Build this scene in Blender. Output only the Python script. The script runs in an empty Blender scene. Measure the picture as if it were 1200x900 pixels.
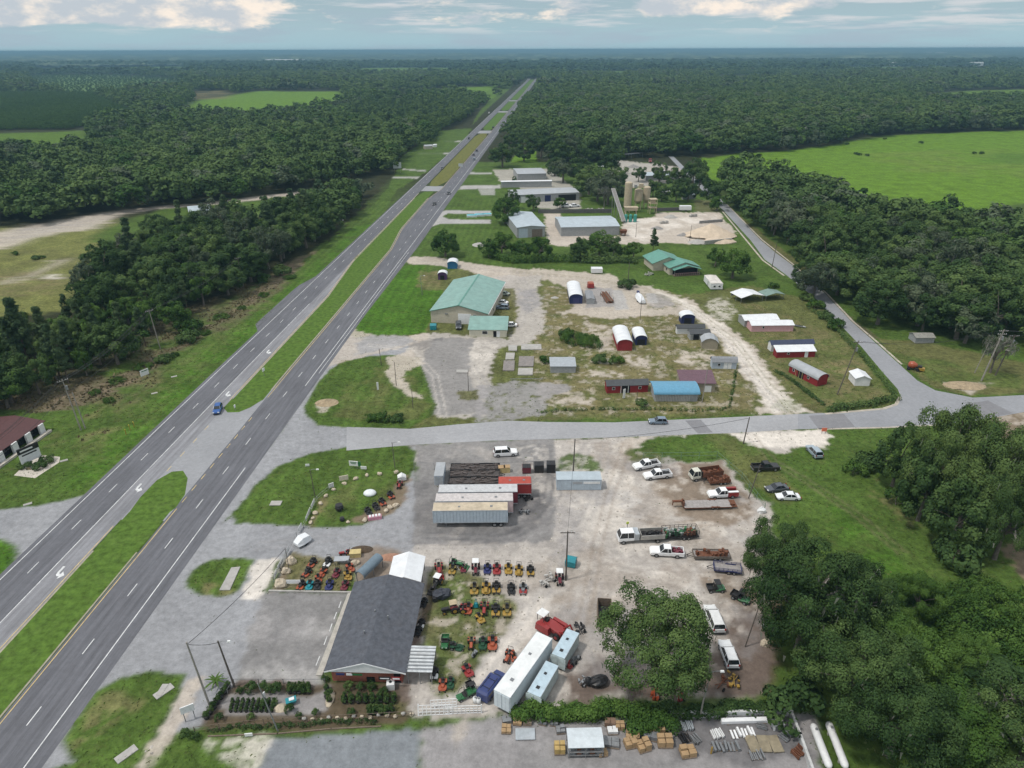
import bpy, math, random
import numpy as np
from mathutils import Vector, Matrix
random.seed(7)
R = math.radians
SC = bpy.context.scene
COL = SC.collection

FOC, HZ, CAMH, ROLL = 800.0, 58.0, 82.0, R(0.2)
TH = math.atan((450 - HZ) / FOC)
_c, _s = math.cos(TH), math.sin(TH)
FW = np.array([0, _c, -_s]); _u0 = np.array([0, _s, _c]); _r0 = np.array([1.0, 0, 0])
RT = math.cos(ROLL) * _r0 - math.sin(ROLL) * _u0
UP = math.cos(ROLL) * _u0 + math.sin(ROLL) * _r0

def ray(u, v): return FW + RT * (u - 600) / FOC - UP * (v - 450) / FOC
def G(u, v, z=0.0):
    d = ray(u, v); t = (z - CAMH) / d[2]
    return Vector((d[0] * t, d[1] * t, z))
def Z(ox, oy, s, pts):                      # points read off an enlarged survey tile
    return [(ox + x / s, oy + y / s) for x, y in pts]
def head(a, b):                             # heading of the ground line a -> b
    p, q = G(*a), G(*b)
    return math.atan2(q.y - p.y, q.x - p.x)

O0 = G(233.5, 590.5)
_dv = (G(394.6, 385) - G(41, 839.4)).normalized()
DV = Vector((_dv.x, _dv.y, 0)); NV = Vector((DV.y, -DV.x, 0))
def off(s): return max(0.0, s - 60) * 0.0072
def ST(s, t, z=0.0):
    p = O0 + DV * s + NV * (t + off(s)); return Vector((p.x, p.y, z))
def toST(u, v):
    g = G(u, v) - O0; s = g.dot(DV); return s, g.dot(NV) - off(s)
ROADA = math.atan2(DV.y, DV.x)

MATS = {}
def mat(name, col, rough=0.7, metal=0.0, var=0.25, scale=1.5, dirt=0.0, spec=0.3, coords='Object', bump=0.0, bscale=20.0, stripes=None, emit=0):
    """principled material with two octaves of tonal noise, optional weathering and ribs"""
    if name in MATS: return MATS[name]
    m = bpy.data.materials.new(name); m.use_nodes = True
    nt = m.node_tree; N = nt.nodes; L = nt.links; N.clear()
    out = N.new('ShaderNodeOutputMaterial'); b = N.new('ShaderNodeBsdfPrincipled'); L.new(b.outputs[0], out.inputs[0])
    b.inputs['Roughness'].default_value = rough; b.inputs['Metallic'].default_value = metal
    b.inputs['Specular IOR Level'].default_value = spec
    tc = N.new('ShaderNodeTexCoord')
    n1 = N.new('ShaderNodeTexNoise'); n1.inputs['Scale'].default_value = scale; n1.inputs['Detail'].default_value = 6; n1.inputs['Roughness'].default_value = .65
    L.new(tc.outputs[coords], n1.inputs['Vector'])
    mr = N.new('ShaderNodeMapRange'); mr.inputs[1].default_value = .3; mr.inputs[2].default_value = .7
    mr.inputs[3].default_value = 1 - var; mr.inputs[4].default_value = 1 + var * .6
    L.new(n1.outputs[0], mr.inputs[0])
    mx = N.new('ShaderNodeMix'); mx.data_type = 'RGBA'; mx.blend_type = 'MULTIPLY'; mx.inputs[0].default_value = 1
    mx.inputs[6].default_value = (*col, 1); L.new(mr.outputs[0], mx.inputs[7])
    last = mx.outputs[2]
    if dirt:
        n2 = N.new('ShaderNodeTexNoise'); n2.inputs['Scale'].default_value = scale * .35; n2.inputs['Detail'].default_value = 8; n2.inputs['Roughness'].default_value = .7
        L.new(tc.outputs[coords], n2.inputs['Vector'])
        m2 = N.new('ShaderNodeMapRange'); m2.inputs[1].default_value = .5; m2.inputs[2].default_value = .75; m2.inputs[4].default_value = dirt
        L.new(n2.outputs[0], m2.inputs[0])
        x2 = N.new('ShaderNodeMix'); x2.data_type = 'RGBA'; L.new(m2.outputs[0], x2.inputs[0]); L.new(last, x2.inputs[6])
        x2.inputs[7].default_value = (.17, .13, .095, 1); last = x2.outputs[2]
    if stripes:                              # (axis, per metre, depth) ribs of sheet metal / boards
        ax, fr, dp = stripes
        sp = N.new('ShaderNodeSeparateXYZ'); L.new(tc.outputs['Object'], sp.inputs[0])
        mu = N.new('ShaderNodeMath'); mu.operation = 'MULTIPLY'; mu.inputs[1].default_value = fr; L.new(sp.outputs[ax], mu.inputs[0])
        fr_ = N.new('ShaderNodeMath'); fr_.operation = 'FRACT'; L.new(mu.outputs[0], fr_.inputs[0])
        st = N.new('ShaderNodeMapRange'); st.inputs[1].default_value = .0; st.inputs[2].default_value = .22; st.inputs[3].default_value = 0; st.inputs[4].default_value = 1
        L.new(fr_.outputs[0], st.inputs[0])
        bp = N.new('ShaderNodeBump'); bp.inputs['Strength'].default_value = dp; bp.inputs['Distance'].default_value = .06
        L.new(st.outputs[0], bp.inputs['Height']); L.new(bp.outputs[0], b.inputs['Normal'])
    elif bump:
        n3 = N.new('ShaderNodeTexNoise'); n3.inputs['Scale'].default_value = bscale; n3.inputs['Detail'].default_value = 4
        L.new(tc.outputs[coords], n3.inputs['Vector'])
        bp = N.new('ShaderNodeBump'); bp.inputs['Strength'].default_value = bump; bp.inputs['Distance'].default_value = .1
        L.new(n3.outputs[0], bp.inputs['Height']); L.new(bp.outputs[0], b.inputs['Normal'])
    L.new(last, b.inputs['Base Color'])
    MATS[name] = m
    return m

def paint(name, col, dirt=.12): return mat(name, col, rough=.35, var=.12, scale=2.0, dirt=dirt, spec=.5)
GLASS = mat('window_glass', (.012, .016, .02), rough=.08, var=.1, spec=.7)
RUBBER = mat('tyre_rubber', (.018, .018, .019), rough=.85, var=.2)
STEEL = mat('dull_steel', (.30, .31, .32), rough=.5, metal=.6, var=.25, dirt=.3)
BLACK = mat('black_paint', (.022, .022, .024), rough=.45, var=.25, dirt=.2)
WHITE = paint('white_paint', (.74, .75, .76))
GALV = mat('galvanised_sheet', (.42, .46, .49), rough=.4, metal=.3, var=.2, dirt=.25)
WOOD = mat('weathered_wood', (.16, .125, .095), rough=.9, var=.35, scale=4, dirt=.2)
RUST = mat('rusted_steel', (.15, .062, .035), rough=.9, var=.45, scale=3, dirt=.3)
CONC = mat('concrete', (.36, .35, .33), rough=.9, var=.22, scale=.9, dirt=.35)
CHROME = mat('light_lens', (.75, .76, .74), rough=.15, var=.05, spec=.8)
REDLENS = mat('red_lens', (.30, .012, .01), rough=.2, var=.05)
SEAT = mat('black_vinyl', (.028, .027, .027), rough=.6, var=.15)
YELLOWP = paint('yellow_paint', (.31, .195, .035)); ORANGEP = paint('orange_paint', (.31, .07, .03))
REDP = paint('red_paint', (.25, .026, .026)); GREENP = paint('green_paint', (.025, .13, .045)); BLUEP = paint('blue_paint', (.025, .04, .14))
MAROONP = paint('maroon_paint', (.13, .018, .03)); TEALP = paint('teal_paint', (.01, .20, .24)); TANP = mat('tan_paint', (.40, .33, .22), rough=.7, dirt=.25)
OLIVEP = paint('olive_paint', (.17, .135, .04)); NAVYP = paint('navy_paint', (.018, .024, .105)); GREYP = paint('grey_paint', (.17, .18, .19))

class MB:
    def __init__(self): self.v = []; self.f = []
    def add(self, vs, fs):
        b = len(self.v); self.v += [tuple(p) for p in vs]; self.f += [tuple(b + i for i in q) for q in fs]; return self
    def box(self, cx, cy, cz, sx, sy, sz, rz=0.0, taper=1.0, ry=0.0):
        """box with its base centre at (cx,cy,cz)"""
        vs = []
        for k, z in ((1.0, 0), (taper, sz)):
            for x, y in ((-1, -1), (1, -1), (1, 1), (-1, 1)):
                vs.append(Vector((x * sx / 2 * k, y * sy / 2 * k, z)))
        M = Matrix.Rotation(rz, 3, 'Z') @ Matrix.Rotation(ry, 3, 'Y')
        vs = [M @ p + Vector((cx, cy, cz)) for p in vs]
        return self.add(vs, [(3, 2, 1, 0), (4, 5, 6, 7), (0, 1, 5, 4), (1, 2, 6, 5), (2, 3, 7, 6), (3, 0, 4, 7)])
    def cyl(self, p0, p1, r0, r1=None, n=10, cap=True):
        r1 = r0 if r1 is None else r1
        p0, p1 = Vector(p0), Vector(p1); d = (p1 - p0).normalized()
        a = d.orthogonal().normalized(); b = d.cross(a)
        vs = []
        for p, r in ((p0, r0), (p1, r1)):
            for i in range(n):
                t = 2 * math.pi * i / n; vs.append(p + (a * math.cos(t) + b * math.sin(t)) * r)
        fs = [(i, (i + 1) % n, n + (i + 1) % n, n + i) for i in range(n)]
        if cap: fs += [tuple(range(n - 1, -1, -1)), tuple(range(n, 2 * n))]
        return self.add(vs, fs)
    def tube(self, pts, rs, n=6):
        for i in range(len(pts) - 1): self.cyl(pts[i], pts[i + 1], rs[i], rs[i + 1], n, cap=(i in (0, len(pts) - 2)))
        return self
    def prism(self, prof, y0, y1, close=True):
        """profile of (x,z) swept from y0 to y1"""
        n = len(prof); vs = [(x, y0, z) for x, z in prof] + [(x, y1, z) for x, z in prof]
        fs = [(i, (i + 1) % n, n + (i + 1) % n, n + i) for i in range(n if close else n - 1)]
        if close: fs += [tuple(range(n - 1, -1, -1)), tuple(range(n, 2 * n))]
        return self.add(vs, fs)
    def prismx(self, prof, x0, x1):
        n = len(prof); vs = [(x0, y, z) for y, z in prof] + [(x1, y, z) for y, z in prof]
        return self.add(vs, [(i, (i + 1) % n, n + (i + 1) % n, n + i) for i in range(n)] + [tuple(range(n - 1, -1, -1)), tuple(range(n, 2 * n))])
    def loft(self, secs):
        """secs: list of rings (same count) closed and capped"""
        n = len(secs[0]); vs = [p for s in secs for p in s]; fs = []
        for k in range(len(secs) - 1):
            for i in range(n): fs.append((k * n + i, k * n + (i + 1) % n, (k + 1) * n + (i + 1) % n, (k + 1) * n + i))
        fs += [tuple(range(n - 1, -1, -1)), tuple(range((len(secs) - 1) * n, len(secs) * n))]
        return self.add(vs, fs)
    def ball(self, c, rx, ry=None, rz=None, nu=10, nv=6, jit=0.0, seed=0, zmin=-1.0):
        ry = rx if ry is None else ry; rz = rx if rz is None else rz
        rn = random.Random(seed); vs = []; fs = []
        for j in range(nv + 1):
            ph = -math.pi / 2 + math.pi * j / nv
            for i in range(nu):
                t = 2 * math.pi * i / nu; k = 1 + rn.uniform(-jit, jit)
                vs.append((c[0] + rx * math.cos(ph) * math.cos(t) * k, c[1] + ry * math.cos(ph) * math.sin(t) * k, c[2] + rz * max(zmin, math.sin(ph)) * k))
        for j in range(nv):
            for i in range(nu): fs.append((j * nu + i, j * nu + (i + 1) % nu, (j + 1) * nu + (i + 1) % nu, (j + 1) * nu + i))
        return self.add(vs, fs)
    def build(self, name, m, parent=None, smooth=False):
        me = bpy.data.meshes.new(name); me.from_pydata(self.v, [], self.f); me.update()
        if smooth:
            me.polygons.foreach_set('use_smooth', [True] * len(me.polygons))
        if m is not None: me.materials.append(m)
        o = bpy.data.objects.new(name, me); COL.objects.link(o)
        if parent is not None: o.parent = parent
        return o

def tag(o, label=None, cat=None, group=None, kind=None):
    if label: o['label'] = label
    if cat: o['category'] = cat
    if group: o['group'] = group
    if kind: o['kind'] = kind
    return o
def thing(name, loc, rz=0.0, label=None, cat=None, group=None):
    o = bpy.data.objects.new(name, None); COL.objects.link(o); o.empty_display_size = .3
    o.location = loc; o.rotation_euler = (0, 0, rz)
    return tag(o, label, cat, group)
KIDS = {}
def kids(o): return [c for c in o.children]
def copy_tree(o, parent=None):
    c = o.copy(); COL.objects.link(c)
    if parent is not None: c.parent = parent
    for ch in o.children: copy_tree(ch, c)
    return c
def sheet(name, pts, z, m, kind='structure'):
    """flat ground sheet with the outline pts (world x,y)"""
    import bmesh
    bm = bmesh.new()
    vs = [bm.verts.new((p[0], p[1], z)) for p in pts]
    f = bm.faces.new(vs); bm.normal_update()
    if f.normal.z < 0: f.normal_flip()
    bmesh.ops.triangulate(bm, faces=bm.faces[:])
    me = bpy.data.meshes.new(name); bm.to_mesh(me); bm.free(); me.materials.append(m)
    o = bpy.data.objects.new(name, me); COL.objects.link(o); o['kind'] = kind
    return o
def strips(name, quads, m, kind='structure', parent=None):
    mb = MB()
    for q in quads: mb.add(q, [tuple(range(len(q)))])
    o = mb.build(name, m, parent)
    if kind: o['kind'] = kind
    return o
def axis(lo, hi, st, far, gr):
    a = list(np.arange(lo, hi, st)); up_, dn = [], []
    x, d = hi, st
    while x < far: up_.append(x); x += d; d *= gr
    x, d = lo - st, st
    while x > -far: dn.append(x); x -= d; d *= gr
    return np.array(dn[::-1] + a + up_ + [far])
GX = axis(-80, 118, .5, 45000, 1.035)
_gy = list(np.arange(50, 170, .5)); y, d = 170, .5
while y < 46000: _gy.append(y); y += d; d = min(d * (1.004 if y < 330 else 1.012), d + 900) if y < 1500 else d * 1.07
GY = np.array([-9000, -3000, -900, -300, -60, 0, 30] + _gy + [48000.])
XX, YY = np.meshgrid(GX, GY)
def lattice(n, seed): return np.random.RandomState(seed).rand(n, n)
def vnoise(x, y, scale, seed, oct=3):
    r = np.zeros_like(x); amp, tot = 1.0, 0.0
    for o in range(oct):
        L = lattice(256, seed + o * 17); fx, fy = x / scale + 31.7 * o, y / scale + 17.3 * o
        ix, iy = np.floor(fx).astype(int), np.floor(fy).astype(int); tx, ty = fx - ix, fy - iy
        tx = tx * tx * (3 - 2 * tx); ty = ty * ty * (3 - 2 * ty)
        a, b = L[ix % 256, iy % 256], L[(ix + 1) % 256, iy % 256]
        c, d = L[ix % 256, (iy + 1) % 256], L[(ix + 1) % 256, (iy + 1) % 256]
        r += amp * ((a * (1 - tx) + b * tx) * (1 - ty) + (c * (1 - tx) + d * tx) * ty)
        tot += amp; amp *= .55; scale *= .47
    return r / tot
def inpoly(px, py, poly):
    r = np.zeros(px.shape, bool); n = len(poly)
    for i in range(n):
        x0, y0 = poly[i][0], poly[i][1]; x1, y1 = poly[(i + 1) % n][0], poly[(i + 1) % n][1]
        if y0 == y1: continue
        c = (py < y0) != (py < y1)
        r ^= c & (px < (x1 - x0) * (py - y0) / (y1 - y0) + x0)
    return r
WXA = (vnoise(XX, YY, 5, 3) - .5); WYA = (vnoise(XX, YY, 5, 9) - .5)
WXB = (vnoise(XX, YY, 1.3, 13, 2) - .5) * 1.5; WYB = (vnoise(XX, YY, 1.3, 19, 2) - .5) * 1.5
N_BIG = vnoise(XX, YY, 16, 41, 4); N_MID = vnoise(XX, YY, 5, 51, 4); N_SM = vnoise(XX, YY, 1.8, 61, 3)
CL = np.zeros(XX.shape + (3,)); GR = np.zeros(XX.shape)
C = dict(g=(.060, .102, .020), lush=(.052, .118, .013), dry=(.165, .142, .070), olive=(.108, .108, .042), sand=(.43, .38, .325), pale=(.60, .555, .50), asp=(.20, .195, .193),
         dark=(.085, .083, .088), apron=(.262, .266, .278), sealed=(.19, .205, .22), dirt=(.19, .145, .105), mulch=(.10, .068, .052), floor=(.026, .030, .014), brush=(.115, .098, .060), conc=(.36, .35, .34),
         field=(.092, .172, .014), yfield=(.135, .145, .045), lot=(.385, .355, .325), gravel=(.26, .25, .25), grove=(.080, .140, .040))
GRASSY = dict(g=1, lush=1, dry=.7, olive=1, floor=1, brush=.8, field=1, yfield=1, grove=1)
def cover(kind, pts, op=1.0, warp=1.2, soft=1, patch=None, world=False):
    """lay a ground cover inside the outline; patch=(noise, lo, hi) breaks it up"""
    poly = [(p[0], p[1]) for p in pts] if world else [tuple(G(*p)[:2]) for p in pts]
    xs = [p[0] for p in poly]; ys = [p[1] for p in poly]; m = 4 + warp
    i0, i1 = np.searchsorted(GX, [min(xs) - m, max(xs) + m]); j0, j1 = np.searchsorted(GY, [min(ys) - m, max(ys) + m])
    i0, j0 = max(0, i0 - 1), max(0, j0 - 1)
    sl = (slice(j0, j1 + 1), slice(i0, i1 + 1))
    x = XX[sl] + WXA[sl] * warp * 1.8 + WXB[sl] * warp; yv = YY[sl] + WYA[sl] * warp * 1.8 + WYB[sl] * warp
    k = inpoly(x, yv, poly).astype(float)
    for _ in range(soft):
        kp = np.pad(k, 1, mode='edge')
        k = (kp[1:-1, 1:-1] * 4 + kp[:-2, 1:-1] + kp[2:, 1:-1] + kp[1:-1, :-2] + kp[1:-1, 2:]) / 8
    if patch is not None:
        n, lo, hi = patch; t = np.clip((n[sl] - lo) / (hi - lo), 0, 1); k = k * t
    k = k * op
    CL[sl] = CL[sl] * (1 - k[..., None]) + np.array(C[kind]) * k[..., None]
    GR[sl] = GR[sl] * (1 - k) + GRASSY.get(kind, 0) * k

CL[:] = C['g']; GR[:] = 1
far = np.clip((YY - 330) / 200, 0, 1)[..., None]; CL[:] = CL * (1 - far) + np.array(C['floor']) * far
cover('floor', [(-400, 500), (-40, 480), (95, 460), (135, 425), (200, 385), (260, 355), (330, 315), (385, 282), (420, 250), (445, 222), (495, 165), (500, 128), (-400, 128)], warp=3)
cover('brush', [(-40, 475), (60, 478), (120, 462), (165, 445), (215, 410), (290, 372), (340, 330), (300, 325), (200, 372), (120, 420), (-40, 440)], .8, 3, 2, (N_MID, .3, .6))
cover('brush', [(95, 480), (180, 470), (200, 425), (160, 420), (90, 440)], .5, 3, 2, (N_MID, .35, .6))
cover('yfield', [(-200, 262), (60, 268), (140, 257), (120, 290), (110, 312), (95, 335), (75, 365), (25, 368), (0, 374), (-200, 400)], 1, 4)
cover('olive', [(-200, 300), (60, 290), (100, 300), (90, 330), (50, 350), (-200, 360)], .7, 4, 2, (N_MID, .4, .6))
cover('dry', [(-200, 330), (40, 318), (80, 325), (60, 345), (-200, 370)], .7, 4, 2, (N_SM, .4, .6))
cover('g', Z(0, 200, 4, [(520, 260), (760, 180), (1200, 135), (1600, 85), (1660, 60), (1500, 170), (900, 260), (560, 330), (400, 340)]), 1, 3)
SROAD = Z(0, 200, 4, [(-400, 300), (0, 290), (130, 258), (300, 228), (500, 193), (760, 163), (960, 153), (1200, 120), (1440, 95), (1440, 108), (1200, 138), (1000, 160), (760, 178), (540, 207), (520, 240), (440, 275), (280, 292), (130, 328), (0, 366), (-400, 420)])
cover('sand', SROAD, .9, 2)
cover('gravel', Z(0, 200, 4, [(0, 300), (200, 255), (420, 230), (420, 265), (200, 295), (0, 345)]), .5, 3, 2, (N_SM, .4, .6))
cover('sand', Z(0, 200, 4, [(0, 525), (90, 495), (180, 470), (270, 410), (330, 398), (320, 412), (200, 480), (100, 515), (0, 560)]), .55, 1.5)
cover('pale', Z(0, 200, 4, [(215, 488), (270, 485), (275, 508), (220, 510)]), .8, 1); cover('pale', Z(0, 200, 4, [(1100, 215), (1190, 200), (1180, 215), (1110, 245)]), .9, 1)
cover('g', [(-60, 700), (-60, 560), (40, 560), (100, 510), (160, 470), (215, 425), (300, 370), (345, 325), (390, 292), (425, 255), (450, 225), (475, 205), (430, 285), (300, 395), (130, 556), (60, 610)], 1, 1.5); BR = [(-40, 478), (60, 482), (105, 474), (150, 452), (195, 422), (240, 390), (300, 352), (345, 318), (372, 292), (330, 310), (290, 352), (215, 402), (150, 436), (60, 465), (-40, 468)]; cover('brush', BR, .95, 2.5, 2); cover('dirt', BR, .6, 2, 1, (N_SM, .45, .62))
cover('lush', [(60, 575), (170, 480), (260, 395), (345, 330), (420, 262), (440, 262), (300, 392), (90, 580)], .8, 2, 2, (N_MID, .3, .6))
cover('dry', [(0, 560), (100, 480), (150, 445), (200, 430), (120, 520), (20, 590)], .5, 3, 2, (N_MID, .5, .7))
cover('lush', [(0, 632), (19, 640), (21, 654), (0, 680), (-60, 720), (-60, 640)], 1, .25)
cover('apron', [(-80, 606), (0, 597), (52, 592), (95, 582), (140, 562), (60, 642), (0, 690), (21, 654), (19, 640), (0, 630), (-80, 640)], 1, .2)
cover('g', Z(460, 60, 6, [(230, 570), (560, 540), (500, 640), (390, 730), (240, 850), (60, 960), (-60, 1000), (20, 860), (60, 740), (180, 660)]), 1, 2)
for q in ([(370, 630), (480, 630), (480, 638), (370, 638)], [(180, 712), (410, 712), (405, 724), (180, 722)], [(70, 825), (240, 838), (230, 848), (70, 832)], [(0, 882), (190, 882), (180, 896), (0, 893)]): cover('conc', Z(460, 60, 6, q), .9, .3)
cover('g', Z(460, 60, 6, [(560, 520), (640, 430), (700, 375), (760, 320), (830, 260), (860, 215), (800, 215), (740, 270), (660, 370), (600, 440)]), 1, 2)
cover('field', Z(460, 60, 6, [(0, 290), (250, 275), (420, 255), (560, 250), (740, 262), (760, 290), (680, 345), (600, 330), (420, 300), (0, 310)]), .75, 4)
cover('field', [(205, 137), (228, 118), (300, 107), (400, 107), (408, 122), (380, 129), (330, 135), (270, 137)], 1, 4)
cover('field', [(-80, 158), (60, 155), (108, 152), (106, 176), (60, 180), (-80, 190)], .7, 4, 2)
cover('grove', [(30, 88), (120, 88), (200, 92), (225, 105), (120, 112), (40, 105)], 1, 5); cover('grove', [(-60, 110), (110, 112), (150, 135), (0, 150), (-60, 150)], 1, 5)
cover('dry', [(222, 107), (270, 106), (268, 116), (226, 117)], .8, 3, 1, (N_SM, .4, .6))
cover('field', [(495, 110), (560, 102), (585, 100), (560, 112), (510, 116)], .9, 4); cover('g', [(480, 185), (500, 155), (545, 155), (520, 180), (490, 200)], .9, 2)
FARQ = ([(40, 78), (215, 77.5), (225, 84), (40, 85)], [(840, 89), (980, 87), (985, 94), (840, 96)], [(990, 79), (1160, 77.5), (1160, 84), (990, 85)], [(420, 80), (530, 79.5), (530, 87), (420, 88)], [(660, 84), (760, 83), (765, 89), (660, 90)], [(230, 92), (330, 91), (335, 96), (235, 97)])
for q in FARQ: cover('field', q, .85, 5, 1)
PAST = Z(800, 0, 3, [(60, 560), (200, 540), (370, 530), (560, 505), (700, 480), (900, 468), (1200, 458), (1600, 452), (1600, 720), (1200, 715), (1000, 740), (800, 800), (560, 790), (400, 730), (140, 660), (90, 640)])
cover('field', PAST, 1, 5)
cover('yfield', Z(800, 0, 3, [(600, 540), (1200, 520), (1500, 560), (1200, 640), (760, 600)]), .3, 5, 2, (N_BIG, .3, .6))
cover('lush', Z(800, 0, 3, [(1070, 545), (1200, 535), (1300, 560), (1200, 580), (1080, 570)]), .6, 5, 2)
cover('field', Z(800, 0, 3, [(805, 368), (840, 336), (1000, 320), (1200, 314), (1500, 314), (1500, 376), (1200, 376), (900, 374)]), .8, 5)
cover('field', Z(560, 150, 4, [(1060, 140), (1150, 140), (1140, 270), (1090, 250)]), 1, 3)
cover('field', Z(560, 150, 4, [(150, 150), (220, 90), (270, 100), (280, 180), (160, 190)]), 1, 3); cover('field', Z(560, 150, 4, [(440, 125), (500, 125), (500, 155), (450, 155)]), 1, 2)
cover('g', [(500, 325), (600, 320), (740, 300), (850, 340), (905, 360), (960, 350), (905, 300), (840, 240), (760, 190), (560, 190), (530, 225), (505, 280)], 1, 2)
cover('sand', Z(560, 150, 4, [(310, 400), (390, 400), (395, 500), (660, 510), (680, 430), (820, 420), (850, 395), (1130, 395), (1160, 440), (1200, 480), (1180, 530), (1000, 545), (880, 540), (680, 545), (480, 520), (420, 560), (330, 540)]), 1, 2)
cover('pale', Z(560, 150, 4, [(700, 430), (1100, 400), (1120, 430), (900, 480), (780, 530), (700, 500)]), .8, 3, 2, (N_MID, .3, .6))
cover('lot', Z(560, 150, 4, [(640, 150), (860, 170), (960, 190), (950, 250), (700, 280), (640, 240)]), .9, 3)
cover('lot', Z(560, 150, 4, [(70, 195), (330, 190), (480, 300), (480, 380), (280, 380), (260, 300), (100, 250)]), .8, 2)
cover('dirt', Z(560, 150, 4, [(1020, 335), (1130, 345), (1140, 395), (1010, 390)]), .4, 2)
for q in ([(820, 245), (865, 190), (890, 187), (1100, 188), (1100, 202), (900, 200), (872, 214), (905, 228), (1100, 230), (1100, 247), (860, 250), (815, 264)], [(945, 90), (970, 68), (1110, 70), (1105, 84), (975, 84)]): cover('conc', Z(300, 200, 4, q), 1, .3)
cover('conc', Z(300, 200, 4, [(1040, 85), (1120, 80), (1120, 115), (1055, 115)]), .7, .5)
for q in ([(430, 605), (530, 607), (530, 613), (425, 612)], [(420, 655), (560, 650), (560, 662), (420, 665)], [(362, 742), (525, 742), (525, 750), (362, 750)]): cover('conc', Z(400, 0, 3, q), .9, .3)
cover('dry', [(90, 560), (180, 490), (260, 415), (330, 352), (300, 352), (200, 430), (90, 520)], .2, 3, 2, (N_SM, .42, .62))
cover('olive', [(480, 322), (560, 312), (700, 322), (800, 345), (880, 335), (960, 355), (1000, 402), (1050, 466), (1035, 478), (940, 484), (640, 494), (480, 500), (371, 498), (360, 470), (395, 420), (430, 395)], .75, 2)
cover('dry', [(640, 335), (800, 350), (890, 430), (880, 480), (640, 490), (620, 420)], .8, 2, 2, (N_MID, .28, .55)); cover('sand', [(640, 335), (800, 350), (890, 430), (880, 480), (640, 490), (620, 420)], .5, 2, 1, (N_SM, .56, .70)); cover('dry', [(870, 350), (1000, 400), (1045, 470), (940, 480), (880, 400)], .6, 2, 2, (N_SM, .4, .62))
cover('lush', Z(300, 200, 4, [(470, 735), (500, 690), (700, 445), (790, 440), (770, 560), (880, 560), (840, 640), (810, 720), (800, 755), (700, 772), (560, 770), (490, 755)]), 1, .8)
cover('dry', Z(300, 200, 4, [(770, 470), (860, 470), (870, 540), (740, 550)]), .7, 2, 2, (N_SM, .3, .6))
cover('sand', Z(300, 200, 4, [(695, 415), (720, 405), (830, 404), (1000, 430), (1200, 462), (1200, 545), (1000, 470), (860, 445), (720, 437)]), .95, 1.2)
UPRD = Z(630, 300, 4.736, [(-330, 60), (0, 72), (200, 85), (400, 100), (470, 140), (620, 165), (760, 210), (870, 255), (960, 335), (1060, 400), (1130, 440), (1260, 600), (1360, 740), (1470, 840), (1590, 870), (1180, 890), (1240, 830), (1220, 760), (1120, 640), (1090, 540), (1000, 450), (880, 340), (780, 325), (420, 345), (240, 330), (110, 325), (200, 290), (170, 180), (0, 118), (-200, 125), (-330, 140)])
cover('sand', UPRD, .92, 2.2)
cover('pale', Z(630, 300, 4.736, [(620, 175), (800, 240), (960, 345), (1080, 430), (1200, 560), (1320, 720), (1500, 870), (1260, 870), (1240, 800), (1180, 690), (1000, 440), (860, 310)]), .9, 2, 2, (N_SM, .15, .45))
cover('olive', Z(630, 300, 4.736, [(590, 190), (760, 230), (800, 270), (760, 300), (600, 300)]), .5, 2, 1, (N_SM, .4, .6))
cover('gravel', Z(630, 300, 4.736, [(260, 180), (420, 180), (440, 280), (270, 290)]), .8, 1.5); cover('gravel', Z(630, 300, 4.736, [(640, 200), (740, 230), (760, 280), (640, 290)]), .6, 2)
cover('pale', Z(830, 300, 4.736, [(0, 240), (100, 230), (140, 290), (110, 370), (20, 400)]), .6, 3, 2, (N_SM, .3, .6))
for q in ([(330, 440), (430, 440), (420, 520), (330, 525)], [(490, 550), (610, 550), (640, 635), (560, 640), (500, 590)], [(260, 640), (490, 640), (500, 665), (260, 680)], [(0, 690), (310, 800), (300, 840), (60, 830), (0, 800)], [(800, 540), (960, 525), (950, 620), (850, 620), (760, 590)], [(260, 370), (430, 390), (420, 440), (300, 440)]):
    cover('sand', Z(630, 300, 4.736, q), .85, 2, 1, (N_SM, .25, .5))
for q in ([(420, 190), (470, 190), (510, 295), (430, 300)], [(600, 205), (655, 205), (675, 262), (610, 262)]): cover('conc', Z(630, 300, 4.736, q), .9, .4)
cover('lot', Z(470, 290, 6, [(-90, 690), (60, 620), (250, 590), (460, 620), (740, 640), (800, 560), (820, 420), (660, 280), (660, 200), (1000, 200), (960, 280), (1000, 420), (1000, 600), (880, 680), (700, 700), (640, 800), (620, 1000), (600, 1180), (420, 1200), (240, 1180), (120, 900), (80, 780), (-90, 760)]), .92, 1.8)
cover('gravel', Z(470, 290, 6, [(820, 290), (960, 290), (990, 420), (880, 460), (820, 400)]), .8, 2, 2, (N_SM, .2, .5))
cover('asp', Z(470, 290, 6, [(240, 640), (520, 640), (480, 740), (470, 880), (520, 1000), (560, 1160), (200, 1180), (110, 880), (170, 740)]), .8, 1.5)
cover('dark', Z(470, 290, 6, [(20, 690), (60, 650), (300, 640), (220, 680), (160, 720)]), .45, 2)
cover('pale', Z(470, 290, 6, [(520, 650), (700, 660), (640, 760), (610, 880), (480, 880), (470, 760)]), .6, 2, 2, (N_SM, .3, .6))
cover('olive', Z(470, 290, 6, [(660, 280), (800, 290), (810, 380), (820, 480), (800, 600), (740, 630), (650, 470)]), .9, 1)
cover('gravel', Z(450, 281, 2.667, [(290, 460), (420, 440), (590, 455), (520, 500), (505, 550), (290, 570)]), .85, 1.5, 1, (N_SM, .15, .4)); cover('olive', Z(450, 281, 2.667, [(230, 475), (295, 470), (295, 498), (235, 500)]), .9, .6)
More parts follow.
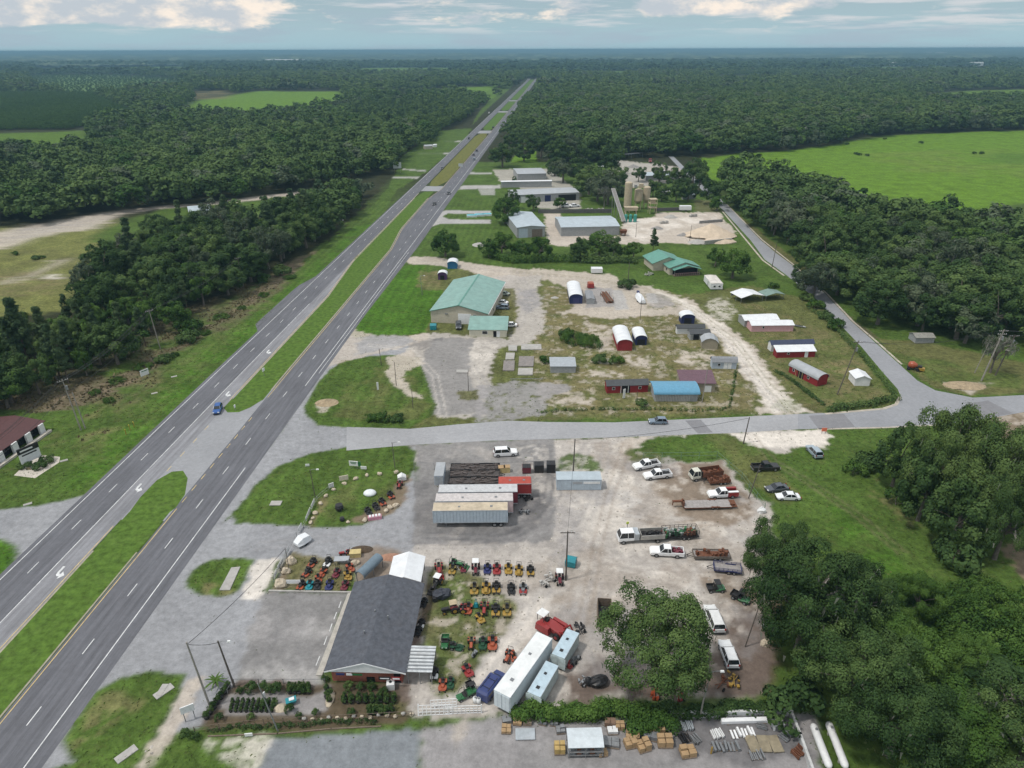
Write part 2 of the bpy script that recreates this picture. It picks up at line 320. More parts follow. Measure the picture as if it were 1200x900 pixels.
cover('apron', [(330, 505), (372, 440), (408, 392), (430, 400), (485, 396), (470, 420), (400, 422), (372, 450), (358, 480), (372, 499), (480, 503), (480, 522), (372, 537), (300, 575), (262, 612), (215, 700), (130, 800), (60, 895), (0, 980), (110, 800), (260, 590)], 1, .25)
cover('sand', Z(300, 200, 4, [(420, 760), (470, 740), (560, 775), (700, 775), (800, 760), (840, 780), (600, 850), (400, 900), (310, 930), (350, 880)]), .75, 1.5)
cover('apron', Z(300, 200, 4, [(520, 770), (700, 775), (740, 800), (600, 840), (470, 860), (480, 800)]), .7, 2, 2)
cover('g', Z(220, 380, 4.615, [(640, 490), (632, 450), (670, 370), (720, 300), (760, 250), (840, 205), (960, 175), (1100, 165), (1250, 180), (1340, 430), (1330, 490), (1200, 560), (860, 560), (720, 545), (670, 520)]), 1, .35)
cover('olive', Z(220, 380, 4.615, [(860, 330), (1000, 300), (1060, 200), (1180, 180), (1320, 470), (1200, 520), (900, 520), (780, 500)]), .6, 2, 2, (N_MID, .3, .6))
cover('sand', Z(220, 380, 4.615, [(1080, 180), (1200, 140), (1280, 210), (1190, 250), (1160, 290), (1200, 350), (1280, 410), (1200, 390), (1110, 330), (1080, 280)]), .85, 1.2)
cover('sand', Z(220, 380, 4.615, [(700, 430), (750, 400), (775, 430), (740, 470), (700, 475)]), .8, 1.2)
cover('g', Z(940, 400, 4.5, [(250, -30), (430, 180), (525, 300), (500, 330), (430, 350), (120, 375), (60, 330), (40, 340), (0, 250), (-20, 380), (-180, 370), (-60, 250), (-80, 0)]), .35, 1.5, 1, (N_MID, .35, .6))
cover('dry', Z(830, 300, 4.736, [(640, 620), (760, 560), (860, 600), (900, 760), (760, 800), (640, 720)]), .7, 2, 2, (N_SM, .3, .6))
cover('olive', [(1026, 398), (1080, 400), (1200, 425), (1300, 440), (1300, 462), (1200, 460), (1140, 464), (1095, 455)], .9, 1.5)
cover('g', [(1040, 412), (1200, 440), (1200, 456), (1100, 448)], .6, 2, 2, (N_MID, .3, .6))
cover('brush', [(975, 352), (1000, 375), (1035, 398), (1010, 396), (970, 360)], .7, 1); cover('olive', [(847, 236), (895, 275), (950, 318), (940, 322), (885, 282)], .9, 1)
cover('sand', Z(940, 400, 4.5, [(720, 205), (850, 215), (990, 215), (960, 250), (880, 280), (800, 245)]), .8, 1.5, 1, (N_SM, .3, .55))
cover('dirt', [(1150, 492), (1200, 480), (1300, 470), (1300, 545), (1200, 522), (1165, 510)], .9, 1.5)
cover('sand', [(1160, 490), (1300, 470), (1300, 500), (1185, 500)], .7, 1.5, 1, (N_SM, .3, .6))
cover('lot', [(480, 521), (600, 516), (720, 512), (860, 506), (970, 503), (955, 530), (960, 560), (900, 590), (905, 660), (905, 760), (890, 822), (600, 838), (480, 838), (420, 720), (420, 650), (330, 650), (440, 600), (490, 560)], 1, 1.5)
cover('pale', Z(700, 480, 4.5, [(0, 300), (150, 330), (250, 420), (350, 520), (320, 620), (100, 640), (0, 700), (-150, 600), (-130, 400)]), .5, 3, 2, (N_MID, .35, .6))
cover('gravel', Z(700, 480, 4.5, [(100, 400), (250, 400), (330, 480), (280, 580), (120, 560), (60, 480)]), .6, 3, 2, (N_SM, .35, .6))
cover('dirt', Z(700, 480, 4.5, [(340, 290), (620, 270), (760, 400), (840, 560), (640, 620), (420, 560), (300, 430)]), .85, 2.5, 2)
cover('mulch', Z(700, 480, 4.5, [(380, 300), (600, 290), (640, 330), (500, 350), (400, 360)]), .5, 2, 2, (N_SM, .35, .6))
cover('sand', Z(700, 480, 4.5, [(280, 400), (420, 390), (440, 440), (360, 500), (290, 470)]), .6, 2, 2, (N_SM, .35, .6))
cover('sand', Z(700, 480, 4.5, [(300, 560), (560, 560), (700, 640), (560, 720), (320, 660)]), .5, 3, 2, (N_SM, .35, .6))
cover('g', Z(700, 480, 4.5, [(160, 240), (230, 165), (330, 140), (560, 132), (680, 132), (800, 175), (980, 240), (1080, 200), (1180, 165), (1400, 130), (1620, 90), (1800, 350), (2300, 900), (1300, 560), (1150, 500), (1060, 520), (860, 480), (720, 330), (640, 270), (200, 285)]), 1, 1.5)
cover('olive', Z(700, 480, 4.5, [(560, 135), (680, 132), (800, 175), (900, 260), (1060, 420), (1000, 500), (860, 420), (720, 320)]), .7, 2, 2, (N_MID, .3, .6))
cover('pale', Z(700, 480, 4.5, [(680, 130), (900, 125), (1170, 100), (1250, 150), (1190, 180), (1000, 205), (880, 205), (790, 180)]), .9, 1.5)
cover('pale', Z(940, 400, 4.5, [(-60, 480), (100, 470), (150, 550), (100, 580), (20, 540), (-60, 540)]), .85, 1.5, 1, (N_SM, .2, .5))
cover('sand', Z(700, 480, 4.5, [(110, 190), (180, 145), (260, 148), (160, 240), (150, 270), (130, 240)]), .8, 1.2)
cover('g', [(975, 505), (1040, 502), (1060, 560), (1150, 600), (1200, 660), (1300, 800), (1200, 800), (1050, 690), (990, 600), (960, 545)], 1, 2)
cover('lush', [(960, 585), (1010, 600), (1090, 690), (1200, 720), (1200, 800), (1080, 760), (1000, 660)], .7, 3, 2, (N_MID, .3, .6))
cover('dry', [(1000, 545), (1060, 590), (1100, 640), (1180, 690), (1120, 650), (1040, 600)], .6, 3, 2, (N_SM, .4, .6))
cover('dirt', [(1175, 640), (1300, 640), (1300, 700), (1185, 672)], .9, 2)
cover('mulch', Z(670, 640, 4.736, [(280, 620), (560, 560), (760, 560), (960, 200), (1150, 220), (1160, 600), (1060, 840), (500, 860), (0, 870), (0, 700), (100, 660)]), .85, 2.5, 2)
cover('dirt', Z(670, 640, 4.736, [(680, 150), (900, 150), (1000, 260), (950, 420), (880, 330), (760, 240)]), .8, 2.5, 2)
cover('sand', Z(670, 640, 4.736, [(740, 560), (860, 480), (880, 700), (800, 740), (720, 640)]), .5, 2, 1, (N_SM, .3, .6))
cover('g', Z(670, 640, 4.736, [(-30, 870), (960, 840), (1200, 800), (1200, 900), (-100, 920)]), .9, 1)
cover('asp', Z(470, 470, 4.8, [(40, 245), (500, 222), (870, 210), (875, 300), (870, 400), (860, 600), (850, 790), (300, 800), (0, 830), (-250, 880), (-560, 870), (-450, 820), (-80, 740), (0, 560), (70, 420), (90, 300)]), .9, 1.0)
cover('dark', Z(470, 470, 4.8, [(760, 430), (820, 430), (800, 600), (680, 740), (450, 760), (640, 720), (740, 600)]), .55, 2, 3)
cover('dark', Z(470, 470, 4.8, [(20, 470), (190, 440), (190, 690), (600, 690), (500, 760), (150, 760), (0, 640)]), .35, 2, 3, (N_MID, .3, .6))
cover('g', Z(470, 470, 4.8, [(880, 320), (1000, 290), (1100, 310), (1130, 390), (880, 395)]), .9, 1)
cover('gravel', Z(470, 470, 4.8, [(880, 520), (1130, 520), (1140, 580), (880, 590)]), .6, 2, 1, (N_SM, .3, .6))
YARD = [(600, 520), (740, 515), (900, 600), (905, 760), (600, 835), (480, 838), (560, 700), (660, 640)]
cover('pale', YARD, .45, 2, 1, (N_SM, .52, .66)); cover('dirt', YARD, .35, 2, 1, (vnoise(XX, YY, 7, 73, 4), .52, .66)); cover('gravel', YARD, .5, 2, 1, (vnoise(XX, YY, 9, 83, 4), .54, .66))
cover('dark', [(490, 525), (650, 520), (650, 640), (440, 650)], .3, 2, 1, (vnoise(XX, YY, 4, 93, 4), .5, .66)); cover('lot', [(490, 525), (650, 520), (650, 640), (440, 650)], .45, 2, 1, (vnoise(XX, YY, 6, 97, 4), .55, .68))
cover('apron', [(262, 612), (372, 537), (486, 524), (484, 655), (330, 690), (285, 790), (240, 850), (60, 900), (-40, 1000), (100, 800)], 1, .2)
TRI = Z(260, 510, 5, [(60, 470), (180, 310), (330, 180), (520, 105), (740, 70), (960, 62), (1080, 62), (1135, 100), (1130, 190), (1075, 290), (1040, 420), (960, 470), (820, 530), (560, 545), (480, 530), (80, 522)])
cover('g', TRI, 1, .25); cover('olive', Z(260, 510, 5, [(520, 540), (560, 400), (700, 290), (1000, 230), (1060, 300), (960, 450), (800, 520)]), .5, 2, 2, (N_MID, .3, .6))
cover('dirt', Z(260, 510, 5, [(730, 510), (860, 450), (1000, 340), (1080, 220), (1100, 250), (1040, 420), (960, 470), (820, 530)]), .9, 1.2)
cover('dry', Z(260, 510, 5, [(500, 535), (540, 450), (590, 370), (620, 400), (560, 480), (540, 540)]), .8, 1)
cover('g', Z(0, 580, 2.857, [(618, 300), (640, 255), (700, 220), (780, 205), (845, 210), (840, 250), (800, 320), (740, 345), (660, 335)]), 1, .25)
cover('dry', Z(0, 580, 2.857, [(660, 300), (740, 290), (790, 320), (740, 342), (680, 330)]), .7, 1, 1, (N_SM, .3, .6))
cover('pale', Z(0, 580, 2.857, [(850, 215), (950, 210), (880, 345), (805, 350)]), .85, .6)
cover('apron', Z(260, 510, 5, [(20, 520), (470, 535), (480, 600), (380, 720), (-100, 720)]), 1, .6)
cover('apron', Z(0, 580, 2.857, [(430, 480), (620, 345), (800, 350), (860, 360), (780, 480), (760, 560), (700, 610), (620, 600), (500, 590), (380, 620), (300, 660)]), 1, .6)
cover('asp', Z(300, 640, 10, [(100, 530), (1100, 540), (1000, 800), (700, 1640), (-250, 1620), (-220, 1500)]), 1, .6)
cover('conc', Z(300, 640, 10, [(100, 530), (1100, 540), (1000, 800), (700, 1640), (-250, 1620), (-220, 1500)]), .7, 2, 1, (N_MID, .48, .64)); cover('gravel', Z(300, 640, 10, [(0, 600), (800, 600), (700, 900), (300, 1200), (0, 1000)]), .6, 2, 2, (N_MID, .35, .6))
cover('dry', Z(300, 640, 10, [(180, 500), (420, 60), (1000, 160), (1200, 200), (1060, 510)]), .9, .8); cover('olive', Z(300, 640, 10, [(350, 440), (500, 110), (1000, 200), (1000, 440)]), .8, 1.5, 1, (N_SM, .3, .6))
cover('dirt', Z(300, 640, 10, [(160, 520), (330, 200), (380, 330), (300, 500)]), .7, 1)
cover('dirt', Z(260, 510, 5, [(740, 700), (900, 650), (1100, 690), (1000, 740), (960, 830), (800, 880), (790, 760)]), .8, 1)
cover('g', Z(300, 640, 10, [(90, 540), (260, 160), (320, 160), (190, 480), (150, 550)]), .9, .5)
cover('g', Z(0, 580, 2.857, [(205, 830), (240, 760), (320, 660), (420, 605), (520, 588), (620, 605), (610, 640), (500, 880), (420, 960), (300, 960), (250, 890)]), 1, .25)
cover('dry', Z(0, 580, 2.857, [(220, 830), (330, 670), (430, 640), (480, 700), (420, 740), (260, 860)]), .6, 1.5, 2, (N_SM, .35, .6))
cover('sand', Z(0, 580, 2.857, [(620, 630), (690, 620), (640, 700), (590, 790), (540, 880), (450, 960), (500, 860), (560, 740)]), .9, 1, 1, (N_SM, .15, .4))
cover('mulch', Z(190, 750, 4.138, [(230, 330), (350, 190), (740, 210), (790, 220), (1200, 200), (1200, 400), (800, 440), (200, 440), (180, 400)]), .85, .6)
cover('gravel', Z(190, 750, 4.138, [(330, 250), (740, 260), (820, 220), (800, 340), (700, 370), (320, 360), (280, 300)]), .9, .6)
cover('g', Z(190, 750, 4.138, [(130, 420), (200, 470), (700, 450), (1200, 420), (1240, 400), (1240, 440), (640, 480), (320, 490), (60, 600), (0, 600)]), .9, .8)
cover('olive', Z(190, 750, 4.138, [(1000, 310), (1200, 300), (1250, 370), (1000, 370)]), .7, 1, 1, (N_SM, .3, .6))
cover('sealed', Z(190, 750, 4.138, [(500, 475), (800, 465), (1200, 430), (1260, 430), (1230, 720), (440, 720)]), 1, .5)
cover('pale', Z(190, 750, 4.138, [(200, 490), (500, 475), (470, 600), (460, 700), (320, 590), (200, 540)]), .7, 1, 1, (N_SM, .2, .5))
cover('gravel', [(276, 700), (400, 700), (380, 790), (275, 800)], .0, 1); cover('gravel', Z(440, 730, 4.615, [(250, 570), (560, 520), (700, 510), (1040, 530), (2400, 500), (2400, 900), (220, 900)]), 1, .8)
cover('sand', Z(440, 730, 4.615, [(420, 640), (460, 540), (560, 510), (500, 600), (440, 700)]), .6, 1, 1, (N_SM, .2, .5))
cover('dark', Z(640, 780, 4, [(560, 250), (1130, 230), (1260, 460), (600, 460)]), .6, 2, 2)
cover('asp', Z(640, 780, 4, [(-100, 380), (300, 410), (600, 400), (620, 500), (-100, 500)]), .6, 2, 2)
PLOT = Z(490, 640, 6, [(130, 120), (430, 200), (520, 320), (700, 390), (700, 430), (600, 560), (540, 720), (440, 770), (380, 900), (270, 1040), (120, 1000), (20, 500), (60, 250)])
cover('olive', PLOT, .95, 1); cover('g', PLOT, .6, 1.5, 1, (N_MID, .4, .62)); cover('sand', PLOT, .7, 1.5, 1, (N_SM, .58, .72))
cover('pale', Z(490, 640, 6, [(600, 560), (720, 430), (900, 300), (860, 480), (760, 640), (600, 860), (380, 1050), (280, 1080), (430, 860), (560, 720)]), .6, 2, 2)
cover('mulch', Z(360, 640, 6, [(730, 730), (830, 400), (860, 260), (890, 260), (860, 480), (800, 700)]), .8, .6)
cover('dirt', Z(490, 640, 6, [(900, 400), (1050, 330), (1100, 250), (1100, 420), (980, 480)]), .5, 2, 2, (N_SM, .3, .6))

def track(px, gap=1.7, w=.55, kind='gravel', op=.4):
    P_ = [G(*p) for p in px]
    for s in (-1, 1):
        L_, R_ = [], []
        for i, p in enumerate(P_):
            d = (P_[min(i + 1, len(P_) - 1)] - P_[max(i - 1, 0)]).normalized(); n = Vector((-d.y, d.x, 0)); c = p + n * s * gap / 2
            L_.append(tuple((c + n * w / 2)[:2])); R_.append(tuple((c - n * w / 2)[:2]))
        cover(kind, L_ + R_[::-1], op, .12, 1, None, True)
for k, q in (('gravel', [(712, 520), (705, 560), (690, 600), (660, 640), (640, 690), (620, 730), (575, 775), (535, 830)]), ('dirt', [(735, 520), (715, 580), (700, 640), (690, 700), (680, 735)]), ('gravel', [(690, 520), (640, 620), (560, 640), (470, 640), (390, 630), (300, 640)]), ('dark', [(655, 540), (652, 580), (640, 605), (600, 628), (540, 636), (480, 632)]), ('dark', [(648, 545), (642, 585), (620, 612), (570, 630), (500, 628)]), ('dirt', [(720, 600), (790, 615), (850, 612), (880, 600)]), ('pale', [(705, 660), (760, 670), (810, 685), (815, 720), (830, 760)]), ('gravel', [(700, 680), (690, 720), (685, 760), (690, 790)]), ('gravel', [(920, 485), (880, 440), (850, 400), (800, 362), (740, 340), (660, 325), (560, 315), (490, 306)]), ('olive', [(930, 484), (892, 440), (862, 400), (812, 362), (750, 336), (680, 325), (600, 318)]), ('gravel', [(600, 490), (560, 440), (540, 410), (580, 400), (610, 380), (620, 340), (610, 325)]), ('pale', [(520, 490), (510, 440), (480, 410), (430, 404)]), ('sand', [(1170, 500), (1240, 520), (1300, 530)]), ('dirt', [(880, 510), (905, 540), (940, 560), (1000, 600), (1060, 650)])): track(q, kind=k)
_q = (XX - O0.x) * NV.x + (YY - O0.y) * NV.y
_m = (GR > .6) & (np.abs(_q + 10) < 75) & (YY < 420); CL[_m] *= (1 + .10 * np.sin(_q[_m] * 2 * np.pi / 3.2))[:, None]
def build_ground():
    ny, nx = XX.shape
    me = bpy.data.meshes.new('ground')
    co = np.zeros((ny * nx, 3), np.float32); co[:, 0] = XX.ravel(); co[:, 1] = YY.ravel()
    me.vertices.add(ny * nx); me.vertices.foreach_set('co', co.ravel())
    jj, ii = np.meshgrid(np.arange(ny - 1), np.arange(nx - 1), indexing='ij')
    a = (jj * nx + ii).ravel(); q = np.stack([a, a + 1, a + nx + 1, a + nx], 1).astype(np.int32)
    me.loops.add(q.size); me.loops.foreach_set('vertex_index', q.ravel())
    me.polygons.add(len(q)); me.polygons.foreach_set('loop_start', np.arange(0, q.size, 4, dtype=np.int32)); me.polygons.foreach_set('loop_total', np.full(len(q), 4, np.int32))
    me.update(calc_edges=True)
    at = me.attributes.new('cover', 'FLOAT_COLOR', 'POINT')
    d = np.ones((ny * nx, 4), np.float32); d[:, :3] = CL.reshape(-1, 3); d[:, 3] = GR.ravel(); at.data.foreach_set('color', d.ravel())
    o = bpy.data.objects.new('ground', me); COL.objects.link(o); o['kind'] = 'structure'
    m = bpy.data.materials.new('ground_cover'); m.use_nodes = True; nt = m.node_tree; N = nt.nodes; L = nt.links
    b = N['Principled BSDF']; b.inputs['Roughness'].default_value = .95; b.inputs['Specular IOR Level'].default_value = .1
    A = N.new('ShaderNodeAttribute'); A.attribute_name = 'cover'
    ge = N.new('ShaderNodeNewGeometry')
    def noise(sc, det, lo, hi, o0, o1, rough=.6):
        n = N.new('ShaderNodeTexNoise'); n.inputs['Scale'].default_value = sc; n.inputs['Detail'].default_value = det; n.inputs['Roughness'].default_value = rough
        L.new(ge.outputs['Position'], n.inputs['Vector'])
        r = N.new('ShaderNodeMapRange'); r.inputs[1].default_value = lo; r.inputs[2].default_value = hi; r.inputs[3].default_value = o0; r.inputs[4].default_value = o1
        L.new(n.outputs[0], r.inputs[0]); return n, r.outputs[0]
    n1, g1 = noise(.8, 10, .36, .64, .5, 1.5, .82); n2, g2 = noise(.11, 6, .34, .66, .72, 1.28, .7)
    n3, d1 = noise(.7, 10, .36, .64, .74, 1.22, .85); n4, d2 = noise(.10, 7, .34, .66, .86, 1.12, .72)
    def mul(a, b_):
        x = N.new('ShaderNodeMath'); x.operation = 'MULTIPLY'; L.new(a, x.inputs[0]); L.new(b_, x.inputs[1]); return x.outputs[0]
    fg, fd = mul(g1, g2), mul(d1, d2)
    mf = N.new('ShaderNodeMix'); L.new(A.outputs['Alpha'], mf.inputs[0]); L.new(fd, mf.inputs[2]); L.new(fg, mf.inputs[3])
    mx = N.new('ShaderNodeMix'); mx.data_type = 'RGBA'; mx.blend_type = 'MULTIPLY'; mx.inputs[0].default_value = 1
    L.new(A.outputs['Color'], mx.inputs[6]); L.new(mf.outputs[0], mx.inputs[7])
    n5, fl = noise(.3, 10, .52, .7, 0, .5, .82); ff = mul(fl, A.outputs['Alpha'])
    m2 = N.new('ShaderNodeMix'); m2.data_type = 'RGBA'; L.new(ff, m2.inputs[0]); L.new(mx.outputs[2], m2.inputs[6]); 
    hs = N.new('ShaderNodeMix'); hs.data_type = 'RGBA'; hs.inputs[0].default_value = .5; L.new(mx.outputs[2], hs.inputs[6]); hs.inputs[7].default_value = (.19, .155, .075, 1); L.new(hs.outputs[2], m2.inputs[7])
    L.new(m2.outputs[2], b.inputs['Base Color'])
    bp = N.new('ShaderNodeBump'); bp.inputs['Strength'].default_value = .5; bp.inputs['Distance'].default_value = .15; L.new(n1.outputs[0], bp.inputs['Height']); L.new(bp.outputs[0], b.inputs['Normal'])
    me.materials.append(m)
build_ground()

def asphalt(name, col, stretch=True):
    m = bpy.data.materials.new(name); m.use_nodes = True; nt = m.node_tree; N = nt.nodes; L = nt.links
    b = N['Principled BSDF']; b.inputs['Roughness'].default_value = .85; b.inputs['Specular IOR Level'].default_value = .2
    ge = N.new('ShaderNodeNewGeometry'); mp = N.new('ShaderNodeMapping'); L.new(ge.outputs['Position'], mp.inputs['Vector'])
    mp.vector_type = 'TEXTURE'
    if stretch: mp.inputs['Rotation'].default_value = (0, 0, ROADA); mp.inputs['Scale'].default_value = (14, .8, 1)
    def noise(sc, det, o0, o1, src):
        n = N.new('ShaderNodeTexNoise'); n.inputs['Scale'].default_value = sc; n.inputs['Detail'].default_value = det; n.inputs['Roughness'].default_value = .7
        L.new(src, n.inputs['Vector']); r = N.new('ShaderNodeMapRange'); r.inputs[1].default_value = .3; r.inputs[2].default_value = .7; r.inputs[3].default_value = o0; r.inputs[4].default_value = o1
        L.new(n.outputs[0], r.inputs[0]); return r.outputs[0]
    a = noise(1.0, 5, .7 if stretch else .92, 1.22 if stretch else 1.08, mp.outputs[0]); c = noise(1.3, 8, .9, 1.1, ge.outputs['Position']); d = noise(.05, 4, .88, 1.12, ge.outputs['Position'])
    p = None
    for q in (a, c, d):
        if p is None: p = q; continue
        x = N.new('ShaderNodeMath'); x.operation = 'MULTIPLY'; L.new(p, x.inputs[0]); L.new(q, x.inputs[1]); p = x.outputs[0]
    mx = N.new('ShaderNodeMix'); mx.data_type = 'RGBA'; mx.blend_type = 'MULTIPLY'; mx.inputs[0].default_value = 1; mx.inputs[6].default_value = (*col, 1); L.new(p, mx.inputs[7])
    L.new(mx.outputs[2], b.inputs['Base Color']); return m
M_HWY = asphalt('highway_asphalt', (.122, .124, .138)); M_TURN = asphalt('turn_lane_asphalt', (.215, .217, .232)); M_OLD = asphalt('worn_asphalt', (.29, .293, .304), False); M_NEW = asphalt('patched_asphalt', (.19, .19, .20), False)
M_APR = asphalt('worn_apron_asphalt', (.255, .26, .273), False); M_LINE = mat('white_road_paint', (.62, .63, .63), rough=.7, var=.35, scale=.7); M_YEL = mat('yellow_road_paint', (.55, .42, .19), rough=.7, var=.35, scale=.7); M_EDGE = mat('faded_edge_concrete', (.30, .275, .215), rough=.9, var=.3, scale=.6)
M_GRASS = None
def interp(tab, s):
    if s <= tab[0][0]: return tab[0][1]
    for (a, x), (b, y_) in zip(tab, tab[1:]):
        if s <= b: return x + (y_ - x) * (s - a) / (b - a)
    return tab[-1][1]
SS = [-75 + 6 * i for i in range(60)] + [285 + 30 * i for i in range(66)]
SB_L = [(-75, -25.2), (94, -25.2), (98, -28.4), (140, -28.4), (152, -25.4), (230, -25.2), (500, -24.6), (2000, -24)]
SB_R = [(-75, -16.9), (2000, -16.4)]
TL_R = [(-75, -12.9), (128, -12.9), (175, -16.3), (2000, -16.3)]   # outer edge of the southbound turn lane
NB_L = [(-75, -4.2), (195, -4.2), (235, -7.6), (330, -7.6), (345, -4.6), (700, -3.2), (2000, -3)]
NB_R = [(-75, 6.2), (60, 6.2), (110, 6.0), (150, 6.6), (200, 7.4), (290, 7.0), (2000, 5.2)]
def band(l, r, z, s0=-1e9, s1=1e9):
    q = []
    ss = [s for s in SS if s0 < s < s1]; ss = ([s0] if s0 > -1e8 else []) + ss + ([s1] if s1 < 1e8 else [])
    for a, b in zip(ss, ss[1:]): q.append([ST(a, interp(l, a), z), ST(a, interp(r, a), z), ST(b, interp(r, b), z), ST(b, interp(l, b), z)])
    return q
Zr = .012
strips('highway_southbound', band(SB_L, SB_R, Zr, s1=2220), M_HWY)
strips('highway_northbound', band([(s, interp(NB_L, s) if s < 190 else interp(NB_L, s)) for s in SS], NB_R, Zr, s1=2220), M_HWY)
strips('road_turn_lane', band([(s, interp(SB_R, s) + .002) for s in SS], TL_R, Zr - .004, s1=178), M_TURN)
S_OPEN = [toST(*p)[0] for p in ((217, 556), (268, 481))]
cross = [(-20, -75)]
strips('road_crossover', [[ST(S_OPEN[0] - 16, -13.2, Zr - .006), ST(S_OPEN[0] - 16, -4, Zr - .006), ST(S_OPEN[1] + 14, -4, Zr - .006), ST(S_OPEN[1] + 14, -13.2, Zr - .006)]]
       + [[ST(a, -16.6, Zr - .006), ST(a, -3, Zr - .006), ST(b, -3, Zr - .006), ST(b, -16.6, Zr - .006)] for a, b in ((338, 356), (676, 704), (950, 975), (1190, 1215))], M_APR)
def nose(px): return [ST(*toST(*p), .03) for p in px]
MED = mat('median_grass', (.080, .142, .025), rough=.95, var=.5, scale=.8, coords='Object', bump=.6, bscale=2, spec=.1, dirt=.1)
MED2 = mat('median_grass_dry', (.135, .14, .04), rough=.95, var=.45, scale=.5, coords='Object', bump=.6, bscale=2, spec=.1, dirt=.1)
lft = lambda s: interp([(-75, -12.6), (128, -12.6), (175, -15.9), (2000, -15.9)], s)
rgt = lambda s: interp([(x, v - .35) for x, v in NB_L], s)
def median(s0, s1, m, n0=(), n1=()):
    ss = [s for s in SS if s0 < s < s1]
    pts = list(n0) + [ST(s, rgt(s), .02) for s in ss] + list(n1) + [ST(s, lft(s), .02) for s in reversed(ss)]
    sheet('median', pts, .02, m)
sA = toST(205, 596)[0]; sB = toST(310, 470)[0]
median(-75, sA, MED, (), [ST(*toST(*p), .02) for p in Z(0, 400, 4.615, [(950, 900), (1000, 830), (1015, 740), (990, 700), (930, 705), (850, 750), (760, 842)])])
median(sB, 334, MED, [ST(*toST(*p), .02) for p in Z(200, 430, 6, [(440, 215), (372, 288), (400, 320), (480, 318), (560, 285), (640, 235)])], [ST(337, -8, .02), ST(336, -14, .02)])
median(358, 672, MED2, [ST(356, -14, .02), ST(355, -9, .02)], [ST(675, -6, .02), ST(675, -13, .02)])
median(708, 946, MED, [ST(706, -12, .02), ST(706, -6, .02)], [ST(948, -8, .02)]); median(978, 1186, MED, [ST(976, -10, .02)]); median(1218, 2150, MED, [ST(1216, -10, .02)])
KE = [(s, interp(TL_R, s)) for s in SS if s < sA - 10]; KE2 = [(s, interp(TL_R, s)) for s in SS if sB + 2 < s < 330]
def lineq(pts, w, z):
    q = []
    for (a, ta), (b, tb) in zip(pts, pts[1:]): q.append([ST(a, ta - w / 2, z), ST(a, ta + w / 2, z), ST(b, tb + w / 2, z), ST(b, tb - w / 2, z)])
    return q
strips('road_edging', lineq([(s, t + .2) for s, t in KE], .35, .026) + lineq([(s, t + .2) for s, t in KE2], .35, .026) + lineq([(s, interp(NB_L, s) - .3) for s in SS if s < sA - 12], .3, .026) + lineq([(s, interp(NB_L, s) - .3) for s in SS if sB + 4 < s < 330], .4, .026), M_EDGE)
ZL = Zr + .012
def const(t, a, b): return [(s, t(s) if callable(t) else t) for s in [a] + [x for x in SS if a < x < b] + [b]]
W_ = []
W_ += lineq(const(-24.2, -75, 2200), .16, ZL) + lineq(const(-17.0, -75, 120), .16, ZL) + lineq(const(lambda s: interp([(120, -17), (175, -16.7), (1400, -16.7)], s), 185, 330), .14, ZL)
W_ += lineq(const(3.9, -75, toST(285, 548)[0]), .16, ZL) + lineq(const(3.8, toST(345, 460)[0] + 4, 2200), .16, ZL) + lineq(const(5.0, 62, 190), .12, ZL)
for k in range(-7, 112):
    for t in (0.05, -20.6):
        if 12.2 * k > 400 and k % 2: continue
        W_ += lineq([(12.2 * k - 1.5 + (4.5 if t < -1 else 0), t), (12.2 * k + 1.5 + (4.5 if t < -1 else 0), t)], .15, ZL)
strips('road_marking_white', W_, M_LINE)
Y_ = lineq(const(-3.75, -75, sA), .15, ZL) + lineq(const(lambda s: interp(NB_L, s) + .35, sB + 2, 2200), .15, ZL) + lineq(const(lambda s: interp(TL_R, s) - .3, -75, sA - 6), .15, ZL) + lineq(const(lambda s: interp(TL_R, s) - .3, sB, 330), .15, ZL)
for k in range(9): Y_ += lineq([(sA + 2 + 4.2 * k, -3.7), (sA + 4 + 4.2 * k, -3.7)], .15, ZL)
for k in range(4): Y_ += lineq([(sA + 13 + 6 * k, -12.6), (sA + 15 + 6 * k, -12.6)], .15, ZL)
strips('road_marking_yellow', Y_, M_YEL)
def arrow(s, t):
    prof = [(-1.3, -.1), (.5, -.1), (.9, -.5), (.9, -.75), (1.35, -.2), (.9, .35), (.9, .1), (.6, .12), (.1, .25), (-1.3, .1)]
    pts = [(-1.6, .45), (-.2, .45), (.6, .3), (.95, -.1), (.95, -.45), (1.6, -.45), (.65, -1.25), (-.3, -.45), (.3, -.45), (.3, -.15), (.05, 0), (-1.6, 0)]
    return [ST(s - a, t - b, ZL) for a, b in pts]
for px in ((70, 671), (162, 572), (266.5, 462), (314, 412.5)):
    s, t = toST(*px); sheet('road_marking_arrow', arrow(s, t), ZL, M_LINE)
Zc = .016
CR = Z(220, 380, 4.615, [(860, 556), (1200, 566)]) + [(540, 497), (595, 493), (643, 494.6), (720, 495), (855, 489), (935, 485.2), (935, 503.2), (855, 507.5), (720, 512.5), (649, 514.5), (574, 516.5), (480, 521.5), (406, 528)]
sheet('cross_road', [G(*p) for p in CR], Zc, M_OLD)
SRL = [(783, 183), (802, 203), (847, 246), (880, 282), (896, 304), (921, 322), (956, 350), (985, 381), (1010, 407), (1035, 437), (1052, 456), (1056, 466), (1050, 473), (1035, 478), (967, 484), (935, 485.2)]
SRR = [(789, 183), (806, 200), (852, 240), (891, 281), (910, 297), (929, 311), (966, 343), (997, 376), (1024, 400), (1053, 426), (1075, 446), (1096, 457.5), (1140, 466), (1200, 463), (1320, 452), (1320, 464), (1200, 483), (1149, 492), (1100, 498), (1038, 501), (958, 502.5), (935, 503.2)]
sheet('side_road', [G(*p) for p in SRL] + [G(*p) for p in reversed(SRR)], Zc + .004, asphalt('side_road_asphalt', (.245, .252, .268), False))
E_ = []
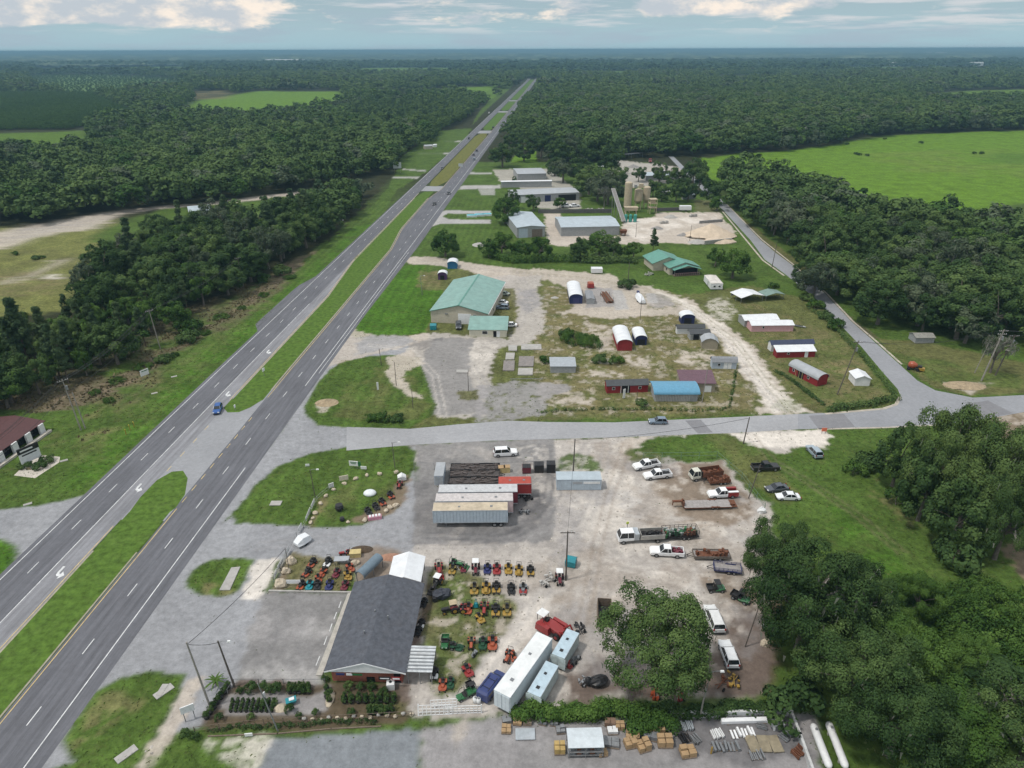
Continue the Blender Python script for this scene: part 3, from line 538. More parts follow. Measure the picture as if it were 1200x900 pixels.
def pxline(pts, w, z):
    q = []; P_ = [G(*p) for p in pts]
    for a, b in zip(P_, P_[1:]):
        n = Vector((-(b - a).y, (b - a).x, 0)).normalized() * w / 2; q.append([Vector((*(a - n)[:2], z)), Vector((*(a + n)[:2], z)), Vector((*(b + n)[:2], z)), Vector((*(b - n)[:2], z))])
    return q
strips('road_shoulder', pxline([(849, 237), (893, 281), (931, 311), (968, 343), (999, 376), (1027, 400), (1057, 427)], .7, Zc - .006) + pxline([(846, 247), (894, 305), (919, 323)], .8, Zc - .006) + pxline([(958, 503), (1040, 501), (1100, 498)], .6, Zc + .012) + pxline([(1055, 465), (1050, 474), (1035, 479), (967, 485)], .8, Zc + .012), mat('sandy_shoulder', (.42, .38, .32), rough=.95, var=.35, scale=.5))
for q in (Z(700, 480, 4.5, [(462, 58), (545, 54), (608, 120), (530, 126)]), Z(700, 480, 4.5, [(1113, 33), (1300, 22), (1360, 92), (1168, 104)]), Z(940, 400, 4.5, [(860, 330), (980, 313), (1115, 380), (950, 405)])):
    sheet('road_patch', [G(*p) for p in q], Zc + .012, M_NEW)
RNG = np.random.RandomState(5)
def leafmat(name, c0, c1, c2):
    m = bpy.data.materials.new(name); m.use_nodes = True; nt = m.node_tree; N = nt.nodes; L = nt.links
    b = N['Principled BSDF']; out = N['Material Output']
    b.inputs['Roughness'].default_value = .7; b.inputs['Specular IOR Level'].default_value = .08
    at = N.new('ShaderNodeAttribute'); at.attribute_name = 'tint'; oi = N.new('ShaderNodeObjectInfo')
    mx = N.new('ShaderNodeMath'); mx.operation = 'MULTIPLY_ADD'; mx.inputs[1].default_value = .42; L.new(oi.outputs['Random'], mx.inputs[0])
    ml = N.new('ShaderNodeMath'); ml.operation = 'MULTIPLY'; ml.inputs[1].default_value = .58; L.new(at.outputs['Fac'], ml.inputs[0]); L.new(ml.outputs[0], mx.inputs[2])
    cr = N.new('ShaderNodeValToRGB'); e = cr.color_ramp.elements; e[0].position = .12; e[0].color = (*c0, 1); e[1].position = .9; e[1].color = (*c2, 1)
    x = cr.color_ramp.elements.new(.5); x.color = (*c1, 1)
    L.new(mx.outputs[0], cr.inputs[0]); L.new(cr.outputs[0], b.inputs['Base Color'])
    tr = N.new('ShaderNodeBsdfTranslucent'); L.new(cr.outputs[0], tr.inputs[0])
    ms = N.new('ShaderNodeMixShader'); ms.inputs[0].default_value = .12; L.new(b.outputs[0], ms.inputs[1]); L.new(tr.outputs[0], ms.inputs[2]); L.new(ms.outputs[0], out.inputs[0])
    return m
LEAF = leafmat('oak_leaves', (.019, .043, .013), (.053, .096, .029), (.120, .178, .054))
LEAFB = leafmat('bright_leaves', (.026, .062, .014), (.056, .112, .022), (.105, .178, .038))
NEEDLE = leafmat('pine_needles', (.028, .054, .026), (.055, .092, .040), (.090, .130, .052))
LEAFG = leafmat('grey_green_leaves', (.040, .062, .036), (.070, .096, .054), (.112, .140, .080))
LEAFD = leafmat('distant_leaves', (.013, .030, .014), (.036, .064, .028), (.17, .20, .10))  # darker than the oak leaves: shade of canopy gaps put into the colour
MOSS = mat('hanging_moss', (.16, .17, .135), rough=.95, var=.35, scale=1.2)
BARK = mat('grey_bark', (.15, .13, .11), rough=.95, var=.4, scale=2.5)
PBARK = mat('pine_bark', (.12, .085, .065), rough=.95, var=.4, scale=2.5)
DEADW = mat('bare_branch', (.30, .28, .255), rough=.9, var=.3, scale=2)

def mesh_np(name, V, F4, m, tint=None):
    me = bpy.data.meshes.new(name); V = np.asarray(V, np.float32); F4 = np.asarray(F4, np.int32)
    me.vertices.add(len(V)); me.vertices.foreach_set('co', V.ravel())
    me.loops.add(F4.size); me.loops.foreach_set('vertex_index', F4.ravel())
    me.polygons.add(len(F4)); me.polygons.foreach_set('loop_start', np.arange(0, F4.size, 4, dtype=np.int32)); me.polygons.foreach_set('loop_total', np.full(len(F4), 4, np.int32))
    me.update(calc_edges=True)
    if tint is not None:
        a = me.attributes.new('tint', 'FLOAT', 'POINT'); a.data.foreach_set('value', np.asarray(tint, np.float32))
    me.materials.append(m); return me
def leaf_quads(cen, rad, n, size, rng, crown_c, out=.5, upb=.35, aspect=.66, flat=1.0):
    """n leaf-sprig faces spread through the clumps (cen, rad)"""
    w = rad ** 2; k = rng.choice(len(cen), n, p=w / w.sum())
    d = rng.normal(size=(n, 3)); d /= np.linalg.norm(d, axis=1)[:, None]
    o = cen[k] - crown_c; o /= (np.linalg.norm(o, axis=1)[:, None] + 1e-6)
    d = d + o * out; d[:, 2] += upb * rng.rand(n); d /= np.linalg.norm(d, axis=1)[:, None]
    p = cen[k] + d * (rad[k] * np.where(rng.rand(n) < .14, 1.05 + .38 * rng.rand(n), .72 + .36 * rng.rand(n) ** .7))[:, None] * np.array([1, 1, flat])
    nn = d + rng.normal(size=(n, 3)) * .26 + np.array([0, 0, .22]); nn /= np.linalg.norm(nn, axis=1)[:, None]
    t = np.cross(nn, rng.normal(size=(n, 3))); t /= np.linalg.norm(t, axis=1)[:, None]; bb = np.cross(nn, t)
    s = (size * (.6 + .8 * rng.rand(n)))[:, None]
    fold = nn * s * .12
    V = np.stack([p - t * s * .5, p + bb * s * .5 * aspect + fold, p + t * s * .5, p - bb * s * .5 * aspect + fold], 1).reshape(-1, 3)
    F4 = np.arange(4 * n).reshape(n, 4)
    ct = rng.rand(len(cen)); tint = np.clip(.62 * ct[k] + .38 * rng.rand(n), 0, 1)
    return V, F4, np.repeat(tint, 4)
def clumps_broad(rng, Rr, H, n, base=.28, rr=(.20, .34), open_=.0):
    c = np.array([0, 0, H * (base + (1 - base) * .45)]); rx, rz = Rr, H * (1 - base) * .52
    lob = rng.normal(size=(7, 3)); lob /= np.linalg.norm(lob, axis=1)[:, None]; la = rng.uniform(-.22, .28, 7)
    cen, rad = [], []
    while len(cen) < n:
        d = rng.normal(size=3); d /= np.linalg.norm(d)
        if d[2] < -.55: continue
        l = 1 + sum(a * max(0, d @ q) ** 3 for a, q in zip(la, lob))
        f = rng.uniform(.62, .92) if rng.rand() < .8 else rng.uniform(.2, .6)
        r = rng.uniform(*rr) * Rr
        p = c + d * np.array([rx, rx, rz]) * f * l
        p[2] = max(p[2], H * base * .8)
        cen.append(p); rad.append(r)
    return np.array(cen), np.array(rad), c
def trunk_mesh(name, rng, H, r0, cen, nl, m, lean=.3, bare=None):
    mb = MB(); top = Vector((rng.uniform(-lean, lean), rng.uniform(-lean, lean), H * .42))
    mb.tube([(0, 0, -.3), tuple(top * .5 + Vector((0, 0, 0))), tuple(top)], [r0 * 1.25, r0 * .9, r0 * .7], 8)
    for i in rng.choice(len(cen), min(nl, len(cen)), replace=False):
        e = Vector(cen[i]); mid = top.lerp(e, .5) + Vector((rng.uniform(-.5, .5), rng.uniform(-.5, .5), rng.uniform(-.4, .3)))
        st = top * rng.uniform(.6, 1)
        mb.tube([tuple(st), tuple(mid), tuple(e)], [r0 * .42, r0 * .25, r0 * .08], 5)
    me = bpy.data.meshes.new(name); me.from_pydata(mb.v, [], mb.f); me.update(); me.materials.append(m); return me
def moss_mesh(rng, cen, rad, n, m=MOSS, ln=(.5, 1.3)):
    k = rng.choice(len(cen), n); p = cen[k] + rng.normal(size=(n, 3)) * rad[k][:, None] * .6; p[:, 2] -= rad[k] * .2
    L_ = rng.uniform(*ln, n); w = rng.uniform(.08, .22, n); a = rng.uniform(0, math.pi, n); t = np.stack([np.cos(a), np.sin(a), 0 * a], 1) * w[:, None]
    dz = np.stack([rng.normal(size=n) * .15, rng.normal(size=n) * .15, -L_], 1)
    V = np.stack([p - t, p + t, p + t * .3 + dz, p - t * .3 + dz], 1).reshape(-1, 3)
    return mesh_np('moss', V, np.arange(4 * n).reshape(n, 4), m)
def bare_mesh(rng, cen, rad, c, n):
    mb = MB()
    for i in rng.choice(len(cen), n):
        e = Vector(cen[i]) + (Vector(cen[i]) - Vector(c)) * .12; s = Vector(c).lerp(e, .45); s.z -= .5
        mid = s.lerp(e, .55) + Vector(rng.uniform(-.6, .6, 3)); mb.tube([tuple(s), tuple(mid), tuple(e)], [.13, .09, .03], 4)
        for _ in range(4):
            q = mid.lerp(e, rng.uniform(0, .9)); r = q + Vector(rng.uniform(-1.3, 1.3, 3)); mb.tube([tuple(q), tuple(r)], [.05, .015], 3)
    me = bpy.data.meshes.new('bare_branches'); me.from_pydata(mb.v, [], mb.f); me.update(); me.materials.append(DEADW); return me

PROTO = {}
CRP = [tuple(G(*p)[:2]) for p in CR]; SRP = [tuple(G(*p)[:2]) for p in SRL + SRR[::-1]]
def proto_broad(key, seed, Rr, H, ncl, nleaf, size, m, base=.25, rr=(.2, .34), moss=0, bare=0, limbs=8, trunk=.35):
    rng = np.random.RandomState(seed); cen, rad, c = clumps_broad(rng, Rr, H, ncl, base, rr)
    V, F4, t = leaf_quads(cen, rad, nleaf, size, rng, c)
    d = dict(crown=mesh_np('crown', V, F4, m, t), trunk=trunk_mesh('trunk', rng, H, trunk, cen, limbs, BARK))
    if moss: d['moss'] = moss_mesh(rng, cen, rad, moss)
    if bare: d['bare_branches'] = bare_mesh(rng, cen, rad, c, bare)
    PROTO.setdefault(key, []).append(d)
def proto_pine(key, seed, Rr, H, ncl, nleaf, size, m=None):
    rng = np.random.RandomState(seed); cen, rad = [], []
    for i in range(ncl):
        z = rng.uniform(.3, .98) * H; q = (1 - (z / H - .3) / .75) * .85 + .15; a = rng.uniform(0, 6.28); r = Rr * q * rng.uniform(.2, .85)
        cen.append((r * math.cos(a), r * math.sin(a), z)); rad.append(Rr * rng.uniform(.24, .4) * (.5 + .5 * q))
    cen, rad = np.array(cen), np.array(rad)
    V, F4, t = leaf_quads(cen, rad, nleaf, size, rng, np.array([0, 0, H * .6]), aspect=.4, flat=.7)
    mb = MB(); mb.tube([(0, 0, -.3), (.1, 0, H * .5), (.05, .1, H * .96)], [.24, .17, .04], 6)
    for i in range(0, ncl, 3): mb.tube([(.05, 0, cen[i][2] - .6), tuple(cen[i])], [.06, .02], 3)
    me = bpy.data.meshes.new('trunk'); me.from_pydata(mb.v, [], mb.f); me.update(); me.materials.append(PBARK)
    PROTO.setdefault(key, []).append(dict(crown=mesh_np('crown', V, F4, m or NEEDLE, t), trunk=me))
for i in range(3): proto_broad('oakhi', 100 + i, 7.5, 14, 84, 38000, .275, LEAF, base=.16, rr=(.12, .215), moss=(380, 90, 160)[i], bare=(9, 3, 5)[i], limbs=14, trunk=.5)
for i in range(3): proto_broad('brighthi', 120 + i, 6.0, 11, 70, 26000, .27, LEAFB, base=.10, rr=(.13, .235), limbs=10, trunk=.3)
for i in range(4): proto_broad('broad', 140 + i, 5.0, 12.5, 46, 6400, .50, LEAF, base=.06, rr=(.15, .27), bare=(0, 0, 2, 0)[i])
for i in range(2): proto_broad('grey', 160 + i, 5.2, 13, 44, 5400, .50, LEAFG, base=.08, rr=(.15, .26), moss=120, bare=4)
for i in range(2): proto_broad('bright', 170 + i, 4.4, 9, 36, 4200, .50, LEAFB, base=.08, rr=(.18, .29))
for i in range(3): proto_pine('pine', 180 + i, 3.0, 15, 46, 3600, .7)
for i in range(2): proto_broad('bush', 190 + i, 1.6, 2.2, 14, 1100, .34, LEAFB if i else LEAF, base=.02, rr=(.3, .45), limbs=4, trunk=.06)
for i in range(2): proto_broad('shrubhi', 200 + i, 1.3, 2.0, 14, 1300, .22, LEAF, base=.02, rr=(.28, .42), limbs=4, trunk=.05)
proto_broad('weed', 210, 3.0, 1.6, 40, 5200, .20, LEAFB, base=.02, rr=(.15, .28), limbs=2, trunk=.04)

proto_broad('dead', 220, 4.6, 14, 40, 700, .4, LEAFG, base=.3, rr=(.12, .2), moss=420, bare=26, limbs=26, trunk=.3)
NT = [0]
def tree(kind, loc, sc=1.0, sz=None, label='', cat='tree', group=None, name=None, var=None, rz=None):
    p = PROTO[kind]; d = p[(NT[0] if var is None else var) % len(p)]; NT[0] += 1
    name = name or {'pine': 'pine_tree', 'bush': 'bush', 'shrubhi': 'shrub', 'weed': 'shrub'}.get(kind, 'broadleaf_tree')
    o = thing(name, loc, random.uniform(0, 6.28) if rz is None else rz, label, cat, group)
    o.scale = (sc, sc, sz or sc)
    for k, me in d.items():
        c = bpy.data.objects.new(k, me); COL.objects.link(c); c.parent = o
        if k in ('moss', 'bare_branches'): c['kind'] = 'stuff'
    return o
def T(u, v, kind, sc, label, sz=None, group=None, cat='tree', var=None, rz=None): return tree(kind, G(u, v), sc, sz, label, cat, group, var=var, rz=rz)

T(766, 800, 'oakhi', 1.14, 'broad moss hung oak standing alone in the yard left of the parked van', var=0, sz=1.02, rz=.6)
big = [(935, 762, 'oakhi', 1.12, 'tall oak with grey bare limbs at the yard edge right of the green carts', 0, 1.25),
       (905, 690, 'oakhi', .72, 'dark oak leaning over the small trailers at the right of the yard', 1, .95),
       (985, 742, 'oakhi', .86, 'rounded oak behind the bare limbed oak, beside the open green meadow strip', 2, .95),
       (990, 830, 'oakhi', 1.02, 'deep shaded oak behind the two white propane tanks', 1, 1.0),
       (925, 838, 'shrubhi', 3.0, 'thick leafy thicket over the right end of the long white block wall', 0, 2.6),
       (1052, 800, 'brighthi', .98, 'bright green bushy tree in the middle of the lower right thicket', 0, .9),
       (1072, 722, 'brighthi', .62, 'small bright leaved tree at the edge of the meadow strip', 1, .7),
       (1118, 880, 'brighthi', 1.15, 'large bright green tree at the bottom right corner', 2, .85),
       (1040, 885, 'oakhi', .92, 'shaded oak at the bottom edge right of the propane tanks', 2, .95),
       (1180, 838, 'broad', 1.2, 'bright leafy tree at the right edge of the lower thicket', 1, .5),
       (1190, 905, 'oakhi', 1.0, 'dark oak cut off by the bottom right corner of the picture', 0, .9),
       (1128, 792, 'brighthi', .66, 'low bright tree between the two large thicket trees', 0, .6)]
for u, v, k, s, l, va, sz in big: T(u, v, k, s, l, var=va, sz=sz)
corner = [(1100, 598, 'oakhi', .92, 'tall dark oak on the corner, nearest the road junction', 1, 1.05), (1045, 570, 'broad', .78, 'smaller leafy tree at the left edge of the corner oaks', 1, .75), (1150, 612, 'oakhi', .95, 'big shadowed oak in the middle of the corner clump', 2, 1.0),
          (1195, 600, 'oakhi', .9, 'dark oak at the right edge of the corner clump by the bare dirt patch', 1, .95), (1112, 640, 'broad', .9, 'rounded green tree at the foot of the corner oak clump', 0, .8), (1075, 610, 'broad', .85, 'leaning leafy tree between the corner oak and the grass strip', 3, .8),
          (1165, 655, 'oakhi', .66, 'low oak at the bottom of the corner clump beside the dirt track', 2, .8)]
for u, v, k, s, l, va, sz in corner: T(u, v, k, s * 1.12, l, var=va, sz=sz * (1.0 if u > 1190 else 1.55))
for (u, v, s, l) in [(1018, 548, 1.6, 'low scrubby bush at the left foot of the corner oaks'), (1000, 556, 1.3, 'small scrub bush on the grass left of the corner oaks'), (1118, 660, 2.2, 'round bright bush below the corner oak clump'), (1050, 592, 1.7, 'dense bush between the corner oaks and the meadow strip')]: T(u, v, 'bush', s, l, cat='bush')
for i, (u, v, s) in enumerate([(1085, 705, 1.3), (1120, 735, 1.6), (1160, 760, 1.7), (1175, 715, 1.3), (1130, 700, 1.1), (1195, 770, 1.6), (1060, 690, 1.0), (1150, 690, 1.0)]): T(u, v, 'weed', s, 'sprawling bright weedy shrub in the overgrown meadow at the right', cat='shrub', group='weedy shrubs in the right hand meadow', sz=s * 1.2)
lone = [(522, 301, 'bright', 1.05, 'round dense tree on the lawn left of the grey works building', 0), (588, 300, 'bright', .95, 'tall bushy tree at the near left corner of the grey works building', 1), (592, 262, 'bright', 1.2, 'tree with a full crown beside the turquoise pools', 0), (600, 245, 'broad', .7, 'green tree in front of the workshop with dark doors', 1),
        (625, 247, 'broad', .62, 'small dark tree right in front of the workshop doors', 2), (656, 245, 'bright', .6, 'little tree at the right end of the workshop', 1), (573, 302, 'bright', .75, 'bushy tree left of the hedge by the dirt road', 1), (610, 303, 'bright', .72, 'tree in the hedge row below the grey works building', 0), (632, 305, 'bright', .92, 'bright round tree in the hedge row by the concrete yard', 1),
        (680, 306, 'broad', .72, 'bushy tree below the long metal warehouse', 0), (702, 300, 'bright', 1.0, 'bright full tree at the right corner of the long metal warehouse', 0), (718, 304, 'broad', .68, 'dark tree behind the long metal warehouse corner', 3), (742, 304, 'bright', .7, 'bush like tree at the edge of the pale gravel yard', 1), (765, 296, 'pine', .6, 'narrow dark tree between the gravel yard and the green roofed house', 0),
        (858, 326, 'bright', 1.12, 'round dark green tree right of the green roofed house', 0), (838, 312, 'bright', .7, 'light green bush tree beside the green roofed house porch', 1), (700, 236, 'grey', 1.0, 'grey half bare tree beside the works conveyor', 0), (712, 240, 'grey', 1.15, 'tall grey leafless looking tree left of the beige silos', 1), (690, 228, 'broad', 1.1, 'dark tree behind the workshop roof', 1), (660, 214, 'grey', 1.05, 'greyish tree between the white flat roof and the works trees', 0),
        (683, 215, 'broad', 1.1, 'large green tree behind the greyish tree', 2), (589, 196, 'broad', 1.25, 'big round tree right beside the highway in front of the pale lot', 0), (603, 216, 'broad', .35, 'very small dark tree by the white flat roof', 1), (765, 231, 'broad', .75, 'dark tree behind the beige silos', 3), (775, 236, 'broad', .7, 'tree right of the beige silos', 1), (792, 237, 'broad', .8, 'dark tree left of the white parked trailer', 0), (748, 213, 'broad', .7, 'small tree above the silo tops', 2),
        (818, 226, 'broad', 1.15, 'dark dense tree at the end of the works yard', 3), (834, 240, 'broad', 1.0, 'tree where the side road leaves the works yard', 0), (840, 247, 'bright', .75, 'bush like tree hugging the side road', 1), (806, 236, 'broad', .8, 'dark tree behind the white parked trailer', 2),
        (722, 222, 'broad', 1.0, 'tree standing left of the tall narrow silo', 2), (716, 204, 'broad', 1.15, 'large tree between the grove and the far works yard', 0), (772, 214, 'broad', .9, 'tree in front of the pale grey roof at the end of the works', 1), (650, 206, 'broad', .95, 'round tree at the right end of the white flat roof', 3), (790, 222, 'broad', 1.0, 'tree between the pale grey roof and the white box trailer', 0), (812, 214, 'broad', 1.1, 'dark tree beside the far bend of the side road', 2),
        (614, 189, 'broad', 1.05, 'first big tree of the grove behind the grey roofed building', 1), (634, 184, 'broad', 1.1, 'tree at the back of the grove behind the grey roofed building', 2), (652, 191, 'broad', 1.15, 'broad tree in the middle of the grove behind the grey roofed building', 0), (668, 188, 'grey', 1.1, 'greyish tree in the grove behind the works', 1), (686, 190, 'broad', 1.1, 'dark tree at the right of the grove behind the works', 3), (704, 186, 'broad', 1.1, 'last tree of the grove behind the works yard', 2), (622, 176, 'broad', 1.2, 'tall tree farther back beside the highway', 3), (600, 178, 'broad', 1.2, 'dark tree by the highway behind the big round one', 0)]
for u, v, k, s, l, va in lone: T(u, v, k, s * (1.75 if v < 241 and 'grey' in k or l.startswith(('dark tree behind the work', 'large green tree b')) else 1.6 if 'grove' in l or 'beside the highway' in l else 1.3 if s > .4 else 1), l, var=va, sz=s * (1.35 if 'grove' in l else 1.2))
T(952, 350, 'grey', 1.35, 'large grey green oak overhanging the side road', var=0, sz=1.15); T(940, 338, 'broad', .95, 'dark tree left of the grey green oak at the side road', var=1, sz=.8)
for u, v, s, l in [(955, 362, 1.6, 'bush under the grey green oak by the side road'), (968, 374, 1.5, 'dark bush at the ditch along the side road'), (982, 386, 1.7, 'last bush of the roadside row before the corner lot'), (945, 352, 1.4, 'low bush behind the green carport'), (906, 338, 1.1, 'round bush between the two carports'), (735, 337, 1.9, 'green bush beside the concrete slabs and utility pole'), (684, 400, 1.2, 'wide green scrub on the lot left of the white roofed barn'), (663, 394, 1.3, 'small dark scrub left of the wide green scrub'),
                   (640, 424, 1.0, 'dark shrub left of the grey low roof'), (703, 424, 1.3, 'shrub on the left of the rubble mound'), (722, 427, 1.2, 'shrub on the right of the rubble mound'), (752, 475, .9, 'weedy bush at the foot of the short pole'), (448, 492, 1.2, 'dark shrub on the lawn island near the cross road'), (466, 493, 1.0, 'right hand shrub on the lawn island near the cross road'), (432, 492, .8, 'left hand shrub on the lawn island near the cross road'),
                   (222, 400, 1.9, 'roadside bush at the foot of the woods near the pole'), (228, 390, 2.2, 'large round bush at the edge of the west woods'), (330, 322, 2.1, 'light green roadside bush below the west woods'), (312, 330, 1.7, 'bush at the front of the west woods beside the slip lane'), (192, 424, 1.3, 'low bush in the dry brush by the highway verge'), (17, 299, .9, 'small round bush in the dry western field'), (42, 304, 1.0, 'dark bush beside the bare patch in the western field'), (50, 303, .7, 'tiny bush right of the dark field bush'), (309, 234, 1.3, 'lone bush by the pale track')]: T(u, v, 'bush', s, l, cat='bush', sz=s * .9)

for i, (x, y) in enumerate([(112, 462), (140, 447), (170, 430), (205, 418), (238, 392), (262, 372), (285, 362), (310, 346), (338, 326), (128, 470)]): T(x, y, 'weed', .5 + .2 * (i % 3), 'scrubby weed clump in the dry brush between the west woods and the verge', cat='shrub', group='weed clumps along the west woods', sz=.6)
for x, y, q in ((672, 398, 'left'), (690, 402, 'right')): T(x, y, 'weed', 1.3, q + ' part of the spreading bright scrub on the shed lot', cat='shrub', sz=1.5)
for u, v, s, l in ((1160, 437, .95, 'bare moss draped grey tree behind the crossarm pole at the far right'), (708, 243, 1.0, 'bare grey tree between the conveyor and the workshop'), (938, 168, 1.3, 'bare pinkish grey tree at the edge of the forest behind the pasture'), (150, 300, .9, 'bare pale tree at the field edge of the west woods')): T(u, v, 'dead', s, l)
def scatter(poly, sp, jit=.42):
    xs = [p[0] for p in poly]; ys = [p[1] for p in poly]
    gx, gy = np.meshgrid(np.arange(min(xs), max(xs), sp), np.arange(min(ys), max(ys), sp))
    gx = gx + RNG.uniform(-jit, jit, gx.shape) * sp; gy = gy + RNG.uniform(-jit, jit, gy.shape) * sp
    k = inpoly(gx, gy, poly); return np.stack([gx[k], gy[k]], 1)
def GP(pts): return [tuple(G(*p)[:2]) for p in pts]
W1 = GP([(-60, 505), (0, 490), (30, 478), (70, 462), (110, 452), (150, 425), (200, 392), (262, 352), (330, 312), (372, 285), (400, 262), (425, 245), (436, 232), (425, 225), (390, 238), (330, 262), (285, 268), (200, 285), (150, 305), (115, 330), (95, 355), (78, 388), (30, 405), (-60, 410)])
W2 = GP([(-120, 268), (0, 264), (60, 262), (100, 256), (150, 248), (250, 237), (360, 221), (420, 212), (455, 205), (478, 188), (497, 166), (500, 148), (400, 148), (250, 152), (135, 172), (112, 194), (-120, 204)])
W4 = GP([(851, 233), (882, 260), (920, 288), (955, 325), (985, 350), (1003, 365), (1030, 385), (1075, 396), (1120, 402), (1200, 412), (1300, 425), (1300, 285), (1200, 278), (1120, 268), (1060, 270), (1000, 250), (940, 226), (900, 214), (850, 207), (843, 220)])
W5 = GP([(700, 188), (760, 184), (825, 184), (872, 177), (940, 164), (1010, 158), (1100, 153), (1200, 150), (1400, 148), (1400, 122), (1200, 121), (1070, 121), (1060, 112), (700, 112), (640, 120), (620, 160), (650, 175)])
W6 = GP([(566, 152), (584, 158), (600, 162), (632, 172), (640, 172), (630, 140), (620, 112), (604, 112), (592, 130)])
W6b = GP([(640, 190), (662, 193), (720, 190), (735, 185), (700, 175), (655, 178)])
W7 = GP([(505, 150), (530, 148), (556, 132), (545, 122), (500, 126), (420, 126), (405, 133), (420, 148)])
W8 = GP([(502, 178), (505, 165), (520, 154), (546, 140), (560, 128), (540, 128), (500, 148)])
cand = []          # x, y, kind, scale, wood
def fill(poly, sp, kinds, sc, wood):
    for x, y in scatter(poly, sp):
        q = Vector((x, y, 0)) - O0; s_ = q.dot(DV); t_ = q.dot(NV) - off(s_)
        if s_ > 280 and -36 < t_ < 15: continue
        k_ = kinds[RNG.randint(len(kinds))]; f_ = 1.0
        if wood == 0 and x < -95 and y < 235 and RNG.rand() < .65: k_ = ('pine', 'bright')[RNG.randint(2)]; f_ = .75
        cand.append((x, y, k_, RNG.uniform(*sc) * f_, wood))
fill(W1, 9.0, ['broad'] * 8 + ['grey', 'bright', 'bright', 'pine', 'pine'], (.95, 1.65), 0)
fill(W2, 11, ['broad'] * 9 + ['pine', 'bright', 'bright', 'grey'], (1.1, 1.95), 1)
fill(W4, 10.6, ['broad'] * 7 + ['bright', 'bright', 'grey'], (1.05, 1.9), 2)
fill(W5, 13.5, ['broad'] * 7 + ['grey', 'bright'], (1.3, 2.2), 3)
fill(W6, 9.5, ['broad', 'broad'], (.9, 1.3), 4); fill(W6b, 9, ['broad', 'broad', 'grey'], (.8, 1.1), 4); fill(W7, 9.5, ['broad', 'pine'], (.9, 1.3), 5); fill(W8, 9, ['broad', 'broad'], (.8, 1.1), 5)
SEC = {0: ('leafy tree in the dense woods between the dry western field and the highway', 'woods west of the highway'), 1: ('tree in the thick woods beyond the pale track west of the highway', 'woods beyond the pale track'),
       2: ('tall leafy tree in the dark woods along the far side of the side road', 'woods along the side road'), 3: ('tree in the forest behind the wide bright pasture', 'forest behind the pasture'), 4: ('dark roadside tree beyond the works yard east of the highway', 'trees beyond the works yard'), 5: ('dark tree west of the highway beyond the mown frontage', 'trees beyond the mown frontage')}
W1b = GP([(-70, 505), (0, 486), (60, 460), (110, 446), (140, 425), (115, 395), (60, 398), (-70, 420)])
fill(W1b, 7.2, ['pine', 'bright', 'bright', 'broad'], (.65, 1.05), 0)
def inview(x, y, z=6, m=0.0):
    q = np.array([x, y, z - CAMH]); w = q @ FW
    if w <= 1: return False
    u, v = 600 + FOC * (q @ RT) / w, 450 - FOC * (q @ UP) / w
    return -m <= u <= 1200 + m and v <= 900 + m
cand.sort(key=lambda c: c[0] ** 2 + c[1] ** 2)
rest = []; n_ind = 0
for x, y, k, s, w in cand:
    if n_ind < 238 and inview(x, y):
        tree(k, (x, y, 0), s, (s * .55 + .5) * RNG.uniform(.8, 1.12), SEC[w][0], 'tree', SEC[w][1]); n_ind += 1
    elif inview(x, y, m=260): rest.append((x, y, k, s))
def lo_variant(seed, Rr, H, ncl, nleaf, size, pine=False):
    rng = np.random.RandomState(seed)
    if pine:
        z = rng.uniform(.35, .98, ncl) * H; q = 1 - (z / H - .35) / .75; a = rng.uniform(0, 6.28, ncl)
        cen = np.stack([Rr * q * .6 * np.cos(a), Rr * q * .6 * np.sin(a), z], 1); rad = Rr * .42 * (.4 + .6 * q); c = np.array([0, 0, H * .6])
    else: cen, rad, c = clumps_broad(rng, Rr, H, ncl, .1, (.22, .36))
    return leaf_quads(cen, rad, nleaf, size, rng, c, upb=.8, aspect=.95)
def bake(name, items, variants, m, kindprop='stuff'):
    """one mesh for a mass of trees nobody could count"""
    Vs, Fs, Ts, b = [], [], [], 0
    for vi, (V, F4, t) in enumerate(variants):
        it = np.array([i[:5] for j, i in enumerate(items) if j % len(variants) == vi], float)
        if not len(it): continue
        a = RNG.uniform(0, 6.28, len(it)); c, s = np.cos(a), np.sin(a)
        X = (V[None, :, 0] * c[:, None] - V[None, :, 1] * s[:, None]) * it[:, 2:3] + it[:, 0:1]
        Y = (V[None, :, 0] * s[:, None] + V[None, :, 1] * c[:, None]) * it[:, 2:3] + it[:, 1:2]
        Zz = V[None, :, 2] * it[:, 3:4] + it[:, 4:5]
        tt = .38 * t[None, :] + (.34 * RNG.rand(len(it)) + .5 * vnoise(it[:, 0], it[:, 1] * .35, 110, 5, 3) - .11)[:, None]
        Vs.append(np.stack([X, Y, Zz], 2).reshape(-1, 3)); Ts.append(tt.ravel())
        ff = F4[None] + (np.arange(len(it)) * len(V))[:, None, None] + b; Fs.append(ff.reshape(-1, 4)); b += len(it) * len(V)
    me = mesh_np(name, np.concatenate(Vs), np.concatenate(Fs), m, np.concatenate(Ts))
    o = bpy.data.objects.new(name, me); COL.objects.link(o); o['kind'] = kindprop; return o
LO = [lo_variant(300 + i, 5.0, 12.5, 26, 620, 1.05) for i in range(4)]; LOP = [lo_variant(310 + i, 3.0, 15, 24, 340, 1.1, True) for i in range(2)]
FARV = [lo_variant(330 + i, 6.2, 12.5, 16, 230, 1.7) for i in range(4)]
FARV2 = [lo_variant(350 + i, 6.2, 12.5, 9, 48, 3.6) for i in range(4)]
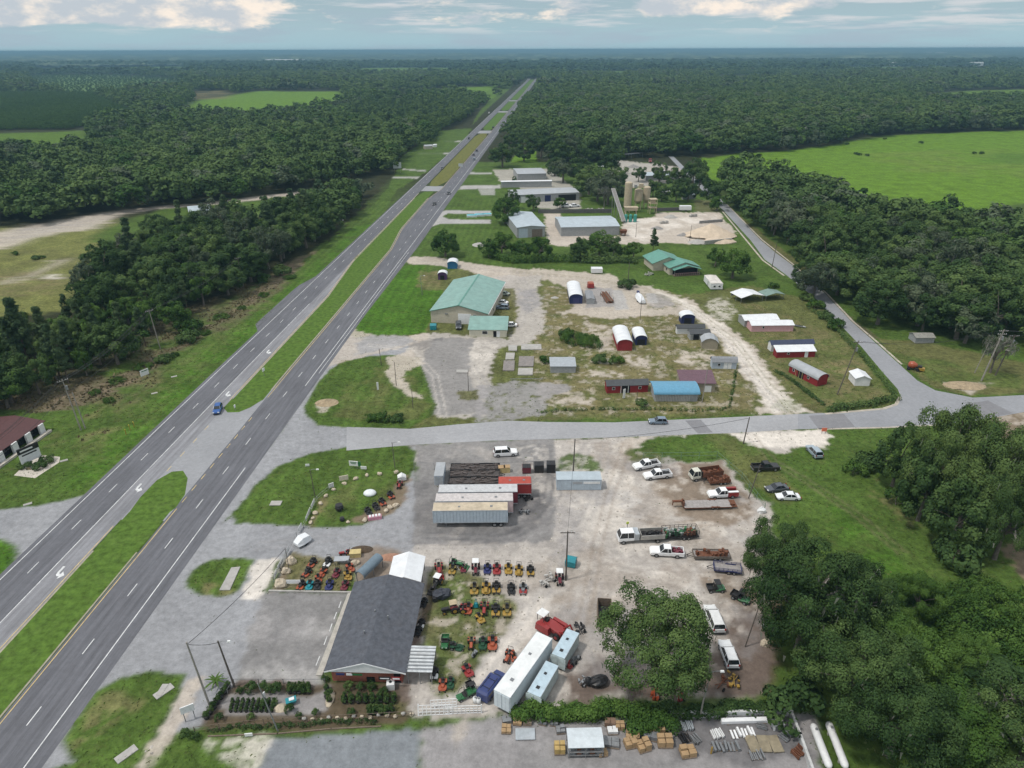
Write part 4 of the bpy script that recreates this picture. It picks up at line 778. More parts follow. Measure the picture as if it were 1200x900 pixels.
def split(items):
    near = [(x, y, s, (s * .5 + .55) * RNG.uniform(.8, 1.15), 0) for x, y, k, s in items if k not in ('pine', 'grey', 'bright')]; pin = [(x, y, s * .95, s * .8, 0) for x, y, k, s in items if k == 'pine']
    oth = [[(x, y, s, s * .75, 0) for x, y, k, s in items if k == q] for q in ('grey', 'bright')]
    return near, pin, oth
nr, pn, ot = split(rest)
bake('grey_woods', ot[0], LO, LEAFG); bake('bright_woods', ot[1], LO, LEAFB)
bake('woods', nr, LO, LEAF); bake('pine_woods', pn, LOP, NEEDLE)
OPENF = [GP(q) for q in ([(200, 138), (226, 117), (300, 106), (402, 106), (412, 123), (380, 130), (335, 136), (270, 139)], [(30, 88), (120, 87), (202, 91), (228, 106), (120, 113), (40, 106)], Z(460, 60, 6, [(-60, 320), (0, 285), (250, 270), (420, 250), (560, 245), (740, 258), (770, 290), (680, 350), (600, 335), (420, 305), (0, 325)]),
          Z(800, 0, 3, [(805, 364), (840, 334), (1000, 318), (1200, 312), (1600, 312), (1600, 378), (1200, 378), (900, 374)]), [(222, 107), (270, 106), (268, 117), (226, 118)], [(-90, 186), (-80, 155), (60, 152), (110, 150), (112, 182), (60, 184)], [(-200, 108), (110, 110), (165, 138), (80, 152), (-200, 155)])]
CORR = [tuple(ST(s, t)[:2]) for s, t in ((250, -75), (700, -70), (1370, -48), (2250, -40))] + [tuple(ST(s, t)[:2]) for s, t in ((2250, 26), (1370, 24), (800, 26), (700, 60), (250, 70))]
NEARB = [W1, W2, W4, W5, W6, W6b, W7, W8, [tuple(p[:2]) for p in (G(*q) for q in PAST)], CORR]
WORKS = GP([(480, 330), (520, 210), (560, 176), (720, 168), (800, 172), (850, 205), (1340, 280), (1340, 500), (480, 500)])
WEST = GP([(-300, 600), (-300, 262), (60, 262), (150, 248), (360, 221), (455, 205), (497, 150), (560, 150), (520, 230), (300, 420), (0, 600)])
FARF = [GP(q) for q in FARQ]
def ring(y0, y1, sp):
    x1 = y1 * .86 + 60; gx, gy = np.meshgrid(np.arange(-x1, x1, sp), np.arange(y0, y1, sp))
    gx = (gx + RNG.uniform(-.45, .45, gx.shape) * sp).ravel(); gy = (gy + RNG.uniform(-.45, .45, gy.shape) * sp).ravel()
    k = np.abs(gx) < gy * .86 + 60
    for P_ in OPENF + FARF + NEARB + [WORKS, WEST]: k &= ~inpoly(gx, gy, P_)
    return gx[k], gy[k]
fx, fy = ring(420, 800, 13.5); k_ = RNG.rand(len(fx)) < .95
sc_ = lambda n, a, b: RNG.uniform(a, b, n)
def items(x, y, a, b, z=0): s = sc_(len(x), a, b); return list(zip(x, y, s, s * sc_(len(x), .75, 1.25), np.full(len(x), z)))
def mx(x, y, a, b):
    global MX
    it = [(p, q, s, (s * .45 + .5) * RNG.uniform(.75, 1.2), 0) for p, q, s, _, _ in items(x, y, a, b)]; r = RNG.rand(len(it)); n_ = vnoise(x, y * .4, 160, 15, 2); r = np.where(n_ > .6, r * .8, r)
    MX = [[i for i, q in zip(it, r) if q >= .2], [i for i, q in zip(it, r) if q < .11], [i for i, q in zip(it, r) if .11 <= q < .2]]; return MX
bake('mid_forest', mx(fx, fy, 1.25, 2.1)[0], LO, LEAF); bake('grey_mid_forest', MX[1], LO, LEAFG); bake('bright_mid_forest', MX[2], LO, LEAFB)
fx, fy = ring(800, 1500, 15.5); bake('far_forest', mx(fx, fy, 1.1, 2.0)[0], FARV, LEAF); bake('grey_far_forest', MX[1], FARV, LEAFG); bake('bright_far_forest', MX[2], FARV, LEAFB)
fx, fy = ring(1500, 2700, 22); bake('distant_forest', mx(fx, fy, 1.5, 2.6)[0], FARV, LEAF); bake('grey_distant_forest', MX[1], FARV2, LEAFG)
fx, fy = ring(2700, 5200, 36); bake('distant_forest', [(a, b, c, d * .5, 0) for a, b, c, d, e in items(fx, fy, 2.2, 3.6)], FARV2, LEAF)
px, py = [], []
for x, y in scatter(OPENF[6], 5.0, .2): px.append(x); py.append(y)
bake('plantation', items(np.array(px), np.array(py), .38, .5), FARV, LEAFB)
px, py = zip(*scatter(OPENF[1], 17.0, .3)); bake('orchard', items(np.array(px), np.array(py), .3, .42), FARV, LEAFB)
def tufts(name, n, x0, x1, y0, y1, h, w, m, lo, seed, fn):
    rng = np.random.RandomState(seed); x = rng.uniform(x0, x1, n); y = rng.uniform(y0, y1, n)
    i = np.clip(np.searchsorted(GX, x), 0, len(GX) - 1); j = np.clip(np.searchsorted(GY, y), 0, len(GY) - 1)
    k = fn(GR[j, i], N_SM[j, i], N_MID[j, i]) > rng.rand(n); x, y = x[k], y[k]; n = len(x)
    s = (x - O0.x) * DV.x + (y - O0.y) * DV.y; t = (x - O0.x) * NV.x + (y - O0.y) * NV.y; k = ((t < -26.5) | (t > 7)) & ~inpoly(x, y, CRP) & ~inpoly(x, y, SRP); x, y = x[k], y[k]; n = len(x)
    a = rng.uniform(0, math.pi, n); hh = h * rng.uniform(.5, 1.4, n); ww = w * rng.uniform(.5, 1.3, n); dx, dy = np.cos(a) * ww, np.sin(a) * ww; lx, ly = rng.normal(size=n) * hh * .5, rng.normal(size=n) * hh * .5
    z = np.zeros(n); V = np.stack([np.stack([x - dx, y - dy, z], 1), np.stack([x + dx, y + dy, z], 1), np.stack([x + dx * .6 + lx, y + dy * .6 + ly, hh], 1), np.stack([x - dx * .6 + lx, y - dy * .6 + ly, hh], 1)], 1).reshape(-1, 3)
    o = bpy.data.objects.new(name, mesh_np(name, V, np.arange(4 * n).reshape(n, 4), m, np.repeat(rng.rand(n), 4))); COL.objects.link(o); o['kind'] = 'stuff'
TUFT = leafmat('grass_blades', (.050, .092, .020), (.080, .128, .030), (.165, .155, .070))
tufts('grass', 80000, -150, 120, 56, 230, .11, .18, TUFT, 0, 1, lambda g, a, b: np.where(g > .45, .35 + .6 * (a > .5), np.where(g > .12, .3, .012)))
tufts('weeds', 9000, 48, 120, 56, 88, .5, .35, LEAFB, 0, 2, lambda g, a, b: np.where(g > .9, np.clip((b - .4) * 5, 0, 1), 0))
tufts('dry_grass', 20000, -170, -60, 120, 260, .4, .35, leafmat('straw', (.10, .085, .045), (.15, .125, .07), (.20, .17, .09)), 0, 3, lambda g, a, b: np.where((g > .3) & (g < .87), .8, 0))
def stones(n):
    rng = np.random.RandomState(8); x = rng.uniform(-60, 70, n); y = rng.uniform(57, 240, n); i = np.searchsorted(GX, x); j = np.searchsorted(GY, y); c = CL[j, i]
    k = (GR[j, i] < .3) & (c[:, 0] > .30) & (rng.rand(n) < np.clip((N_SM[j, i] - .4) * 5, .05, 1)); t = (x - O0.x) * NV.x + (y - O0.y) * NV.y; k &= (t > 8) & ~inpoly(x, y, CRP) & ~inpoly(x, y, SRP); x, y = x[k], y[k]; n = len(x)
    r = rng.uniform(.05, .2, n) ** 1.0; B_ = np.array([(-1, -1, 0), (1, -1, 0), (1, 1, 0), (-1, 1, 0), (-.6, -.6, .8), (.6, -.6, .8), (.6, .6, .8), (-.6, .6, .8)]); Fb = np.array([(4, 5, 6, 7), (0, 1, 5, 4), (1, 2, 6, 5), (2, 3, 7, 6), (3, 0, 4, 7)])
    V = B_[None] * r[:, None, None] * rng.uniform(.6, 1.3, (n, 1, 3)) + np.stack([x, y, 0 * x], 1)[:, None]; F4 = Fb[None] + (np.arange(n) * 8)[:, None, None]
    o = bpy.data.objects.new('gravel', mesh_np('gravel', V.reshape(-1, 3), F4.reshape(-1, 4), mat('loose_stones', (.40, .37, .33), rough=.95, var=.5, scale=.8))); COL.objects.link(o); o['kind'] = 'stuff'
stones(14000)
def horizon_canopy():
    rr = [4700.]
    while rr[-1] < 44000: rr.append(rr[-1] * 1.022)
    rr = np.array(rr); aa = np.radians(np.linspace(-52, 52, 620)); A_, R_ = np.meshgrid(aa, rr)
    X = R_ * np.sin(A_); Y = R_ * np.cos(A_)
    h = 6 + 20 * vnoise(A_ * 300, np.log(R_) * 26, 7, 33, 2) * np.clip(R_ / 9000, .4, 1.4) + RNG.uniform(-4.5, 4.5, X.shape) * np.clip(R_ / 5000, .7, 2.2) + (vnoise(X, Y, 900, 77, 3) - .5) * 18 * np.clip(R_ / 12000, .15, 2.2)
    h += np.clip((X - 4000) / 9000, 0, 1) * np.clip((R_ - 9000) / 9000, 0, 1) * 26 + np.clip(R_ - 14000, 0, 1e9) * .0009 * vnoise(X, Y, 6000, 71, 2)
    ny, nx = X.shape; a = (np.arange(ny - 1)[:, None] * nx + np.arange(nx - 1)[None]).ravel()
    me = mesh_np('horizon_forest', np.stack([X, Y, h], 2).reshape(-1, 3), np.stack([a, a + 1, a + nx + 1, a + nx], 1), LEAFD, np.clip(RNG.rand(X.size) * .3 + 1.9 * (vnoise(A_ * 500, np.log(R_) * 60, 6, 91, 3).ravel() - .42), 0, 1))
    o = bpy.data.objects.new('horizon_forest', me); COL.objects.link(o); o['kind'] = 'stuff'
horizon_canopy()
def M2(name, col, **k):
    return mat(name, col, **k)
R_TEAL = mat('teal_metal_roof', (.20, .335, .30), rough=.5, var=.2, scale=.5, dirt=.16, spec=.35); R_GREEN = mat('green_metal_roof', (.10, .26, .21), rough=.5, var=.15, scale=.5, dirt=.1, spec=.35)
R_WHITE = mat('white_metal_roof', (.66, .68, .70), rough=.5, var=.12, scale=.7, dirt=.1); R_GREY = mat('grey_metal_roof', (.34, .36, .38), rough=.5, var=.15, scale=.6, dirt=.15)
R_BLUEGREY = mat('blue_grey_metal_roof', (.38, .44, .48), rough=.5, var=.15, scale=.4, dirt=.12); R_SHING = mat('dark_shingles', (.088, .095, .112), rough=.95, var=.32, scale=1.4, dirt=.08, bump=.4, bscale=12)
R_NAVY = mat('navy_roof', (.045, .055, .10), rough=.6, var=.2); R_PURPLE = mat('brown_plum_roof', (.13, .075, .095), rough=.6, var=.25, dirt=.15); R_BLUE = mat('blue_tin_roof', (.11, .28, .41), rough=.45, var=.15, dirt=.12)
R_MAROON = mat('maroon_metal_roof', (.085, .036, .036), rough=.6, var=.2); R_DARK = mat('dark_roof', (.07, .075, .08), rough=.7, var=.2)
R_STAIN = mat('stained_trailer_roof', (.47, .40, .30), rough=.8, var=.3, scale=.6, dirt=.35); R_ASHGREY = mat('ash_shingle_roof', (.23, .24, .255), rough=.9, var=.2, scale=1.5)
S_TAN = mat('tan_siding', (.47, .43, .345), rough=.7, var=.12, dirt=.15, stripes=(0, 2.2, .5)); S_CREAM = mat('cream_siding', (.60, .57, .46), rough=.7, var=.12, dirt=.12)
S_RED = mat('barn_red_siding', (.235, .022, .026), rough=.75, var=.2, dirt=.08, stripes=(0, 3, .4)); S_PINK = mat('pink_siding', (.56, .33, .345), rough=.75, var=.12, dirt=.08); S_NAVY = mat('navy_siding', (.02, .028, .095), rough=.7, var=.2)
S_GREY = mat('grey_siding', (.30, .31, .315), rough=.75, var=.2, dirt=.15); S_WHITE = mat('white_siding', (.66, .67, .67), rough=.7, var=.12, dirt=.14); S_BLGREY = mat('blue_grey_siding', (.40, .46, .53), rough=.7, var=.12, dirt=.06)
S_KHAKI = mat('khaki_siding', (.28, .25, .185), rough=.75, var=.15, dirt=.1); S_BRICK = mat('red_brick', (.33, .12, .085), rough=.95, var=.4, scale=6, dirt=.15); S_BLUE = mat('blue_siding', (.03, .14, .28), rough=.7, var=.15); S_PURP = mat('plum_siding', (.085, .04, .12), rough=.7, var=.2)
S_RIB = mat('ribbed_pale_blue_steel', (.40, .47, .53), rough=.5, var=.15, dirt=.12, stripes=(0, 1.6, .9)); S_RIBW = mat('ribbed_white_steel', (.62, .66, .70), rough=.5, var=.12, dirt=.1, stripes=(0, 1.4, .7)); S_DARKIN = mat('dark_interior', (.014, .014, .017), rough=.95, var=.2)  # last one: near-black, shade inside porches, bays and doorways put into the colour

def roof_profile(w, eave, rise, kind, over):
    if kind == 'gable': s = rise / (w / 2); return [(-over, eave - s * over), (w / 2, eave + rise), (w + over, eave - s * over)]
    if kind == 'mono': s = rise / w; return [(-over, eave - s * over), (w + over, eave + rise + s * over)]
    if kind == 'flat': return [(-over, eave), (w + over, eave + .02)]
    if kind == 'gambrel': return [(-over, eave - over * .8), (w * .2, eave + rise * .68), (w / 2, eave + rise), (w * .8, eave + rise * .68), (w + over, eave - over * .8)]
    n = 10; return [(w / 2 - (w / 2 + over) * math.cos(math.pi * i / n), eave + rise * math.sin(math.pi * i / n) - (.1 if i in (0, n) else 0)) for i in range(n + 1)]
def block(o, x0, y0, w, d, eave, rise, kind, axis, wm, rm, over=.25, open_=False, doors=(), windows=(), wallname='wall', t=.1, solid_ends='', posts=3, z0=0.0, trim=None):
    """walls, roof and openings of one rectangular block; local x along the front, y to the back"""
    W, D = (w, d) if axis == 'y' else (d, w)
    pr = roof_profile(W, eave, rise, kind, over)
    inner = [(x, z - .02) for x, z in pr]
    body = [(0, z0), (W, z0), (W, min(eave, pr[-1][1] if kind != 'mono' else 99) if kind != 'mono' else eave + rise)]
    mid = [(x, z - .03) for x, z in pr[1:-1]]
    body = [(0, z0), (W, z0)] + ([(W, eave + rise - .03)] if kind == 'mono' else [(W, eave - .03)]) + list(reversed(mid)) + [(0, eave - .03)]
    def put(mb, name, m):
        if axis == 'y': mb.v = [(x0 + p[0], y0 + p[1], p[2]) for p in mb.v]
        else: mb.v = [(x0 + p[1], y0 + p[0], p[2]) for p in mb.v]; mb.f = [tuple(reversed(f)) for f in mb.f]
        return mb.build(name, m, o)
    if not open_: put(MB().prism(body, 0, D), wallname, wm)
    else:
        for i in range(posts):
            for x in (.08, W - .08): put(MB().box(x, .1 + (D - .2) * i / (posts - 1), z0, .12, .12, eave - z0 - .02), 'post', STEEL)
        if solid_ends: put(MB().prism([(0, eave * .45), (W, eave * .45), (W, eave - .03)] + list(reversed(mid)) + [(0, eave - .03)], D - .06, D), wallname, wm)
    put(MB().prism(pr + [(x, z + t) for x, z in reversed(pr)], -over, D + over), 'roof', rm)
    def wallbox(side, pos, z, ww, hh, dep, name, m, par=None):
        mb = MB(); e = dep / 2
        if side == 'f': mb.box(x0 + w * pos, y0 - e, z, ww, dep, hh)
        elif side == 'b': mb.box(x0 + w * pos, y0 + d + e, z, ww, dep, hh)
        elif side == 'l': mb.box(x0 - e, y0 + d * pos, z, dep, ww, hh)
        else: mb.box(x0 + w + e, y0 + d * pos, z, dep, ww, hh)
        return mb.build(name, m, par or o)
    for dd in doors:
        side, pos, ww, hh, m = dd[:5]; wallbox(side, pos, z0 + .02, ww, hh, .07, 'door' if len(dd) < 6 else dd[5], m)
    for side, pos, z, ww, hh in windows:
        f = wallbox(side, pos, z, ww, hh, .06, 'window', trim or WHITE); wallbox(side, pos, z + .08, ww - .16, hh - .16, .09, 'pane', GLASS, f)
def frame_of(FL, FR):
    a, b = G(*FL), G(*FR); return a, math.atan2(b.y - a.y, b.x - a.x), (b - a).length
def depth_to(a, rz, back):
    g = G(back[0], back[1], back[2]); n = Vector((-math.sin(rz), math.cos(rz), 0)); return max(1.5, (Vector((g.x, g.y, 0)) - a).dot(n))
def shed(FL, FR, back, eave, rise, kind, axis, wm, rm, label, cat='shed', name='shed', group=None, **k):
    a, rz, w = frame_of(FL, FR); d = depth_to(a, rz, back) if isinstance(back, tuple) else back
    o = thing(name, a, rz, label, cat, group)
    block(o, 0, 0, w, d, eave, rise, kind, axis, wm, rm, **k); return o
GRP = 'portable sheds for sale on the grass lot'
o = thing('warehouse', (-27, 214.6, 0), math.atan2(-3, 19), 'big tan metal warehouse with a wide teal green gable roof beside the highway', 'warehouse')
block(o, 0, 0, 19.2, 34.2, 4.1, 2.5, 'gable', 'y', S_TAN, R_TEAL, over=.35, doors=[('f', .60, 4.4, 3.6, WHITE)], windows=[('r', .3, 1.4, 1.2, 1.0)])
MB().box(9.6, 17.1, 6.68, .5, 34.9, .06).build('ridge_cap', R_GREEN, o); MB().box(19.68, 17.1, 3.86, .14, 34.9, .16).build('gutter', S_WHITE, o)
for p in (.28, .78): MB().box(19.2 * p, -.12, 3.2, 1.0, .22, .3).build('wall_light', GREYP, o)
MB().prism([(-.4, 3.95), (9.6, 6.45), (19.6, 3.95), (19.6, 4.15), (9.6, 6.66), (-.4, 4.15)], -.42, -.36).build('fascia', R_GREEN, o)
shed((550, 394.5), (593.5, 395), 8.0, 2.5, 1.3, 'mono', 'x', S_CREAM, R_TEAL, 'small cream office annex with a sloping teal roof in front of the warehouse', 'office', 'office_annex', over=.4, doors=[('f', .69, 1.0, 2.0, S_DARKIN), ('f', .78, 1.0, 2.0, WHITE)], windows=[('f', .42, .9, 1.7, 1.1)])
shed((667.6, 356), (682.4, 356), (676, 329.5, 3.6), 2.3, 1.4, 'barrel', 'y', S_NAVY, R_WHITE, 'long white barrel roofed shed with navy end by the dirt road', group=GRP, doors=[('f', .5, 2.2, 2.0, NAVYP)])
shed((687.6, 356.5), (696.5, 356.5), (692, 340, 2.2), 1.9, .3, 'gable', 'y', S_GREY, R_ASHGREY, 'narrow low grey shed between the navy ended shed and the log rack', group=GRP, over=.1)
o = thing('storage_bin', G(692, 337), 0, 'orange red bin parked behind the narrow grey shed', 'bin'); MB().box(0, 0, .35, 2.5, 3.2, 1.5, taper=.92).build('tub', REDP, o); MB().box(0, 0, 1.86, 2.0, 2.6, .3, taper=.8).build('lid', ORANGEP, o)
for sx in (-1, 1): MB().cyl((sx * 1.15, 0, .35), (sx * 1.3, 0, .35), .35).build('wheel', RUBBER, o)
shed((723.5, 411), (740.5, 411), (731.5, 381.5, 3.6), 2.3, 1.4, 'barrel', 'y', S_RED, R_WHITE, 'white barrel roofed shed with a barn red end', group=GRP, doors=[('f', .5, 2.0, 2.0, S_RED)])
shed((744.5, 404.5), (757.5, 404.5), (750.5, 383.5, 3.2), 2.1, 1.2, 'barrel', 'y', S_NAVY, R_WHITE, 'smaller white barrel roofed shed with dark open front beside the barn red one', group=GRP, doors=[('f', .5, 2.4, 1.9, S_DARKIN)])  # open front is a flat door panel with the inner shade as its colour
shed((798, 379.5), (813.5, 379.5), (805, 364.5, 3.2), 2.1, 1.3, 'barrel', 'y', S_NAVY, R_WHITE, 'navy ended barrel roofed shed at the back of the shed row by the pale road', group=GRP, doors=[('f', .5, 2.4, 2.0, S_DARKIN)])
shed((793, 391.5), (825, 391), (808, 379, 2.9), 2.1, .8, 'gable', 'x', S_WHITE, R_DARK, 'white walled shed with a dark roof in the shed row by the pale road', group=GRP)
shed((808.5, 398.5), (831.5, 398), (818, 384, 2.9), 2.1, .8, 'gable', 'x', S_GREY, R_DARK, 'dark grey shed third in the shed row by the pale road', group=GRP, doors=[('f', .3, 1.8, 1.9, S_DARKIN)])
shed((822, 408.5), (840.5, 409.5), 4.2, 2.3, 1.2, 'gambrel', 'y', S_KHAKI, R_GREY, 'khaki barn shaped shed at the front of the shed row by the pale road', group=GRP)
shed((834, 432), (862.5, 432.5), (848, 416.5, 3.2), 2.2, 1.1, 'gambrel', 'x', S_BLGREY, R_ASHGREY, 'pale blue grey shed with white double doors beside the pale road', group=GRP, doors=[('f', .55, 1.0, 1.9, WHITE), ('f', .72, 1.0, 1.9, WHITE)], windows=[('f', .28, .9, .8, .8)])
shed((797, 459), (837, 459.5), (815, 433.5, 3.8), 2.6, 1.0, 'mono', 'x', S_KHAKI, R_PURPLE, 'office cabin with plum brown roof and tan walls behind the blue roofed carport', 'cabin', 'cabin', doors=[('f', .8, 1.8, 1.9, S_WHITE)])
o = shed((767, 470.5), (817, 470.5), (790, 445, 3.3), 2.3, 1.1, 'barrel', 'x', S_GREY, R_BLUE, 'carport with a bright blue rounded roof and grey slatted front', 'carport', 'carport', over=.45)
mb = MB()
for i in range(22): mb.box(.3 + i * .41, -.04, .1, .16, .06, 1.9)
mb.build('slat_front', mat('pale_slats', (.46, .45, .43), var=.3, scale=3, dirt=.2), o)
o = shed((711, 461), (759, 459.5), (733, 441.5, 3.3), 2.3, .9, 'gable', 'x', S_RED, R_DARK, 'long barn red cabin with a dark roof and a shaded porch in its middle', 'cabin', 'cabin', doors=[('f', .46, 2.2, 2.0, S_DARKIN, 'porch')], windows=[('f', .8, 1.0, .8, .8), ('f', .16, 1.0, .8, .8)])  # porch is a flat dark panel, its shade painted onto the wall
for x in (.36, .55): MB().box(10.3 * x, -.12, 0, .12, .12, 2.2).build('porch_post', WHITE, o)
shed((645, 437), (674.5, 437), (659, 419, 2.5), 2.0, .5, 'mono', 'x', S_GREY, mat('pale_grey_sheet', (.33, .36, .385), rough=.5, var=.15, dirt=.2), 'low shed with a flat pale grey roof among the scrub', group=GRP, over=.15)
shed((872, 383), (911.5, 381.5), (893, 365.5, 3.0), 2.2, .8, 'gable', 'x', S_GREY, R_WHITE, 'white roofed grey shed behind the pink shed', group=GRP)
shed((880, 388.8), (929, 388.3), (903, 372.5, 3.0), 2.2, .7, 'gable', 'x', S_PINK, R_WHITE, 'long pink walled shed with white roof and one small window', group=GRP, windows=[('f', .28, 1.1, .7, .8)])
shed((903, 412), (952.5, 410.5), (927, 396.5, 3.1), 2.3, .8, 'gable', 'x', S_WHITE, R_NAVY, 'white ended shed with a dark navy roof behind the red shed', group=GRP)
shed((909.5, 419.5), (954.5, 418.5), (931, 404.5, 2.9), 2.0, .8, 'mono', 'x', S_RED, R_WHITE, 'red shed with a sloping white roof and white door', group=GRP, doors=[('f', .77, 1.0, 1.8, WHITE)], windows=[('f', .3, 1.0, .8, .7)])
o = shed((924, 436), (957, 453), 3.6, 2.1, 1.3, 'barrel', 'x', S_RED, R_GREY, 'red cabin with a rounded grey roof and little front porch by the leaning pole', 'cabin', 'cabin', doors=[('f', .42, 2.0, 1.9, S_DARKIN, 'porch')], windows=[('f', .16, .9, .8, .8), ('f', .68, .9, .8, .8)])  # the porch recess is only a near-black panel, shade given as colour
for x in (2.6, 3.8, 4.9): MB().box(x, -.1, 0, .1, .1, 2.0).build('porch_post', mat('yellow_timber', (.48, .36, .18), var=.2), o)
shed((1001, 452), (1018.5, 452.5), 4.4, 2.2, .8, 'gable', 'y', S_WHITE, R_WHITE, 'small plain white shed alone on the corner by the side road', group=GRP)
shed((524.5, 315), (535.5, 315), (531, 303, 3.0), 2.0, 1.2, 'barrel', 'y', S_BLUE, R_WHITE, 'blue barrel roofed shed by the drive behind the teal roofed warehouse', group=GRP)
shed((513.5, 328), (523.5, 328), (519, 317, 3.0), 2.0, 1.2, 'barrel', 'y', S_PURP, R_WHITE, 'purple barrel roofed shed on the lawn left of the teal roofed warehouse', group=GRP, doors=[('f', .5, 1.6, 1.8, S_DARKIN)])
shed((868, 356), (893.5, 353), 6.5, 2.2, 1.0, 'gable', 'y', S_GREY, R_WHITE, 'open carport with a dirty white gable roof beside the side road', 'carport', 'carport', open_=True, over=.3, solid_ends='b')
shed((897, 353), (918, 351), 4.8, 2.0, .8, 'gable', 'y', S_GREY, mat('dull_green_roof', (.17, .25, .22), rough=.6, dirt=.2), 'smaller open carport with a dull green roof right of the white one', 'carport', 'carport', open_=True, over=.25, solid_ends='b')
o = shed((832.5, 340), (846.5, 340), (838, 322, 2.7), 2.5, .15, 'gable', 'y', S_WHITE, mat('rust_streaked_white_roof', (.60, .57, .53), rough=.6, var=.2, dirt=.45, scale=1), 'old white camper trailer with rusty streaked roof near the green house', 'camper', 'camper_trailer', over=.03, windows=[('f', .3, 1.2, .9, .7), ('f', .72, 1.2, .9, .7)], doors=[('l', .4, .8, 1.8, S_GREY)], z0=.35)
for x in (.25, 3.7): MB().cyl((x - .1, 3.5, .33), (x + .1, 3.5, .33), .33).build('wheel', RUBBER, o)
a, rz, w = frame_of((784, 324.5), (821, 322.5))
o = thing('house', a, rz, 'green roofed house of three stepped gables with a railed front porch', 'house')
block(o, -3.6, 9.0, 12.5, 11, 3.4, 2.2, 'gable', 'y', S_TAN, R_GREEN, over=.7); block(o, 1.0, 2.4, w - 1.2, 6.6, 3.1, 1.9, 'gable', 'y', S_TAN, R_GREEN, over=.6, windows=[('l', .5, 1, 1.2, 1.2)])
block(o, 2.2, 0, w - 2.6, 2.38, 2.7, 1.5, 'gable', 'y', S_DARKIN, R_GREEN, over=.5, open_=True, posts=2)
MB().box(w / 2 + .9, 2.33, .1, w - 3, .06, 2.4).build('porch_front', S_DARKIN, o); mb = MB()  # dark sheet over the tan wall paints the shade under the porch roof
for i in range(14): mb.box(2.4 + i * (w - 3) / 13, .1, .3, .07, .07, .9)
mb.box(w / 2 + .9, .1, 1.2, w - 2.8, .1, .08).build('porch_rail', S_PINK, o); MB().box(w / 2 + .9, 1.2, 0, w - 2.4, 2.5, .28).build('porch_floor', WOOD, o)
shed((693, 321), (706, 321), 3, 2.0, .2, 'flat', 'x', S_WHITE, R_WHITE, 'small white box trailer on the grass below the hedge row', 'trailer', 'box_trailer', over=.04, z0=.4)
o = shed((606, 279), (638.5, 277.5), (620, 248, 5.3), 5.0, .7, 'gable', 'y', S_GREY, R_BLUEGREY, 'grey works building with a pale blue roof and tall white door', 'workshop', 'workshop', doors=[('f', .22, 4.4, 4.4, S_BLGREY), ('f', .72, 5.2, 3.9, mat('brown_door', (.16, .13, .11)))])
shed((657.5, 277), (725.5, 275.5), (690, 251.5, 5.3), 4.4, 1.1, 'gable', 'x', S_GREY, R_BLUEGREY, 'long metal warehouse with pale blue grey roof beside the concrete yard', 'warehouse', 'warehouse')
shed((602, 238), (678, 234.5), (640, 220, 5), 4.6, .8, 'gable', 'x', S_GREY, R_GREY, 'long grey workshop with dark blue open bays', 'workshop', 'workshop', doors=[('f', .52, 3.6, 3.7, S_NAVY), ('f', .82, 11, 3.6, S_DARKIN, 'bay_opening'), ('f', .2, 7, 3.4, S_WHITE)])  # dark panels on a closed wall paint the shade inside the bays
shed((587.5, 220), (646.5, 219), (615, 211.8, 4), 3.8, .3, 'mono', 'x', S_GREY, R_WHITE, 'long low building with a bright white flat roof', 'shed', 'storage_building')
shed((606.5, 211.3), (640, 210.5), (623, 195.8, 5), 4.2, .6, 'gable', 'x', S_GREY, R_GREY, 'grey roofed building behind the white flat roof', 'shed', 'storage_building')
shed((726, 187), (753, 184.5), (740, 179, 4), 3.5, .5, 'gable', 'x', S_DARKIN, R_DARK, 'long dark roofed shed at the far end of the works yard', 'shed', 'storage_building', open_=True)
shed((757, 212), (795, 211), (776, 200.5, 4), 3.4, .5, 'gable', 'x', S_GREY, R_BLUEGREY, 'pale grey roof at the right end of the works yard', 'shed', 'storage_building')
o = shed((796.5, 248), (810, 248), (803, 240.5, 3), 2.9, .1, 'flat', 'x', S_WHITE, R_WHITE, 'white box trailer parked in the works yard left of the side road', 'trailer', 'box_trailer', over=.03, z0=.8)
for x in (.8, 3.6): MB().box(x, 1.5, 0, .8, 2.2, .8).build('wheel', RUBBER, o)
shed((800, 234), (815, 233), (807, 228, 3), 2.8, .4, 'gable', 'x', S_GREY, R_BLUEGREY, 'little grey roofed shed behind the white box trailer', 'shed', 'storage_building')
BEIGE = mat('beige_plant_steel', (.44, .37, .265), rough=.7, var=.2, dirt=.25); TEALBIN = mat('teal_tank_paint', (.05, .26, .22), rough=.6, dirt=.2)
GREYSTONE = mat('grey_gravel_heap', (.26, .25, .24), rough=1, var=.3, scale=1.5)
def silo(u, v, r, z0, h, label, cone=True):
    o = thing('silo', G(u, v), 0, label, 'silo', 'silos of the concrete works')
    MB().cyl((0, 0, z0), (0, 0, z0 + h), r, r, 18).build('tank', BEIGE, o); MB().cyl((0, 0, z0 + h), (0, 0, z0 + h + .5), r, r * .6, 18).build('top', BEIGE, o)
    MB().cyl((0, 0, z0 - 2), (0, 0, z0), .5, r, 14).build('hopper', BEIGE, o)
    for i in range(4):
        a = math.pi / 4 + i * math.pi / 2; MB().box(r * .85 * math.cos(a), r * .85 * math.sin(a), 0, .28, .28, z0).build('leg', BEIGE, o)
    mb = MB(); [mb.cyl((r + .1, y, z0), (r + .1, y, z0 + h), .05, n=4) for y in (-.25, .25)]; mb.build('ladder', STEEL, o)
silo(734.5, 249, 2.0, 3.2, 13.0, 'tall narrow beige silo beside the conveyor'); silo(747, 245, 2.3, 4.8, 6.0, 'squat beige silo in the middle of the works'); silo(756.5, 244, 2.0, 5.0, 6.8, 'beige silo at the right of the works group')
o = thing('batching_tower', G(764, 250), .1, 'open beige batching frame with platforms right of the silos', 'plant frame')
